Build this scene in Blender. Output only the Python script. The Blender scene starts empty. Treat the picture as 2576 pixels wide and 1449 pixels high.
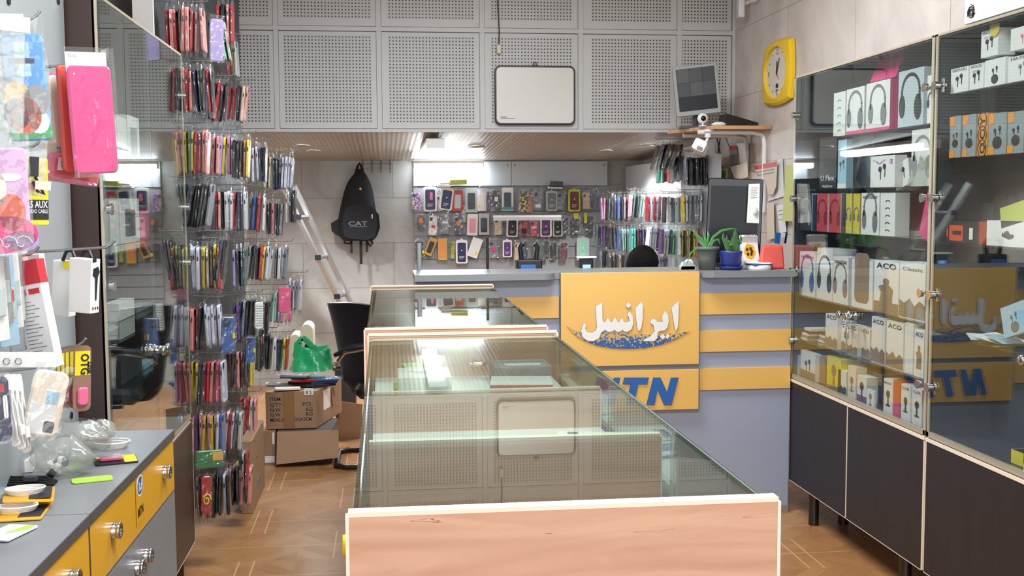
import bpy, math, random
from mathutils import Vector, Matrix, noise
random.seed(7)
scene = bpy.context.scene
C = scene.collection
PI = math.pi

# ---------------------------------------------------------------- camera, light, exposure
FPX, EYE = 2800.0, 1.55
YAW, PITCH, ROLL = 0.11409, 0.07883, math.radians(-0.3)
_f = Vector((math.sin(YAW)*math.cos(PITCH), math.cos(YAW)*math.cos(PITCH), -math.sin(PITCH)))
_r0 = Vector((math.cos(YAW), -math.sin(YAW), 0)); _u0 = _r0.cross(_f)
_r = _r0*math.cos(ROLL) + _u0*math.sin(ROLL); _u = _u0*math.cos(ROLL) - _r0*math.sin(ROLL)
cam = bpy.data.cameras.new('camera'); cam.sensor_width = 36; cam.lens = FPX/2576*36
cam.clip_start = .02; cam.clip_end = 60
camo = bpy.data.objects.new('camera', cam); C.objects.link(camo)
camo.matrix_world = Matrix(((_r.x, _u.x, -_f.x, 0), (_r.y, _u.y, -_f.y, 0), (_r.z, _u.z, -_f.z, EYE), (0, 0, 0, 1)))
scene.camera = camo

def at(px, py, X=None, Y=None, Z=None):
    """the point of the room seen at a spot of the 2576x1449 picture, on one plane of the room"""
    d = _f + _r*(px-1288)/FPX - _u*(py-724.5)/FPX
    t = X/d.x if X is not None else Y/d.y if Y is not None else (Z-EYE)/d.z
    return Vector((0, 0, EYE)) + d*t

world = bpy.data.worlds.new('daylight'); scene.world = world; world.use_nodes = True
world.node_tree.nodes['Background'].inputs[0].default_value = (.86, .93, 1, 1)
world.node_tree.nodes['Background'].inputs[1].default_value = .9
vs = scene.view_settings
scene.display_settings.display_device = 'sRGB'
vs.view_transform = 'Standard'; vs.look = 'None'; vs.gamma = 1; vs.use_curve_mapping = False
vs.exposure = 1.1
scene.cycles.transparent_max_bounces = 28
scene.cycles.max_bounces = 10
scene.cycles.caustics_reflective = False; scene.cycles.caustics_refractive = False
scene.cycles.sample_clamp_indirect = 6

def area(name, loc, rot, sx, sy, power, col):
    l = bpy.data.lights.new(name, 'AREA'); l.shape = 'RECTANGLE'; l.size = sx; l.size_y = sy; l.energy = power; l.color = col
    o = bpy.data.objects.new(name, l); C.objects.link(o); o.location = loc; o.rotation_euler = rot
    return o
area('shopfront_daylight', (.4, -1.3, 1.7), (PI/2, 0, 0), 2.8, 2.4, 18, (1, .97, .95))
area('front_ceiling_lamp', (.5, 2.0, 3.05), (0, 0, 0), 1.4, .6, 46, (.97, .98, 1))
area('middle_ceiling_lamp', (.5, 4.6, 3.05), (0, 0, 0), 1.4, .6, 44, (.95, .98, 1))

# ---------------------------------------------------------------- helpers
def lin(c):
    if isinstance(c, str):
        c = [int(c[i:i+2], 16)/255 for i in (0, 2, 4)]
        return tuple(x/12.92 if x <= .04045 else ((x+.055)/1.055)**2.4 for x in c) + (1,)
    return tuple(c) + (1,)
M = {}
def mat(name, col, rough=.5, metal=0, spec=.5, emit=None, es=0, bump=0, bscale=60, var=0, vscale=6, coat=0):
    m = bpy.data.materials.new(name); m.use_nodes = True; M[name] = m
    nt = m.node_tree; b = nt.nodes['Principled BSDF']
    b.inputs['Base Color'].default_value = lin(col); b.inputs['Roughness'].default_value = rough
    b.inputs['Metallic'].default_value = metal; b.inputs['Specular IOR Level'].default_value = spec
    b.inputs['Coat Weight'].default_value = coat
    if emit: b.inputs['Emission Color'].default_value = lin(emit); b.inputs['Emission Strength'].default_value = es
    if bump or var:
        tc = nt.nodes.new('ShaderNodeTexCoord'); n = nt.nodes.new('ShaderNodeTexNoise')
        nt.links.new(tc.outputs['Object'], n.inputs['Vector']); n.inputs['Scale'].default_value = vscale if var else bscale
        n.inputs['Detail'].default_value = 5
        if var:
            mx = nt.nodes.new('ShaderNodeMix'); mx.data_type = 'RGBA'
            c = lin(col)
            mx.inputs[6].default_value = tuple(x*(1-var) for x in c[:3])+(1,)
            mx.inputs[7].default_value = tuple(min(1, x*(1+var)) for x in c[:3])+(1,)
            nt.links.new(n.outputs['Fac'], mx.inputs[0]); nt.links.new(mx.outputs[2], b.inputs['Base Color'])
        if bump:
            n2 = nt.nodes.new('ShaderNodeTexNoise'); n2.inputs['Scale'].default_value = bscale
            nt.links.new(tc.outputs['Object'], n2.inputs['Vector'])
            bp = nt.nodes.new('ShaderNodeBump'); bp.inputs['Strength'].default_value = bump; bp.inputs['Distance'].default_value = .01
            nt.links.new(n2.outputs['Fac'], bp.inputs['Height']); nt.links.new(bp.outputs['Normal'], b.inputs['Normal'])
    return m

def film(name, tint, white, gloss, rough, bscale=25, bstr=.6):
    """clear plastic film: mostly transparent, a little milky, glossy on its crinkles"""
    m = bpy.data.materials.new(name); m.use_nodes = True; M[name] = m
    nt = m.node_tree; nt.nodes.clear()
    out = nt.nodes.new('ShaderNodeOutputMaterial')
    tr = nt.nodes.new('ShaderNodeBsdfTransparent'); tr.inputs[0].default_value = lin(tint)
    gl = nt.nodes.new('ShaderNodeBsdfGlossy'); gl.inputs['Roughness'].default_value = rough
    df = nt.nodes.new('ShaderNodeBsdfDiffuse'); df.inputs[0].default_value = (.85, .86, .86, 1)
    tc = nt.nodes.new('ShaderNodeTexCoord'); nz = nt.nodes.new('ShaderNodeTexNoise'); nz.inputs['Scale'].default_value = bscale; nz.inputs['Detail'].default_value = 3
    nt.links.new(tc.outputs['Object'], nz.inputs['Vector'])
    bp = nt.nodes.new('ShaderNodeBump'); bp.inputs['Strength'].default_value = bstr; bp.inputs['Distance'].default_value = .02
    nt.links.new(nz.outputs['Fac'], bp.inputs['Height']); nt.links.new(bp.outputs['Normal'], gl.inputs['Normal'])
    m1 = nt.nodes.new('ShaderNodeMixShader'); m1.inputs[0].default_value = white
    nt.links.new(tr.outputs[0], m1.inputs[1]); nt.links.new(df.outputs[0], m1.inputs[2])
    m2 = nt.nodes.new('ShaderNodeMixShader'); m2.inputs[0].default_value = gloss
    nt.links.new(m1.outputs[0], m2.inputs[1]); nt.links.new(gl.outputs[0], m2.inputs[2])
    nt.links.new(m2.outputs[0], out.inputs[0])
    return m

def pane_mat(name, tint, ior=1.5):
    m = bpy.data.materials.new(name); m.use_nodes = True; M[name] = m
    nt = m.node_tree; nt.nodes.clear()
    out = nt.nodes.new('ShaderNodeOutputMaterial'); tr = nt.nodes.new('ShaderNodeBsdfTransparent'); tr.inputs[0].default_value = lin(tint)
    gl = nt.nodes.new('ShaderNodeBsdfGlossy'); gl.inputs['Roughness'].default_value = 0; gl.inputs[0].default_value = (.93, .97, .95, 1)
    fr = nt.nodes.new('ShaderNodeFresnel'); fr.inputs[0].default_value = ior
    mx = nt.nodes.new('ShaderNodeMixShader'); nt.links.new(fr.outputs[0], mx.inputs[0])
    # the back face of a thin pane must reflect like its front
    ge = nt.nodes.new('ShaderNodeNewGeometry'); mm = nt.nodes.new('ShaderNodeMath'); mm.operation = 'MULTIPLY_ADD'
    mm.inputs[1].default_value = 1/ior-ior; mm.inputs[2].default_value = ior
    # fresnel inverts ior on back faces, so feed 1/ior there: result is the same outside curve
    nt.links.new(ge.outputs['Backfacing'], mm.inputs[0]); nt.links.new(mm.outputs[0], fr.inputs[0])
    nt.links.new(tr.outputs[0], mx.inputs[1]); nt.links.new(gl.outputs[0], mx.inputs[2]); nt.links.new(mx.outputs[0], out.inputs[0])
    return m

_tcache = {}
def text_mesh(s, bold=0, shear=0):
    k = (s, bold, shear)
    if k not in _tcache:
        cu = bpy.data.curves.new('t', 'FONT'); cu.body = s; cu.resolution_u = 2; cu.offset = bold; cu.shear = shear
        o = bpy.data.objects.new('t', cu); me = bpy.data.meshes.new_from_object(o)
        _tcache[k] = ([v.co.copy() for v in me.vertices], [tuple(p.vertices) for p in me.polygons])
        bpy.data.objects.remove(o); bpy.data.meshes.remove(me); bpy.data.curves.remove(cu)
    return _tcache[k]

class MB:
    """collects shapes into one mesh; mi = material slot"""
    def __init__(s): s.v = []; s.f = []; s.m = []; s.sm = []; s.T = Matrix()
    def add(s, vs_, fs, mi=0, smooth=False, T=None):
        n = len(s.v); A = s.T @ T if T is not None else s.T
        s.v += [A @ Vector(v) for v in vs_]
        for f in fs: s.f.append(tuple(i+n for i in f)); s.m.append(mi); s.sm.append(smooth)
        return s
    def box(s, a, b, mi=0, T=None):
        x0, y0, z0 = a; x1, y1, z1 = b
        return s.add([(x0,y0,z0),(x1,y0,z0),(x1,y1,z0),(x0,y1,z0),(x0,y0,z1),(x1,y0,z1),(x1,y1,z1),(x0,y1,z1)],
                     [(0,3,2,1),(4,5,6,7),(0,1,5,4),(1,2,6,5),(2,3,7,6),(3,0,4,7)], mi, T=T)
    def quad(s, p, mi=0, T=None): return s.add(p, [tuple(range(len(p)))], mi, T=T)
    def prism(s, poly, t, mi=0, T=None, cap=True, mside=None):
        """2-D outline in x,y extruded along +z by t"""
        n = len(poly)
        v = [(x, y, 0) for x, y in poly] + [(x, y, t) for x, y in poly]
        if cap: s.add(v, [tuple(range(n))[::-1], tuple(range(n, 2*n))], mi, T=T)
        return s.add(v, [(i, (i+1) % n, (i+1) % n+n, i+n) for i in range(n)], mi if mside is None else mside, T=T)
    def slab(s, w, h, t, r, mi=0, T=None, seg=4, e=0):
        """rounded rectangle w x h centred in x,y, thickness t centred in z, edges eased by e"""
        def ring(d):
            P = []
            for cx, cy, a0 in ((w/2-r, h/2-r, 0), (-w/2+r, h/2-r, 90), (-w/2+r, -h/2+r, 180), (w/2-r, -h/2+r, 270)):
                for k in range(seg+1):
                    a = math.radians(a0+90*k/seg); P.append((cx+(r-d)*math.cos(a), cy+(r-d)*math.sin(a)))
            return P
        lay = [(e, -t/2), (0, -t/2+e), (0, t/2-e), (e, t/2)] if e else [(0, -t/2), (0, t/2)]
        v = []; n = (seg+1)*4
        for d, z in lay: v += [(x, y, z) for x, y in ring(d)]
        L = len(lay)
        s.add(v, [tuple(range(n))[::-1], tuple(range(n*(L-1), n*L))], mi, T=T)
        return s.add(v, [(k*n+i, k*n+(i+1) % n, (k+1)*n+(i+1) % n, (k+1)*n+i) for k in range(L-1) for i in range(n)], mi, T=T)
    def frame(s, w, h, t, bw, mi=0, T=None):
        """rectangular frame w x h in x,y, width bw, thickness t along z"""
        for a, b in (((-w/2,-h/2),(w/2,-h/2+bw)),((-w/2,h/2-bw),(w/2,h/2)),((-w/2,-h/2+bw),(-w/2+bw,h/2-bw)),((w/2-bw,-h/2+bw),(w/2,h/2-bw))):
            s.box((a[0],a[1],0),(b[0],b[1],t),mi,T)
        return s
    def cyl(s, p0, p1, r0, r1=None, n=12, mi=0, T=None, smooth=True):
        r1 = r0 if r1 is None else r1; p0 = Vector(p0); p1 = Vector(p1); d = (p1-p0).normalized()
        a = d.orthogonal().normalized(); b = d.cross(a)
        v = [p0+(a*math.cos(2*PI*i/n)+b*math.sin(2*PI*i/n))*r0 for i in range(n)] + [p1+(a*math.cos(2*PI*i/n)+b*math.sin(2*PI*i/n))*r1 for i in range(n)]
        s.add(v, [(i, (i+1) % n, (i+1) % n+n, i+n) for i in range(n)], mi, smooth, T)
        return s.add(v, [tuple(range(n))[::-1], tuple(range(n, 2*n))], mi, False, T)
    def tube(s, pts, r, n=8, mi=0, T=None, closed=False, ry=None):
        pts = [Vector(p) for p in pts]; m = len(pts); v = []; up = None
        for i, p in enumerate(pts):
            if closed: d = pts[(i+1) % m]-pts[i-1]
            else: d = pts[min(i+1, m-1)]-pts[max(i-1, 0)]
            d.normalize()
            up = d.orthogonal() if up is None else (up-d*up.dot(d))
            up.normalize(); b = d.cross(up)
            rr = r[i] if isinstance(r, (list, tuple)) else r
            v += [p+up*math.cos(2*PI*k/n)*rr+b*math.sin(2*PI*k/n)*(rr*(ry or 1)) for k in range(n)]
        J = m if closed else m-1
        s.add(v, [(i*n+k, i*n+(k+1) % n, ((i+1) % m)*n+(k+1) % n, ((i+1) % m)*n+k) for i in range(J) for k in range(n)], mi, True, T)
        if not closed: s.add(v, [tuple(range(n))[::-1], tuple(range((m-1)*n, m*n))], mi, False, T)
        return s
    def lathe(s, prof, n=24, mi=0, T=None, smooth=True):
        v = [(r*math.cos(2*PI*k/n), r*math.sin(2*PI*k/n), z) for r, z in prof for k in range(n)]
        return s.add(v, [(i*n+k, i*n+(k+1) % n, (i+1)*n+(k+1) % n, (i+1)*n+k) for i in range(len(prof)-1) for k in range(n)], mi, smooth, T)
    def ball(s, c, r, mi=0, T=None, n=12, sc=(1, 1, 1)):
        c = Vector(c); v = [c+Vector((0, 0, r*sc[2]))]
        for i in range(1, n//2):
            for k in range(n):
                a = PI*i/(n//2); b = 2*PI*k/n; v.append(c+Vector((r*sc[0]*math.sin(a)*math.cos(b), r*sc[1]*math.sin(a)*math.sin(b), r*sc[2]*math.cos(a))))
        v.append(c-Vector((0, 0, r*sc[2]))); L = n//2-1; f = [(0, 1+k, 1+(k+1) % n) for k in range(n)]
        for i in range(L-1): f += [(1+i*n+k, 1+(i+1)*n+k, 1+(i+1)*n+(k+1) % n, 1+i*n+(k+1) % n) for k in range(n)]
        f += [(len(v)-1, 1+(L-1)*n+(k+1) % n, 1+(L-1)*n+k) for k in range(n)]
        return s.add(v, f, mi, True, T)
    def text(s, body, size, T, mi=0, bold=0, shear=0, align='c', wid=None):
        v, f = text_mesh(body, bold, shear)
        if not v: return s
        x0 = min(p.x for p in v); x1 = max(p.x for p in v); y0 = min(p.y for p in v)
        sx = size if wid is None else wid/(x1-x0)
        ox = -(x0+x1)/2 if align == 'c' else -x0
        return s.add([((p.x+ox)*sx, p.y*size, 0) for p in v], f, mi, T=T)
    def build(s, name, mats, parent=None, loc=None, bevel=0, auto=False):
        me = bpy.data.meshes.new(name)
        o0 = Vector(loc) if loc is not None else Vector((0, 0, 0))
        me.from_pydata([v-o0 for v in s.v] if loc is not None else s.v, [], s.f)
        for m in (mats if isinstance(mats, (list, tuple)) else [mats]): me.materials.append(M[m] if isinstance(m, str) else m)
        me.polygons.foreach_set('material_index', s.m); me.polygons.foreach_set('use_smooth', s.sm)
        me.update()
        o = bpy.data.objects.new(name, me); C.objects.link(o)
        if loc is not None: o.location = loc
        if parent is not None:
            o.parent = parent
            if loc is not None: o.location = Vector(loc)-parent.location if parent.rotation_euler.z == 0 else loc
        if bevel:
            b = o.modifiers.new('bevel', 'BEVEL'); b.width = bevel; b.segments = 2; b.limit_method = 'ANGLE'
        return o

def tag(o, label, cat, group=None, kind=None):
    o['label'] = label; o['category'] = cat
    if group: o['group'] = group
    if kind: o['kind'] = kind
    return o
def thing(name, label, cat, loc=(0, 0, 0), rz=0, group=None):
    o = bpy.data.objects.new(name, None); C.objects.link(o); o.location = loc; o.rotation_euler = (0, 0, rz); o.empty_display_size = .05
    return tag(o, label, cat, group)
def struct(o, label=None):
    o['kind'] = 'structure'
    if label: o['label'] = label
    return o
def TR(x=0, y=0, z=0, rx=0, ry=0, rz=0):
    return Matrix.Translation((x, y, z)) @ Matrix.Rotation(rz, 4, 'Z') @ Matrix.Rotation(ry, 4, 'Y') @ Matrix.Rotation(rx, 4, 'X')
def face_front(x, y, z, rz=0):      # local x -> world X, local y -> world Z, local z -> towards -Y
    return Matrix.Translation((x, y, z)) @ Matrix.Rotation(rz, 4, 'Z') @ Matrix.Rotation(PI/2, 4, 'X')
def face_left(x, y, z, rz=0):       # local x -> world -Y, local y -> world Z, local z -> towards -X
    return Matrix.Translation((x, y, z)) @ Matrix.Rotation(rz-PI/2, 4, 'Z') @ Matrix.Rotation(PI/2, 4, 'X')
def face_right(x, y, z, rz=0):      # local x -> +Y, local z -> +X
    return Matrix.Translation((x, y, z)) @ Matrix.Rotation(rz+PI/2, 4, 'Z') @ Matrix.Rotation(PI/2, 4, 'X')

# ---------------------------------------------------------------- materials
def node_mat(name, rough=.5, spec=.5):
    m = bpy.data.materials.new(name); m.use_nodes = True; M[name] = m
    nt = m.node_tree; b = nt.nodes['Principled BSDF']; b.inputs['Roughness'].default_value = rough; b.inputs['Specular IOR Level'].default_value = spec
    return m, nt, b, nt.nodes.new, nt.links.new
def coords(nt, axes):
    """object coordinates rearranged, e.g. 'XZ' or 'YZ'"""
    N, L = nt.nodes.new, nt.links.new
    tc = N('ShaderNodeTexCoord'); sp = N('ShaderNodeSeparateXYZ'); L(tc.outputs['Object'], sp.inputs[0])
    cb = N('ShaderNodeCombineXYZ'); L(sp.outputs[axes[0]], cb.inputs[0]); L(sp.outputs[axes[1]], cb.inputs[1])
    return cb, sp, tc
def mixc(nt, a, b, fac):
    mx = nt.nodes.new('ShaderNodeMix'); mx.data_type = 'RGBA'
    for i, c in ((6, a), (7, b)):
        if isinstance(c, tuple): mx.inputs[i].default_value = c
        else: nt.links.new(c, mx.inputs[i])
    if isinstance(fac, float): mx.inputs[0].default_value = fac
    else: nt.links.new(fac, mx.inputs[0])
    return mx.outputs[2]
def math_(nt, op, a, b=None, c=None):
    n = nt.nodes.new('ShaderNodeMath'); n.operation = op
    for i, x in enumerate((a, b, c)):
        if x is None: continue
        if isinstance(x, (int, float)): n.inputs[i].default_value = x
        else: nt.links.new(x, n.inputs[i])
    return n.outputs[0]

def stone_tile(name, axes, base, dark, off=(0, 0), w=.76, h=.38):
    m, nt, b, N, L = node_mat(name, .38)
    cb, sp, tc = coords(nt, axes)
    mp = N('ShaderNodeMapping'); mp.inputs['Location'].default_value = (off[0], off[1], 0); L(cb.outputs[0], mp.inputs[0])
    br = N('ShaderNodeTexBrick'); L(mp.outputs[0], br.inputs['Vector']); br.inputs['Scale'].default_value = 1
    br.inputs['Brick Width'].default_value = w; br.inputs['Row Height'].default_value = h; br.inputs['Mortar Size'].default_value = .0022; br.inputs['Mortar Smooth'].default_value = .1
    br.inputs['Color1'].default_value = (1, 1, 1, 1); br.inputs['Color2'].default_value = (.93, .93, .93, 1); br.inputs['Mortar'].default_value = (.5, .48, .46, 1)
    n1 = N('ShaderNodeTexNoise'); n1.inputs['Scale'].default_value = 2.2; n1.inputs['Detail'].default_value = 8; n1.inputs['Roughness'].default_value = .62; n1.inputs['Distortion'].default_value = 1.2
    L(tc.outputs['Object'], n1.inputs['Vector'])
    rp = N('ShaderNodeValToRGB'); rp.color_ramp.elements[0].position = .3; rp.color_ramp.elements[1].position = .7
    rp.color_ramp.elements[0].color = lin(dark); rp.color_ramp.elements[1].color = lin(base); L(n1.outputs['Fac'], rp.inputs[0])
    mx = N('ShaderNodeMix'); mx.data_type = 'RGBA'; mx.blend_type = 'MULTIPLY'; mx.inputs[0].default_value = 1
    L(rp.outputs[0], mx.inputs[6]); L(br.outputs['Color'], mx.inputs[7]); L(mx.outputs[2], b.inputs['Base Color'])
    bp = N('ShaderNodeBump'); bp.inputs['Strength'].default_value = .25; bp.inputs['Distance'].default_value = .003; bp.invert = True
    L(br.outputs['Fac'], bp.inputs['Height']); L(bp.outputs[0], b.inputs['Normal'])
stone_tile('stone_side', 'YZ', 'ddd3ca', 'c3b9b1', (.25, -.09), .9, .42)
stone_tile('stone_back', 'XZ', 'b2b3af', '979793', (.3, -.054))

def wood(name, axes, c1, c2, grain='x', rough=.4, s=1.0):
    m, nt, b, N, L = node_mat(name, rough)
    cb, sp, tc = coords(nt, axes)
    mp = N('ShaderNodeMapping'); mp.inputs['Scale'].default_value = (1.6*s, 11*s, 1) if grain == 'x' else (11*s, 1.6*s, 1); L(cb.outputs[0], mp.inputs[0])
    n1 = N('ShaderNodeTexNoise'); n1.inputs['Scale'].default_value = 1.6; n1.inputs['Detail'].default_value = 9; n1.inputs['Distortion'].default_value = 1.6; L(mp.outputs[0], n1.inputs['Vector'])
    rp = N('ShaderNodeValToRGB'); rp.color_ramp.elements[0].position = .28; rp.color_ramp.elements[1].position = .6
    rp.color_ramp.elements[0].color = lin(c2); rp.color_ramp.elements[1].color = lin(c1); L(n1.outputs['Fac'], rp.inputs[0]); L(rp.outputs[0], b.inputs['Base Color'])
    # a few thin dark grain cracks
    mp2 = N('ShaderNodeMapping'); mp2.inputs['Scale'].default_value = (2.2*s, 24*s, 1) if grain == 'x' else (24*s, 2.2*s, 1); L(cb.outputs[0], mp2.inputs[0])
    n2 = N('ShaderNodeTexNoise'); n2.inputs['Scale'].default_value = 1.3; n2.inputs['Detail'].default_value = 3; n2.inputs['Distortion'].default_value = .8; L(mp2.outputs[0], n2.inputs['Vector'])
    lt = math_(nt, 'LESS_THAN', math_(nt, 'ABSOLUTE', math_(nt, 'SUBTRACT', n2.outputs['Fac'], .335)), .0045)
    L(mixc(nt, rp.outputs[0], tuple(x*.42 for x in lin(c2)[:3])+(1,), math_(nt, 'MULTIPLY', lt, .8)), b.inputs['Base Color'])
wood('pear_wood', 'XZ', 'cda286', 'b98a6d', 'x', .45)
wood('shelf_wood', 'XY', 'c79a72', 'a97c58', 'x', .5)
wood('dark_wood', 'YZ', '252224', '1f1c1e', 'y', .5)
wood('wenge', 'YZ', '3c2c27', '33241f', 'y', .4)
wood('wenge_front', 'XZ', '3c2c27', '33241f', 'y', .4)

def floor_mat():
    m, nt, b, N, L = node_mat('parquet', .3)
    cb, sp, tc = coords(nt, 'XY')
    cols = []
    for k, (rot, sc) in enumerate(((-45, 1), (45, 1), (0, 1))):
        mp = N('ShaderNodeMapping'); mp.inputs['Rotation'].default_value = (0, 0, math.radians(rot)); L(cb.outputs[0], mp.inputs[0])
        br = N('ShaderNodeTexBrick'); L(mp.outputs[0], br.inputs['Vector']); br.inputs['Scale'].default_value = 1
        br.inputs['Brick Width'].default_value = .42; br.inputs['Row Height'].default_value = .075; br.inputs['Mortar Size'].default_value = .0012
        br.inputs['Color1'].default_value = lin('a57749'); br.inputs['Color2'].default_value = lin('8a5c37'); br.inputs['Mortar'].default_value = lin('6f4728')
        n1 = N('ShaderNodeTexNoise'); n1.inputs['Scale'].default_value = 3; n1.inputs['Detail'].default_value = 7
        mp2 = N('ShaderNodeMapping'); mp2.inputs['Scale'].default_value = (1.5, 14, 1); L(mp.outputs[0], mp2.inputs[0]); L(mp2.outputs[0], n1.inputs['Vector'])
        cols.append(mixc(nt, br.outputs['Color'], lin('b1865b'), math_(nt, 'MULTIPLY', n1.outputs['Fac'], .55)))
    # tiles of .40 m that show the two diagonal fields in turn
    ck = N('ShaderNodeTexChecker'); ck.inputs['Scale'].default_value = 1/.40; L(cb.outputs[0], ck.inputs['Vector'])
    c = mixc(nt, cols[0], cols[1], ck.outputs['Fac'])
    # a straight block of short strips in each tile's middle, and pale tile joints
    fx = math_(nt, 'FRACT', math_(nt, 'MULTIPLY', sp.outputs['X'], 2.5)); fy = math_(nt, 'FRACT', math_(nt, 'MULTIPLY', sp.outputs['Y'], 2.5))
    inx = math_(nt, 'LESS_THAN', math_(nt, 'ABSOLUTE', math_(nt, 'SUBTRACT', fx, .5)), .16)
    gapx = math_(nt, 'LESS_THAN', math_(nt, 'ABSOLUTE', math_(nt, 'SUBTRACT', math_(nt, 'FRACT', math_(nt, 'MULTIPLY', fx, 6.25)), .5)), .055)
    c = mixc(nt, c, cols[2], math_(nt, 'MULTIPLY', math_(nt, 'MULTIPLY', inx, ck.outputs['Fac']), .7))
    c = mixc(nt, c, lin('d9b083'), math_(nt, 'MULTIPLY', math_(nt, 'MULTIPLY', math_(nt, 'MULTIPLY', gapx, inx), ck.outputs['Fac']), .6))
    jy = math_(nt, 'LESS_THAN', math_(nt, 'ABSOLUTE', math_(nt, 'SUBTRACT', fy, .5)), .008)
    c = mixc(nt, c, lin('cda379'), math_(nt, 'MULTIPLY', jy, .6))
    L(c, b.inputs['Base Color'])
floor_mat()

def perf_mat():
    """white painted board with a square grid of punched holes, 2.05 cm apart"""
    m, nt, b, N, L = node_mat('perforated', .5)
    cb, sp, tc = coords(nt, 'XZ')
    P = .0205
    d = []
    for ax in 'XZ':
        f = math_(nt, 'FRACT', math_(nt, 'DIVIDE', sp.outputs[ax], P)); d.append(math_(nt, 'LESS_THAN', math_(nt, 'ABSOLUTE', math_(nt, 'SUBTRACT', f, .5)), .2))
    h = math_(nt, 'MULTIPLY', d[0], d[1])
    n1 = N('ShaderNodeTexNoise'); n1.inputs['Scale'].default_value = 3; L(tc.outputs['Object'], n1.inputs['Vector'])
    c0 = mixc(nt, lin('c4c2bf'), lin('b9b7b4'), n1.outputs['Fac'])
    L(mixc(nt, c0, (.03, .03, .03, 1), h), b.inputs['Base Color'])
    bp = N('ShaderNodeBump'); bp.inputs['Strength'].default_value = .6; bp.inputs['Distance'].default_value = .004; bp.invert = True
    L(h, bp.inputs['Height']); L(bp.outputs[0], b.inputs['Normal'])
perf_mat()

def rib_ceiling():
    m, nt, b, N, L = node_mat('ribbed_ceiling', .35)
    cb, sp, tc = coords(nt, 'XY')
    f = math_(nt, 'FRACT', math_(nt, 'DIVIDE', sp.outputs['X'], .032))
    tri = math_(nt, 'ABSOLUTE', math_(nt, 'SUBTRACT', f, .5))
    sy = math_(nt, 'LESS_THAN', math_(nt, 'FRACT', math_(nt, 'DIVIDE', sp.outputs['Y'], .5)), .024)
    sx = math_(nt, 'LESS_THAN', math_(nt, 'FRACT', math_(nt, 'DIVIDE', math_(nt, 'ADD', sp.outputs['X'], .02), .84)), .022)
    c = mixc(nt, lin('a59f94'), lin('8e887d'), math_(nt, 'MULTIPLY', tri, 1.6))
    c = mixc(nt, c, lin('55504a'), math_(nt, 'MULTIPLY', sy, .8)); c = mixc(nt, c, lin('b9b5ac'), math_(nt, 'MULTIPLY', sx, .7))
    L(c, b.inputs['Base Color'])
    bp = N('ShaderNodeBump'); bp.inputs['Strength'].default_value = .5; bp.inputs['Distance'].default_value = .006
    L(tri, bp.inputs['Height']); L(bp.outputs[0], b.inputs['Normal'])
rib_ceiling()

mat('white_paint', 'c6c5c3', .5, var=.03); mat('ceiling_white', 'c9c7c2', .7)
mat('plain_dark', '2b2c30', .5); mat('charcoal', '3a3f47', .28, var=.05); mat('cab_frame', 'a8a08c', .35); mat('cream', 'e9dcc8', .4)
mat('grey_laminate', '7e8184', .33, var=.04, vscale=3); mat('lilac_grey', '9aa3b8', .4, var=.03, vscale=2)
mat('amber', 'e3b663', .35, var=.02, vscale=2); mat('drawer_yellow', 'd9a11f', .33, var=.02); mat('counter_edge', '4c4d4f', .4)
mat('grey_board', '9aa0a4', .4, var=.02); mat('chrome', 'c8c8c8', .16, 1); mat('steel', '9fa0a0', .35, 1); mat('dark_steel', '4b4744', .35, .9)
mat('alu', 'b4b6b6', .4, .8); mat('black', '101114', .4); mat('black_gloss', '0a0b0d', .2); mat('white', 'e4e4e2', .4); mat('white_card', 'dfe0de', .5)
mat('paper', 'e6e6e3', .7); mat('cream_paper', 'd8cfc0', .7); mat('yellow_paper', 'c7cc84', .7); mat('red', 'c4303a', .4); mat('blue', '1f5ea8', .45); mat('navy', '1b2a52', .4)
mat('teal', '3f8f96', .4); mat('grey', '8b8e91', .45); mat('dark_grey', '3b3e42', .45); mat('print_grey', '6e7478', .5); mat('print_dark', '1d1f22', .45)
mat('yellow', 'e3d21e', .4); mat('orange', 'd97d3a', .45); mat('pink', 'd9668c', .4); mat('hot_pink', 'd92a7a', .35); mat('skin', 'b58563', .5); mat('hair', '0d0a09', .75, spec=.2, bump=.8, bscale=120)
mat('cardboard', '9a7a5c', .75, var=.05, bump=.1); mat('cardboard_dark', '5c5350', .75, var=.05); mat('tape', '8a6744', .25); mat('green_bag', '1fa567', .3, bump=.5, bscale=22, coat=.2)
mat('lamp_on', 'ffffff', .5, emit='eef6ff', es=24); mat('spot_on', 'ffffff', .5, emit='ffe9c8', es=45); mat('kiwi', 'b3bd2e', .35)
mat('beige_plastic', 'cfc9b4', .4); mat('leather', '14161b', .33, bump=.15, bscale=200); mat('bag_cloth', '101319', .8, bump=.4, bscale=260); mat('lilac', 'a08fc0', .4)
mat('green', '2f9a5a', .4); mat('soil', '3a2c20', .9); mat('leaf', '4f8a4a', .45); mat('pot_grey', '5f6662', .5); mat('pot_blue', '34428c', .3); mat('coral', 'cf5448', .45)
film('bag_film', 'f7f8f8', .045, .11, .10); film('thick_film', 'f6f7f7', .05, .07, .10, 18, .7); film('blister', 'f6f8f8', .05, .14, .05, 14, .4)
film('milky_film', 'eceee8', .17, .08, .2, 14, .9)
pane_mat('pane', 'f6f9f8'); pane_mat('counter_pane', 'f1f8f4'); pane_mat('thin_pane', 'f4faf7')
mat('glass_edge', '6d8079', .15)

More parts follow.
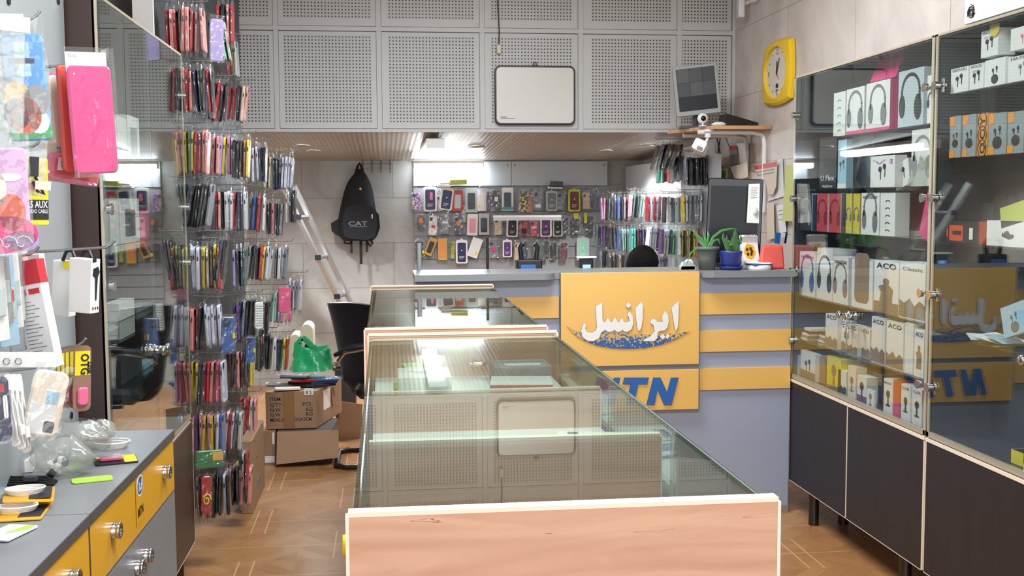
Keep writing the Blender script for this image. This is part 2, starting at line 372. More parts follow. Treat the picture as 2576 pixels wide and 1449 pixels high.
mat('whiteboard_white', 'd6d3cc', .25); mat('clock_yellow', 'e8c01c', .35); mat('screen_dark', '101317', .3, spec=.3); mat('cctv_a', '3a3a3c', .3); mat('cctv_b', '2c2f31', .3); mat('cctv_c', '45423f', .3); mat('steel_frame', '9a9a98', .35)
mat('lamp_soft', 'ffffff', .5, emit='eef6ff', es=16); mat('header_board', 'b4b9bd', .4, var=.02); mat('milky_lens', 'c9cac6', .3); mat('snake_green', '3f6a3c', .4); mat('snake_edge', 'd8d572', .4); mat('screen_blue', '5f86c9', .3, emit='6f98e0', es=1.2); mat('dark_cloth', '23252b', .8); mat('green_pale', '9fcf8a', .5)
mat('brown_print', '8b7763', .5); mat('pale_blue', '9cc4dc', .45); mat('deep_orange', 'd2542e', .4); mat('wine', '8a2030', .4)
mat('pic_blue', '4d93cf', .35, var=.15, vscale=12); mat('pic_lilac', 'c99cc6', .35, var=.2, vscale=14); mat('card_brown', '8a6a58', .6); mat('lime', 'a6d64c', .4)
mat('silver_card', 'b9c4cc', .3); mat('pack_yellow', 'cfc04f', .4); mat('case_red', 'c04a55', .35); mat('qcy_grey', '8b979a', .45); mat('pack_orange', 'e09433', .45)
mat('case_green', '2f7f48', .35)
# ---------------------------------------------------------------- the setting
XR, XL, YB, YM, ZM = 2.24, -1.12, 9.5, 7.0, 1.975
struct(MB().box((XL-.1, -1.6, -.1), (XR+.1, YB+.1, 0)).build('floor', 'parquet'))
struct(MB().box((XR, -1.6, 0), (XR+.1, YB+.1, 3.1)).build('wall_right', 'stone_side'))
struct(MB().box((XL-.1, -1.6, 0), (XL, YB+.1, 3.1)).build('wall_left', 'stone_side'))
struct(MB().box((XL, YB, 0), (XR, YB+.1, 2.3)).build('wall_back', 'stone_back'))
struct(MB().box((XL-.1, -1.6, 3.1), (XR+.1, YM+.02, 3.2)).build('ceiling', 'ceiling_white'))
b = MB(); zb = 1.885
b.add([(XL, YM+.02, ZM), (XR, YM+.02, ZM), (XR, YB, zb), (XL, YB, zb), (XL, YM+.02, ZM+.08), (XR, YM+.02, ZM+.08), (XR, YB, zb+.08), (XL, YB, zb+.08)],
      [(0, 3, 2, 1), (4, 5, 6, 7), (0, 1, 5, 4), (1, 2, 6, 5), (2, 3, 7, 6), (3, 0, 4, 7)])
struct(b.build('ceiling_recess', 'ribbed_ceiling'))

struct(MB().box((XL, YM+.021, ZM), (XR, YM+.06, 3.1)).build('upper_light_block', 'dark_grey'))  # added sheet behind the doors, stops world light showing through the gaps
# upper cupboard face: rails and posts with perforated doors
def zy(y, x=1200): return at(x, y, Y=YM).z
def xx(px, y=200): return at(px, y, Y=YM).x
b = MB()
b.box((XL, YM-.012, ZM), (XR, YM+.02, zy(325)))
b.box((XL, YM-.012, zy(82)), (XR, YM+.02, zy(71)))
posts = [462, 696, 954, 1213, 1460, 1708]
for p in posts: b.box((xx(p-6), YM-.010, zy(325)), (xx(p+6), YM+.02, 3.1))
b.box((xx(1840), YM-.014, ZM), (XR, YM+.02, 3.1))
struct(b.build('trim_1', 'white_paint'))
def perf_door(x0, x1, z0, z1, n, hx0, hx1, hz0, hz1):
    y = YM-.004; t = MB(); P = .0205
    hx0 = round(hx0/P)*P; hx1 = round(hx1/P)*P; hz0 = round(hz0/P)*P; hz1 = round(hz1/P)*P
    def q(a, b_, c, d, m): t.quad([(a, y, c), (b_, y, c), (b_, y, d), (a, y, d)], m)
    q(x0, hx0, z0, z1, 0); q(hx1, x1, z0, z1, 0); q(hx0, hx1, z0, hz0, 0); q(hx0, hx1, hz1, z1, 0); q(hx0, hx1, hz0, hz1, 1)
    t.box((x0, y+.002, z0), (x1, y+.018, z1), 0)
    struct(t.build('door_%d' % n, ['white_paint', 'perforated']))
edges = [(-260, 462), (462, 696), (696, 954), (954, 1213), (1213, 1460), (1460, 1708), (1708, 1845)]
holes = [(None, None), (486, 676), (714, 937), (978, 1190), (1235, 1437), (1484, 1686), (1713, 1832)]
n = 1
for row, (ya, yb, ha, hb) in enumerate(((323.5, 83.5, 310, 92), (69.5, -140, 52, -130))):
    for (a, c), (ha0, ha1) in zip(edges, holes):
        x0 = max(XL+.005, xx(a+6.8)); x1 = xx(c-6.8)
        hx = (x0+.05, x1-.04) if ha0 is None else (xx(ha0), xx(ha1))
        z1 = zy(yb) if row == 0 else 3.09; hz1 = zy(hb) if row == 0 else 3.02
        perf_door(x0, x1, zy(ya), z1, n, hx[0], hx[1], zy(ha), hz1); n += 1
# ---------------------------------------------------------------- display counters down the middle
TOPZ = 1.15
def showcase(name, label, y0, y1, xa, xb, inner):
    t = thing(name, label, 'display counter', ((xa+xb)/2, (y0+y1)/2, 0), group='glass topped display counters')
    def part(n, mb, m, **k): return mb.build(n, m, t, loc=t.location, **k)
    def board(y, z0, z1, x0=xa, x1=xb, th=.018):
        o = part('end_panel', MB().box((x0, y, z0), (x1, y+th, z1)), 'pear_wood')
        e = MB().box((x0-.001, y-.0015, z1), (x1+.001, y+th+.001, z1+.006)).box((x0-.0045, y-.001, z0), (x0, y+th+.001, z1)).box((x1, y-.001, z0), (x1+.0045, y+th+.001, z1))
        e.build('edge_band', 'cream', o, loc=None).location = (0, 0, 0)
        o.children[0].data.transform(Matrix.Translation(-t.location))
        o.children[0].location = (0, 0, 0)
    board(y0, .06, TOPZ+.004); board(y1-.018, .06, TOPZ+.004)
    g = 0.006
    part('glass_top', MB().box((xa+.012, y0+.02, TOPZ-g), (xb-.012, y1-.02, TOPZ)), 'counter_pane')
    part('glass_side', MB().box((xa+.004, y0+.02, .42), (xa+.010, y1-.02, TOPZ-.001)), 'thin_pane')
    part('glass_side', MB().box((xb-.010, y0+.02, .42), (xb-.004, y1-.02, TOPZ-.001)), 'thin_pane')
    part('glass_edge', MB().box((xb-.012, y0+.02, TOPZ-.008), (xb-.0095, y1-.02, TOPZ+.0008)), 'glass_edge')
    part('base', MB().box((xa+.012, y0+.02, .06), (xb-.012, y1-.02, .40)).box((xa+.03, y0+.05, 0), (xb-.03, y1-.05, .06)), 'cream')
    part('floor_board', MB().box((xa+.004, y0+.02, .40), (xb-.004, y1-.02, .42)), 'pear_wood')
    for kind, a, *r in inner:
        if kind == 'div':
            o = part('divider', MB().box((xa+.018, a, .42), (xb-.022, a+.014, r[0])), 'pear_wood')
            e = MB().box((xa+.018, a-.001, r[0]), (xb-.022, a+.015, r[0]+.005)).box((xb-.022, a-.001, .42), (xb-.019, a+.015, r[0])).build('edge_band', 'cream', o)
            e.data.transform(Matrix.Translation(-t.location))
        if kind == 'deck': part('deck', MB().box((xa+.018, a, r[1]-.012), (xb-.022, r[0], r[1])), 'white_card')
        if kind == 'shelf': part('glass_shelf', MB().box((xa+.018, a, r[1]-.005), (xb-.022, r[0], r[1])), 'thin_pane')
    return t
showcase('display_counter', 'nearest glass topped display counter with a pale wood end panel', 1.385, 3.29, -.049, .508,
         [('div', 1.92, 1.128), ('deck', 1.936, 2.48, 1.03), ('div', 2.48, 1.118), ('deck', 2.496, 3.27, 1.03), ])
showcase('display_counter', 'farther glass topped display counter ending at the grey reception desk', 3.42, 5.17, -.062, .5,
         [('div', 3.95, 1.10), ('shelf', 3.46, 5.14, .95), ('div', 4.5, 1.09), ('shelf', 3.46, 5.14, .75)])

# ---------------------------------------------------------------- reception desk
YD = 5.2
rx0, rx1, rz = .148, 1.970, 1.205
t = thing('reception_desk', 'grey reception desk with amber stripes and a large amber name board', 'desk', (1.06, 5.45, 0))
def rp(n, mb, m, **k): return mb.build(n, m, t, loc=t.location, **k)
rp('body', MB().box((rx0, YD+.03, 0), (rx1, YD+.05, rz-.03)).box((rx0, YD+.05, 0), (rx0+.02, YD+.5, rz-.03)).box((rx1-.02, YD+.05, 0), (rx1, YD+.5, rz-.03)), 'lilac_grey')
rp('inner_worktop', MB().box((rx0+.02, YD+.05, .73), (rx1-.02, YD+.6, .75)), 'grey_laminate')
ct = MB().box((rx0-.01, YD+.019, rz-.03), (rx1, YD+.36, rz))
for a, c in ((rx0-.01, .80), (1.515, rx1)):
    # the top overhangs the front on both sides of the name board, with a rounded inner corner
    pts = [(a, 0), (c, 0)]
    k = [(math.cos(math.radians(q))*.05, math.sin(math.radians(q))*.05) for q in range(0, 91, 15)]
    if c < 1: pts = [(a, .0), (a, -.055)] + [(c-.05+math.sin(math.radians(q))*.05, -.005-math.cos(math.radians(q))*.05) for q in range(0, 91, 15)] + [(c, 0)]
    else: pts = [(a, 0)] + [(a+.05-math.cos(math.radians(q))*.05, -.005-math.sin(math.radians(q))*.05) for q in range(0, 91, 15)] + [(c, -.055), (c, 0)]
    ct.prism(pts, .03, T=TR(0, YD+.0185, rz-.03))
rp('countertop', ct, 'grey_laminate')
sk = MB().box((rx0, YD+.024, 0), (rx1, YD+.03, .035)); rp('skirting', sk, 'alu')
def stripe(ya, yb, side):
    z1 = at(1850, ya, Y=YD).z; z0 = at(1850, yb, Y=YD).z
    x0, x1 = (1.508, rx1) if side else (rx0, .822)
    o = rp('stripe_panel', MB().box((x0, YD+.018, z0), (x1, YD+.03, z1)), 'amber')
for ya, yb in ((738, 791), (832, 885), (927, 981)):
    stripe(ya, yb, 1); stripe(ya+2, yb+2, 0)
def name_board(ya, yb):
    z1 = at(1600, ya, Y=YD).z; z0 = at(1600, yb, Y=YD).z
    p0 = at(1411, 800, Y=YD).x; p1 = at(1759, 800, Y=YD).x
    o = rp('name_board', MB().box((p0, YD, z0), (p1, YD+.018, z1)), 'amber', bevel=.001)
    e = MB().box((p0-.003, YD+.001, z0), (p0, YD+.018, z1)).box((p1, YD+.001, z0), (p1+.003, YD+.018, z1)); e.v = [v-t.location for v in e.v]
    e.build('edge_band', 'counter_edge', o)
    return o
bd1 = name_board(685, 919); bd2 = name_board(932, 1033)
def crop(pts): return [at(1360+x/3.6227, 660+y/3.6225, Y=YD) for x, y in pts]
def art(name, polys, m, parent, dy, th=.0015, outline=None):
    mb = MB(); ol = MB()
    for pl in polys:
        w = crop(pl); pp = [(p.x, p.z) for p in w]
        mb.prism(pp, th, T=Matrix.Translation((0, YD-dy, 0)) @ Matrix.Rotation(PI/2, 4, 'X'))
        if outline: ol.tube([(x, YD-dy-.0008, z) for x, z in pp], outline, 4, closed=True)
    for q in (mb, ol): q.v = [v-t.location for v in q.v]
    o = mb.build(name, m, parent)
    if outline: ol.build('outline', 'navy', o)
    return o
m, nt, bs, N, L = node_mat('speckled_blue', .5)
cb, sp, tc = coords(nt, 'XZ')
nz = N('ShaderNodeTexNoise'); nz.inputs['Scale'].default_value = 90; nz.inputs['Detail'].default_value = 4; L(tc.outputs['Object'], nz.inputs['Vector'])
zz = math_(nt, 'MULTIPLY', math_(nt, 'SUBTRACT', sp.outputs['Z'], .88), 3.2)
L(mixc(nt, lin('2c5a9c'), lin('c9a75c'), math_(nt, 'GREATER_THAN', math_(nt, 'ADD', nz.outputs['Fac'], zz), .52)), bs.inputs['Base Color'])
art('swoosh', [[(235,575),(300,650),(370,700),(500,755),(650,782),(800,788),(950,780),(1100,750),(1220,705),(1310,655),(1360,625),(1290,638),(1180,650),(1060,668),(900,650),(700,632),(540,625),(400,640),(300,610)]], 'speckled_blue', bd1, .0016)
arab = [[(1190,410),(1250,350),(1258,400),(1256,470),(1250,580),(1235,620),(1225,620),(1212,560),(1198,470)],
        [(1130,440),(1160,475),(1165,540),(1155,590),(1130,618),(1080,626),(1065,640),(1060,690),(1035,715),(935,718),(935,705),(1000,670),(1035,625),(1025,570),(995,550),(1000,520),(1035,510),(1060,540),(1110,540),(1102,490)],
        [(1110,648),(1136,676),(1110,704),(1084,676)], [(1150,646),(1174,672),(1150,700),(1137,680)],
        [(860,415),(915,355),(930,390),(928,520),(915,600),(895,628),(880,610),(868,520)],
        [(797,362),(825,390),(797,418),(770,390)],
        [(810,445),(838,490),(842,560),(825,610),(790,632),(760,630),(742,612),(725,630),(690,632),(672,612),(650,630),(610,632),(585,614),(562,630),(548,645),(530,690),(480,718),(420,712),(380,680),(368,620),(385,565),(405,548),(412,572),(404,605),(425,632),(460,638),(500,622),(510,590),(500,400),(560,365),(562,520),(575,545),(590,540),(600,508),(616,505),(632,538),(650,545),(664,508),(680,505),(700,540),(715,545),(730,508),(745,510),(757,540),(775,545),(808,535),(802,500),(785,475)]]
art('lettering', arab, 'white', bd1, .0036, .002, .0011)
mtn = [[(963,1298),(1025,1050),(1090,1050),(1150,1180),(1185,1050),(1255,1050),(1190,1298),(1125,1298),(1065,1160),(1035,1298)],
       [(745,1110),(760,1050),(985,1050),(970,1110),(890,1110),(845,1298),(772,1298),(820,1110)],
       [(450,1298),(515,1050),(595,1050),(612,1190),(668,1050),(724,1050),(662,1298),(600,1298),(636,1150),(585,1298),(548,1298),(536,1150),(505,1298)]]
art('lettering', mtn, 'blue', bd2, .0036, .002, .0009)

# ---------------------------------------------------------------- glass fronted wall cabinets (right wall)
CX = 1.98
YD3, YD2, YD1 = 5.245, 4.552, 3.86
def hinge(mb, p, nx, mi=0):
    """round cap outside and cross plate inside; nx = outward direction along X"""
    x, y, z = p
    mb.cyl((x+nx*.003, y, z), (x+nx*.014, y, z), .014, mi=mi)
    mb.cyl((x+nx*.014, y, z), (x+nx*.018, y, z), .017, mi=mi)
    mb.box((x-nx*.012-.004, y-.03, z-.006), (x-nx*.012+.004, y+.03, z+.006), mi)
    mb.box((x-nx*.012-.004, y-.014, z-.024), (x-nx*.012+.004, y-.004, z+.024), mi)
def door_knob(parent, t, p, nx, m='chrome'):
    x, y, z = p; k = MB()
    prof = [(.0, .034), (.015, .034), (.017, .030), (.017, .024), (.008, .018), (.008, 0), (.011, 0)]
    T = Matrix.Translation((x, y, z)) @ Matrix.Rotation(nx*PI/2, 4, 'Y')
    k.lathe(prof, 20, T=T); k.lathe([(r, -z_*.6) for r, z_ in prof], 20, T=T)
    k.v = [v-t.location for v in k.v]
    return k.build('knob', m, parent)
def cabinet(name, label, yfar, ynear, xf, xb, sgn, frame_m, back_m, shelves, ndoor, ztop=2.135, zb=.667, zlow=.163, lower=2, lower_m='dark_wood', hz=(1.95, 1.55, 1.2, .86)):
    """sgn -1: the front looks towards -X (right wall); +1: towards +X"""
    t = thing(name, label, 'cabinet', ((xf+xb)/2, (yfar+ynear)/2, 0), group='glass fronted wall cabinets')
    def part(n, mb, m, parent=None, **k):
        mb.v = [v-t.location for v in mb.v]; return mb.build(n, m, parent or t, **k)
    X0, X1 = min(xf, xb), max(xf, xb)
    part('side_panel', MB().box((X0+.004, ynear, zb), (X1-.004, ynear+.016, ztop-.016)), frame_m); part('side_panel', MB().box((X0+.004, yfar-.016, zb), (X1-.004, yfar, ztop-.016)), frame_m)
    part('top_panel', MB().box((X0+.004, ynear, ztop-.016), (X1-.004, yfar, ztop)), frame_m)
    xs = xb+sgn*.006
    part('back_panel', MB().box((min(xb, xs), ynear+.016, zb), (max(xb, xs), yfar-.016, ztop-.016)), back_m)
    part('floor_board', MB().box((X0+.004, ynear+.016, zb), (X1-.004, yfar-.016, zb+.016)), back_m)
    fr = MB(); x0, x1 = (xf-.001, xf+.012) if sgn < 0 else (xf-.012, xf+.001)
    fr.box((x0, ynear, ztop-.010), (x1, yfar, ztop)).box((x0, ynear, zb+.004), (x1, yfar, zb+.026)).box((x0, ynear, zb), (x1, ynear+.018, ztop)).box((x0, yfar-.016, zb), (x1, yfar, ztop))
    part('frame', fr, 'cab_frame', bevel=.002)
    for z, ya, yb in shelves:
        part('glass_shelf', MB().box((X0+.014, ya, z-.006), (X1-.010, yb, z)), 'pane')
    w = (yfar-ynear-.036)/ndoor
    for k in range(ndoor):
        ya = ynear+.018+k*w+.002; yb = ya+w-.004
        d = part('glass_door', MB().box((xf-.003+(-.004 if sgn < 0 else .004), ya, zb+.028), (xf+.003+(-.004 if sgn < 0 else .004), yb, ztop-.014)), 'pane')
        hy = ya+.012 if k == 0 else yb-.012
        for z in hz:
            h = MB(); hinge(h, (xf+(-.004 if sgn < 0 else .004), hy, z), sgn); part('hinge', h, 'chrome', d)
        ky = yb-.035 if k == 0 else ya+.035
        door_knob(d, t, (xf+sgn*.007, ky, 1.05 if sgn < 0 else 1.043), sgn)
    # lower cupboard
    part('base_carcass', MB().box((X0+.02, ynear+.002, zlow), (X1-.004, yfar-.002, zb-.012)), lower_m)
    part('base_top', MB().box((X0-.004, ynear, zb-.012), (X1-.004, yfar, zb)), 'cream')
    w = (yfar-ynear)/lower
    for k in range(lower):
        ya = ynear+k*w+.005; yb = ya+w-.010; xo = xf+(-.002 if sgn < 0 else -.018)
        d = part('base_door', MB().box((xo, ya, zlow), (xo+.02, yb, zb-.014)), lower_m)
        e = MB()
        for y_ in (ya-.0035, yb): e.box((xo-.0005, y_, zlow), (xo+.0205, y_+.0035, zb-.014))
        e.box((xo-.0005, ya, zlow-.003), (xo+.0205, yb, zlow))
        part('edge_band', e, 'cream', d)
    for y_ in (yfar-.24 if sgn < 0 else yfar-.06, ynear+.2):
        for x_ in (X0+.035, X1-.06):
            part('leg', MB().cyl((x_, y_, 0), (x_, y_, zlow), .024, n=18), 'dark_steel')
    return t
sh1 = [(1.83, YD1+.02, 5.22), (1.555, YD1+.02, 5.22), (1.275, YD1+.02, 5.22), (.985, YD1+.02, 5.22)]
sh1 = [(z, YD1+.02, 5.225) for z in (1.823, 1.593, 1.397, 1.083, .870)]
cabinet('glass_cabinet', 'dark glass fronted wall cabinet beside the reception desk, headphone boxes on its shelves', 5.245, 3.866, CX, 2.222, -1, 'charcoal', 'charcoal', sh1, 2)
sh2 = [(z, 2.50, 3.83) for z in (1.916, 1.69, 1.39, 1.06)]
cabinet('glass_cabinet', 'dark glass fronted wall cabinet nearest on the right wall, holding earbud boxes', 3.854, 2.475, CX, 2.222, -1, 'charcoal', 'charcoal', sh2, 2)
sh3 = [(z, 3.28, 4.575) for z in (1.70, 1.40, 1.13, .90)]
cabinet('glass_cabinet', 'glass fronted cabinet behind the grey counter, standing before the rack of phone cases', 4.60, 3.26, -.79, -1.10, 1, 'wenge', 'grey_board', sh3, 2, lower_m='wenge', hz=(1.97, 1.53, 1.31))

# ---------------------------------------------------------------- grey counter with yellow drawers, left
t = thing('drawer_counter', 'grey topped counter with yellow drawers and round chrome pulls along the left wall', 'counter', (-.85, 2.4, 0))
def lp(n, mb, m, parent=None, **k):
    mb.v = [v-t.location for v in mb.v]; return mb.build(n, m, parent or t, **k)
CZ = .90
def xf_(y): return -.607-(3.24-y)*.016     # the counter stands a little out of square
def skew(mb):
    mb.v = [Vector((v.x + (xf_(v.y)-xf_(3.24) if v.x > -.8 else 0), v.y, v.z)) for v in mb.v]; return mb
XF = xf_(3.24)
for ya, yb in ((2.373, 3.24), (1.5, 2.37)):
    lp('worktop', skew(MB().box((-1.0, ya, CZ-.024), (XF, yb, CZ))), 'grey_laminate')
    lp('worktop_edge', skew(MB().box((XF-.002, ya, CZ-.024), (XF+.002, yb, CZ-.001))), 'counter_edge')
    lp('carcass', skew(MB().box((-1.0, ya, .1), (XF-.022, yb, CZ-.024))), 'dark_grey')
    lp('plinth', skew(MB().box((-.98, ya+.01, 0), (XF-.06, yb-.01, .1))), 'black')
    dr = lp('drawer', skew(MB().box((XF-.02, ya+.003, .727), (XF-.002, yb-.003, CZ-.028))), 'drawer_yellow', bevel=.001)
    lp('edge_band', skew(MB().box((XF-.02, ya+.003, .724), (XF-.0015, yb-.003, .727)).box((XF-.02, ya+.0008, .727), (XF-.0015, ya+.003, CZ-.028))), 'counter_edge', dr)
    ym = (ya+yb)/2
    def pull(parent, y, z, vert=True):
        k = MB(); T = Matrix.Translation((xf_(y)-.002, y, z)) @ Matrix.Rotation(PI/2, 4, 'Y')
        k.lathe([(.019, 0), (.019, .007), (.0165, .010), (.019, .013), (.020, .018), (.017, .020), (.013, .019), (.012, .012), (0, .010)], 24, T=T)
        lp('pull', k, 'chrome', parent)
    pull(dr, ya+.18, .81); pull(dr, yb-.14, .81)
    for a, c, py in ((ya+.003, ym-.002, ym-.045), (ym+.002, yb-.003, ym+.045)):
        d = lp('cupboard_door', skew(MB().box((XF-.02, a, .11), (XF-.002, c, .722))), 'grey_laminate', bevel=.001)
        pull(d, py, .655)
# round sticker on the far drawer
sT = face_right(xf_(2.82)-.0015, 2.82, .815)
d = [c for c in t.children if c.name.startswith('drawer')][0]
mb = MB(); mb.box((-.045, -.062, 0), (.045, .062, .0006), 0, sT)
mb.prism([(.034*math.cos(a*PI/12), .030+.027*math.sin(a*PI/12)) for a in range(24)], .001, 1, sT)
mb.prism([(.029*math.cos(a*PI/12), .030+.022*math.sin(a*PI/12)) for a in range(24)], .0013, 2, sT)
for q in ([(-.016,.018),(-.010,.018),(-.006,.04),(-.012,.04)], [(.0,.016),(.014,.018),(.016,.032),(.01,.032),(.008,.024),(.0,.022)], [(.016,.026),(.022,.026),(.022,.042),(.016,.042)]): mb.prism(q, .0017, 3, sT)
mb.text('MTN', .032, sT @ TR(0, -.045, .0012), 4, bold=.03, wid=.06)
mb.v = [v-t.location for v in mb.v]; mb.build('sticker', ['drawer_yellow', 'white', 'blue', 'white', 'print_dark'], d)
# ---------------------------------------------------------------- lamps and fittings of the back room
def tube_lamp(label, p0, p1, along):
    c = (Vector(p0)+Vector(p1))/2; L_ = (Vector(p1)-Vector(p0)).length
    t = thing('tube_lamp', label, 'lamp', c, 0 if along == 'x' else PI/2)
    k_ = 1 if along == 'x' else 1.6
    MB().box((-L_/2, -.035*k_, -.012), (L_/2, .035*k_, .012)).build('housing', 'white', t)
    d = MB().prism([(-.033*k_, 0), (-.03*k_, -.03), (-.012*k_, -.045), (.012*k_, -.045), (.03*k_, -.03), (.033*k_, 0)], L_-.01, 0, T=Matrix.Translation((-L_/2+.005, 0, -.012)) @ Matrix.Rotation(PI/2, 4, 'Z') @ Matrix.Rotation(PI/2, 4, 'X'))
    d.build('diffuser', 'lamp_on' if along == 'x' else 'lamp_soft', t)
    for s in (-1, 1): MB().box((s*(L_/2+.004)-.004, -.036*k_, -.05), (s*(L_/2+.004)+.004, .036*k_, .012)).build('end_cap', 'white', t)
    return t
pa = at(1041, 402, Y=9.36); pb = at(1214, 402, Y=9.36)
tube_lamp('lit white tube lamp under the ceiling above the back wall of boxed cases', (pa.x, 9.36, 1.868), (pb.x, 9.36, 1.868), 'x')
tube_lamp('lit white tube lamp on the ribbed ceiling, pointing away from the viewer', (.33, 7.08, 1.945), (.33, 8.42, 1.912), 'y')
for px, py, w in ((758, 364, 'above the left rack of cases'), (785, 393, 'near the back wall above the ladder'), (1198, 367, 'beside the tube lamp'), (1628, 362, 'above the right rack of cases'), (1527, 391, 'near the back of the right panels')):
    z = 1.93
    for _ in range(4):
        p = at(px, py, Z=z); z = ZM-(p.y-YM)*.036-.002
    t = thing('downlight', 'round recessed downlight '+w, 'ceiling light', (p.x, p.y, z))
    MB().lathe([(.062, .004), (.062, -.004), (.045, -.007), (.036, .002)], 24).build('rim', 'steel', t)
    MB().lathe([(.036, 0), (.0, -.004)], 20).build('bulb', 'spot_on', t)
    sl = bpy.data.lights.new('downlight_bulb', 'SPOT'); sl.energy = 38; sl.spot_size = 2.4; sl.spot_blend = .6; sl.shadow_soft_size = .035; sl.color = (.95, .97, 1)
    so = bpy.data.objects.new('downlight_bulb', sl); C.objects.link(so); so.location = (p.x, p.y, z-.012)

# grey wall panels behind the racks
def panel_board(name, label, mb, m, cat='wall panel', group='grey boards that carry the hooks'):
    return tag(mb.build(name, m), label, cat, group)
zt = at(1300, 405, Y=9.45).z; zs = at(1300, 467, Y=9.45).z
xl, xm, xr = at(1040, 430, Y=9.45).x, at(1286, 430, Y=9.45).x, at(1528, 430, Y=9.45).x
for a, c, l in ((xl, xm-.002, 'left grey header board above the boxed cases on the back wall'), (xm+.002, xr, 'right grey header board above the boxed cases on the back wall')):
    b = MB().box((a, 9.45, zs), (c, 9.47, zt-.004))
    o = panel_board('wall_board', l, b, 'header_board')
    for x in (a+.03, c-.03): MB().cyl((x, 9.45, zt-.035), (x, 9.446, zt-.035), .006, n=10).build('screw', 'dark_steel', o)
b = MB().box((xl, 9.46, .3), (xr+.16, 9.48, zs-.004))
for k in range(12): b.box((xl, 9.455, .35+k*.1), (xr, 9.46, .352+k*.1), 1)
panel_board('wall_board', 'large dark grey hook board on the back wall behind the boxed cases', b, ['grey', 'dark_grey'])
XB = 2.07
b = MB().box((XB, 6.95, .5), (XB+.02, 9.44, at(1600, 470, X=XB).z))
panel_board('wall_board', 'grey hook board on the right wall behind the hanging cases', b, 'grey')
zt2 = 1.86
for ya, yb, l in ((8.05, 9.42, 'farther grey header board over the right rack'), (6.75, 8.03, 'nearer grey header board over the right rack')):
    o = panel_board('wall_board', l, MB().box((XB-.005, ya, 1.60), (XB+.015, yb, zt2-.03)), 'header_board')

# ---------------------------------------------------------------- hanging phone cases
COL = {'r': 'b3202c', 'p': 'e0948f', 'P': 'd98aa0', 'k': '17181d', 'n': '1f2c4c', 'l': 'a493c8', 'w': 'c9cbdb', 'W': 'dcdedf', 'y': 'd9c93a', 'g': '3f5f52', 'm': '8fc4ac',
       't': '3aa392', 'c': 'b9bdb9', 'b': '2f5b9e', 'o': 'd98a4a', 'h': 'dd4f80', 'v': '5a3470', 'd': '5b1620', 's': '8b9098', 'e': 'c9b79a', 'q': '2e3a44', 'x': '76808c'}
NAMES = {'r': 'red', 'p': 'peach pink', 'P': 'dusty pink', 'k': 'black', 'n': 'navy', 'l': 'lilac', 'w': 'pale lavender', 'W': 'white', 'y': 'yellow', 'g': 'dark green', 'm': 'mint', 't': 'teal',
         'c': 'clear grey', 'b': 'blue', 'o': 'orange', 'h': 'hot pink', 'v': 'purple', 'd': 'dark red', 's': 'silver grey', 'e': 'beige', 'q': 'slate', 'x': 'steel grey'}
for k, v in COL.items(): mat('case_'+k, v, .32, coat=.2)
_bag = []
def bag_mesh(seed, h=.222, w=.100, t=.013, top=.0):
    """open film sleeve gathered at its top; local z down from the hook, x across the thickness, y the width"""
    rnd = random.Random(seed); mb = MB(); R = 9; n = 10; v = []
    for i in range(R):
        f = i/(R-1); z = -.004-f*h
        ww = w*(.5 if i == 0 else .78 if i == 1 else 1)/2; tt = (t*(.35 if i < 1 else .9))/2 if i < R-1 else t*.25
        for k in range(n):
            a = 2*PI*k/n; c, s_ = math.cos(a), math.sin(a)
            v.append((tt*math.copysign(abs(c)**.8, c)+rnd.uniform(-1, 1)*(.0045 if i < 2 else .002), ww*math.copysign(abs(s_)**.45, s_)+rnd.uniform(-1, 1)*.004, z+rnd.uniform(-1, 1)*.003))
    mb.add(v, [(i*n+k, (i+1)*n+k, (i+1)*n+(k+1) % n, i*n+(k+1) % n) for i in range(R-1) for k in range(n)])
    # gathered header tab
    hv = [(rnd.uniform(-.006, .006), y, z+.004*rnd.random()) for z in (-.002, .018) for y in (-.03, -.01, .01, .03)]
    mb.add(hv, [(0, 1, 5, 4), (1, 2, 6, 5), (2, 3, 7, 6)])
    me = mb.build('bag', 'bag_film'); m = me.data; bpy.data.objects.remove(me); return m
BAGS = [bag_mesh(s) for s in range(7)]
def case_mesh(c, kind):
    k = ('case', c, kind)
    if k in _tcache: return _tcache[k]
    mb = MB(); Tm = Matrix.Translation((0, 0, -.118)) @ Matrix.Rotation(PI/2, 4, 'Y')   # slab x (h) -> -z, y -> y, thickness -> x
    h, w, t = {0: (.176, .086, .0115), 1: (.182, .088, .0145), 2: (.166, .082, .010)}[kind]
    mb.slab(h, w, t, .013, 0, Tm, 3, .0022)
    mb.box((t/2-.0005, -w/2+.008, -.115+h/2-.034), (t/2+.0012, -w/2+.032, -.115+h/2-.008), 1)     # camera opening
    mb.slab(.020, .006, .0016, .003, 1, Matrix.Translation((0, -w/2-.0003, -.075)) @ Matrix.Rotation(PI/2, 4, 'Y') @ Matrix.Rotation(PI/2, 4, 'X'), 2)   # side button gap
    o = mb.build('phone_case', ['case_'+c, 'black']); me = o.data; bpy.data.objects.remove(o); _tcache[k] = me; return me
ORD = ['first', 'second', 'third', 'fourth', 'fifth', 'sixth', 'seventh', 'eighth', 'ninth', 'tenth', 'eleventh', 'twelfth', 'thirteenth', 'fourteenth', 'fifteenth']
ncase = [0]
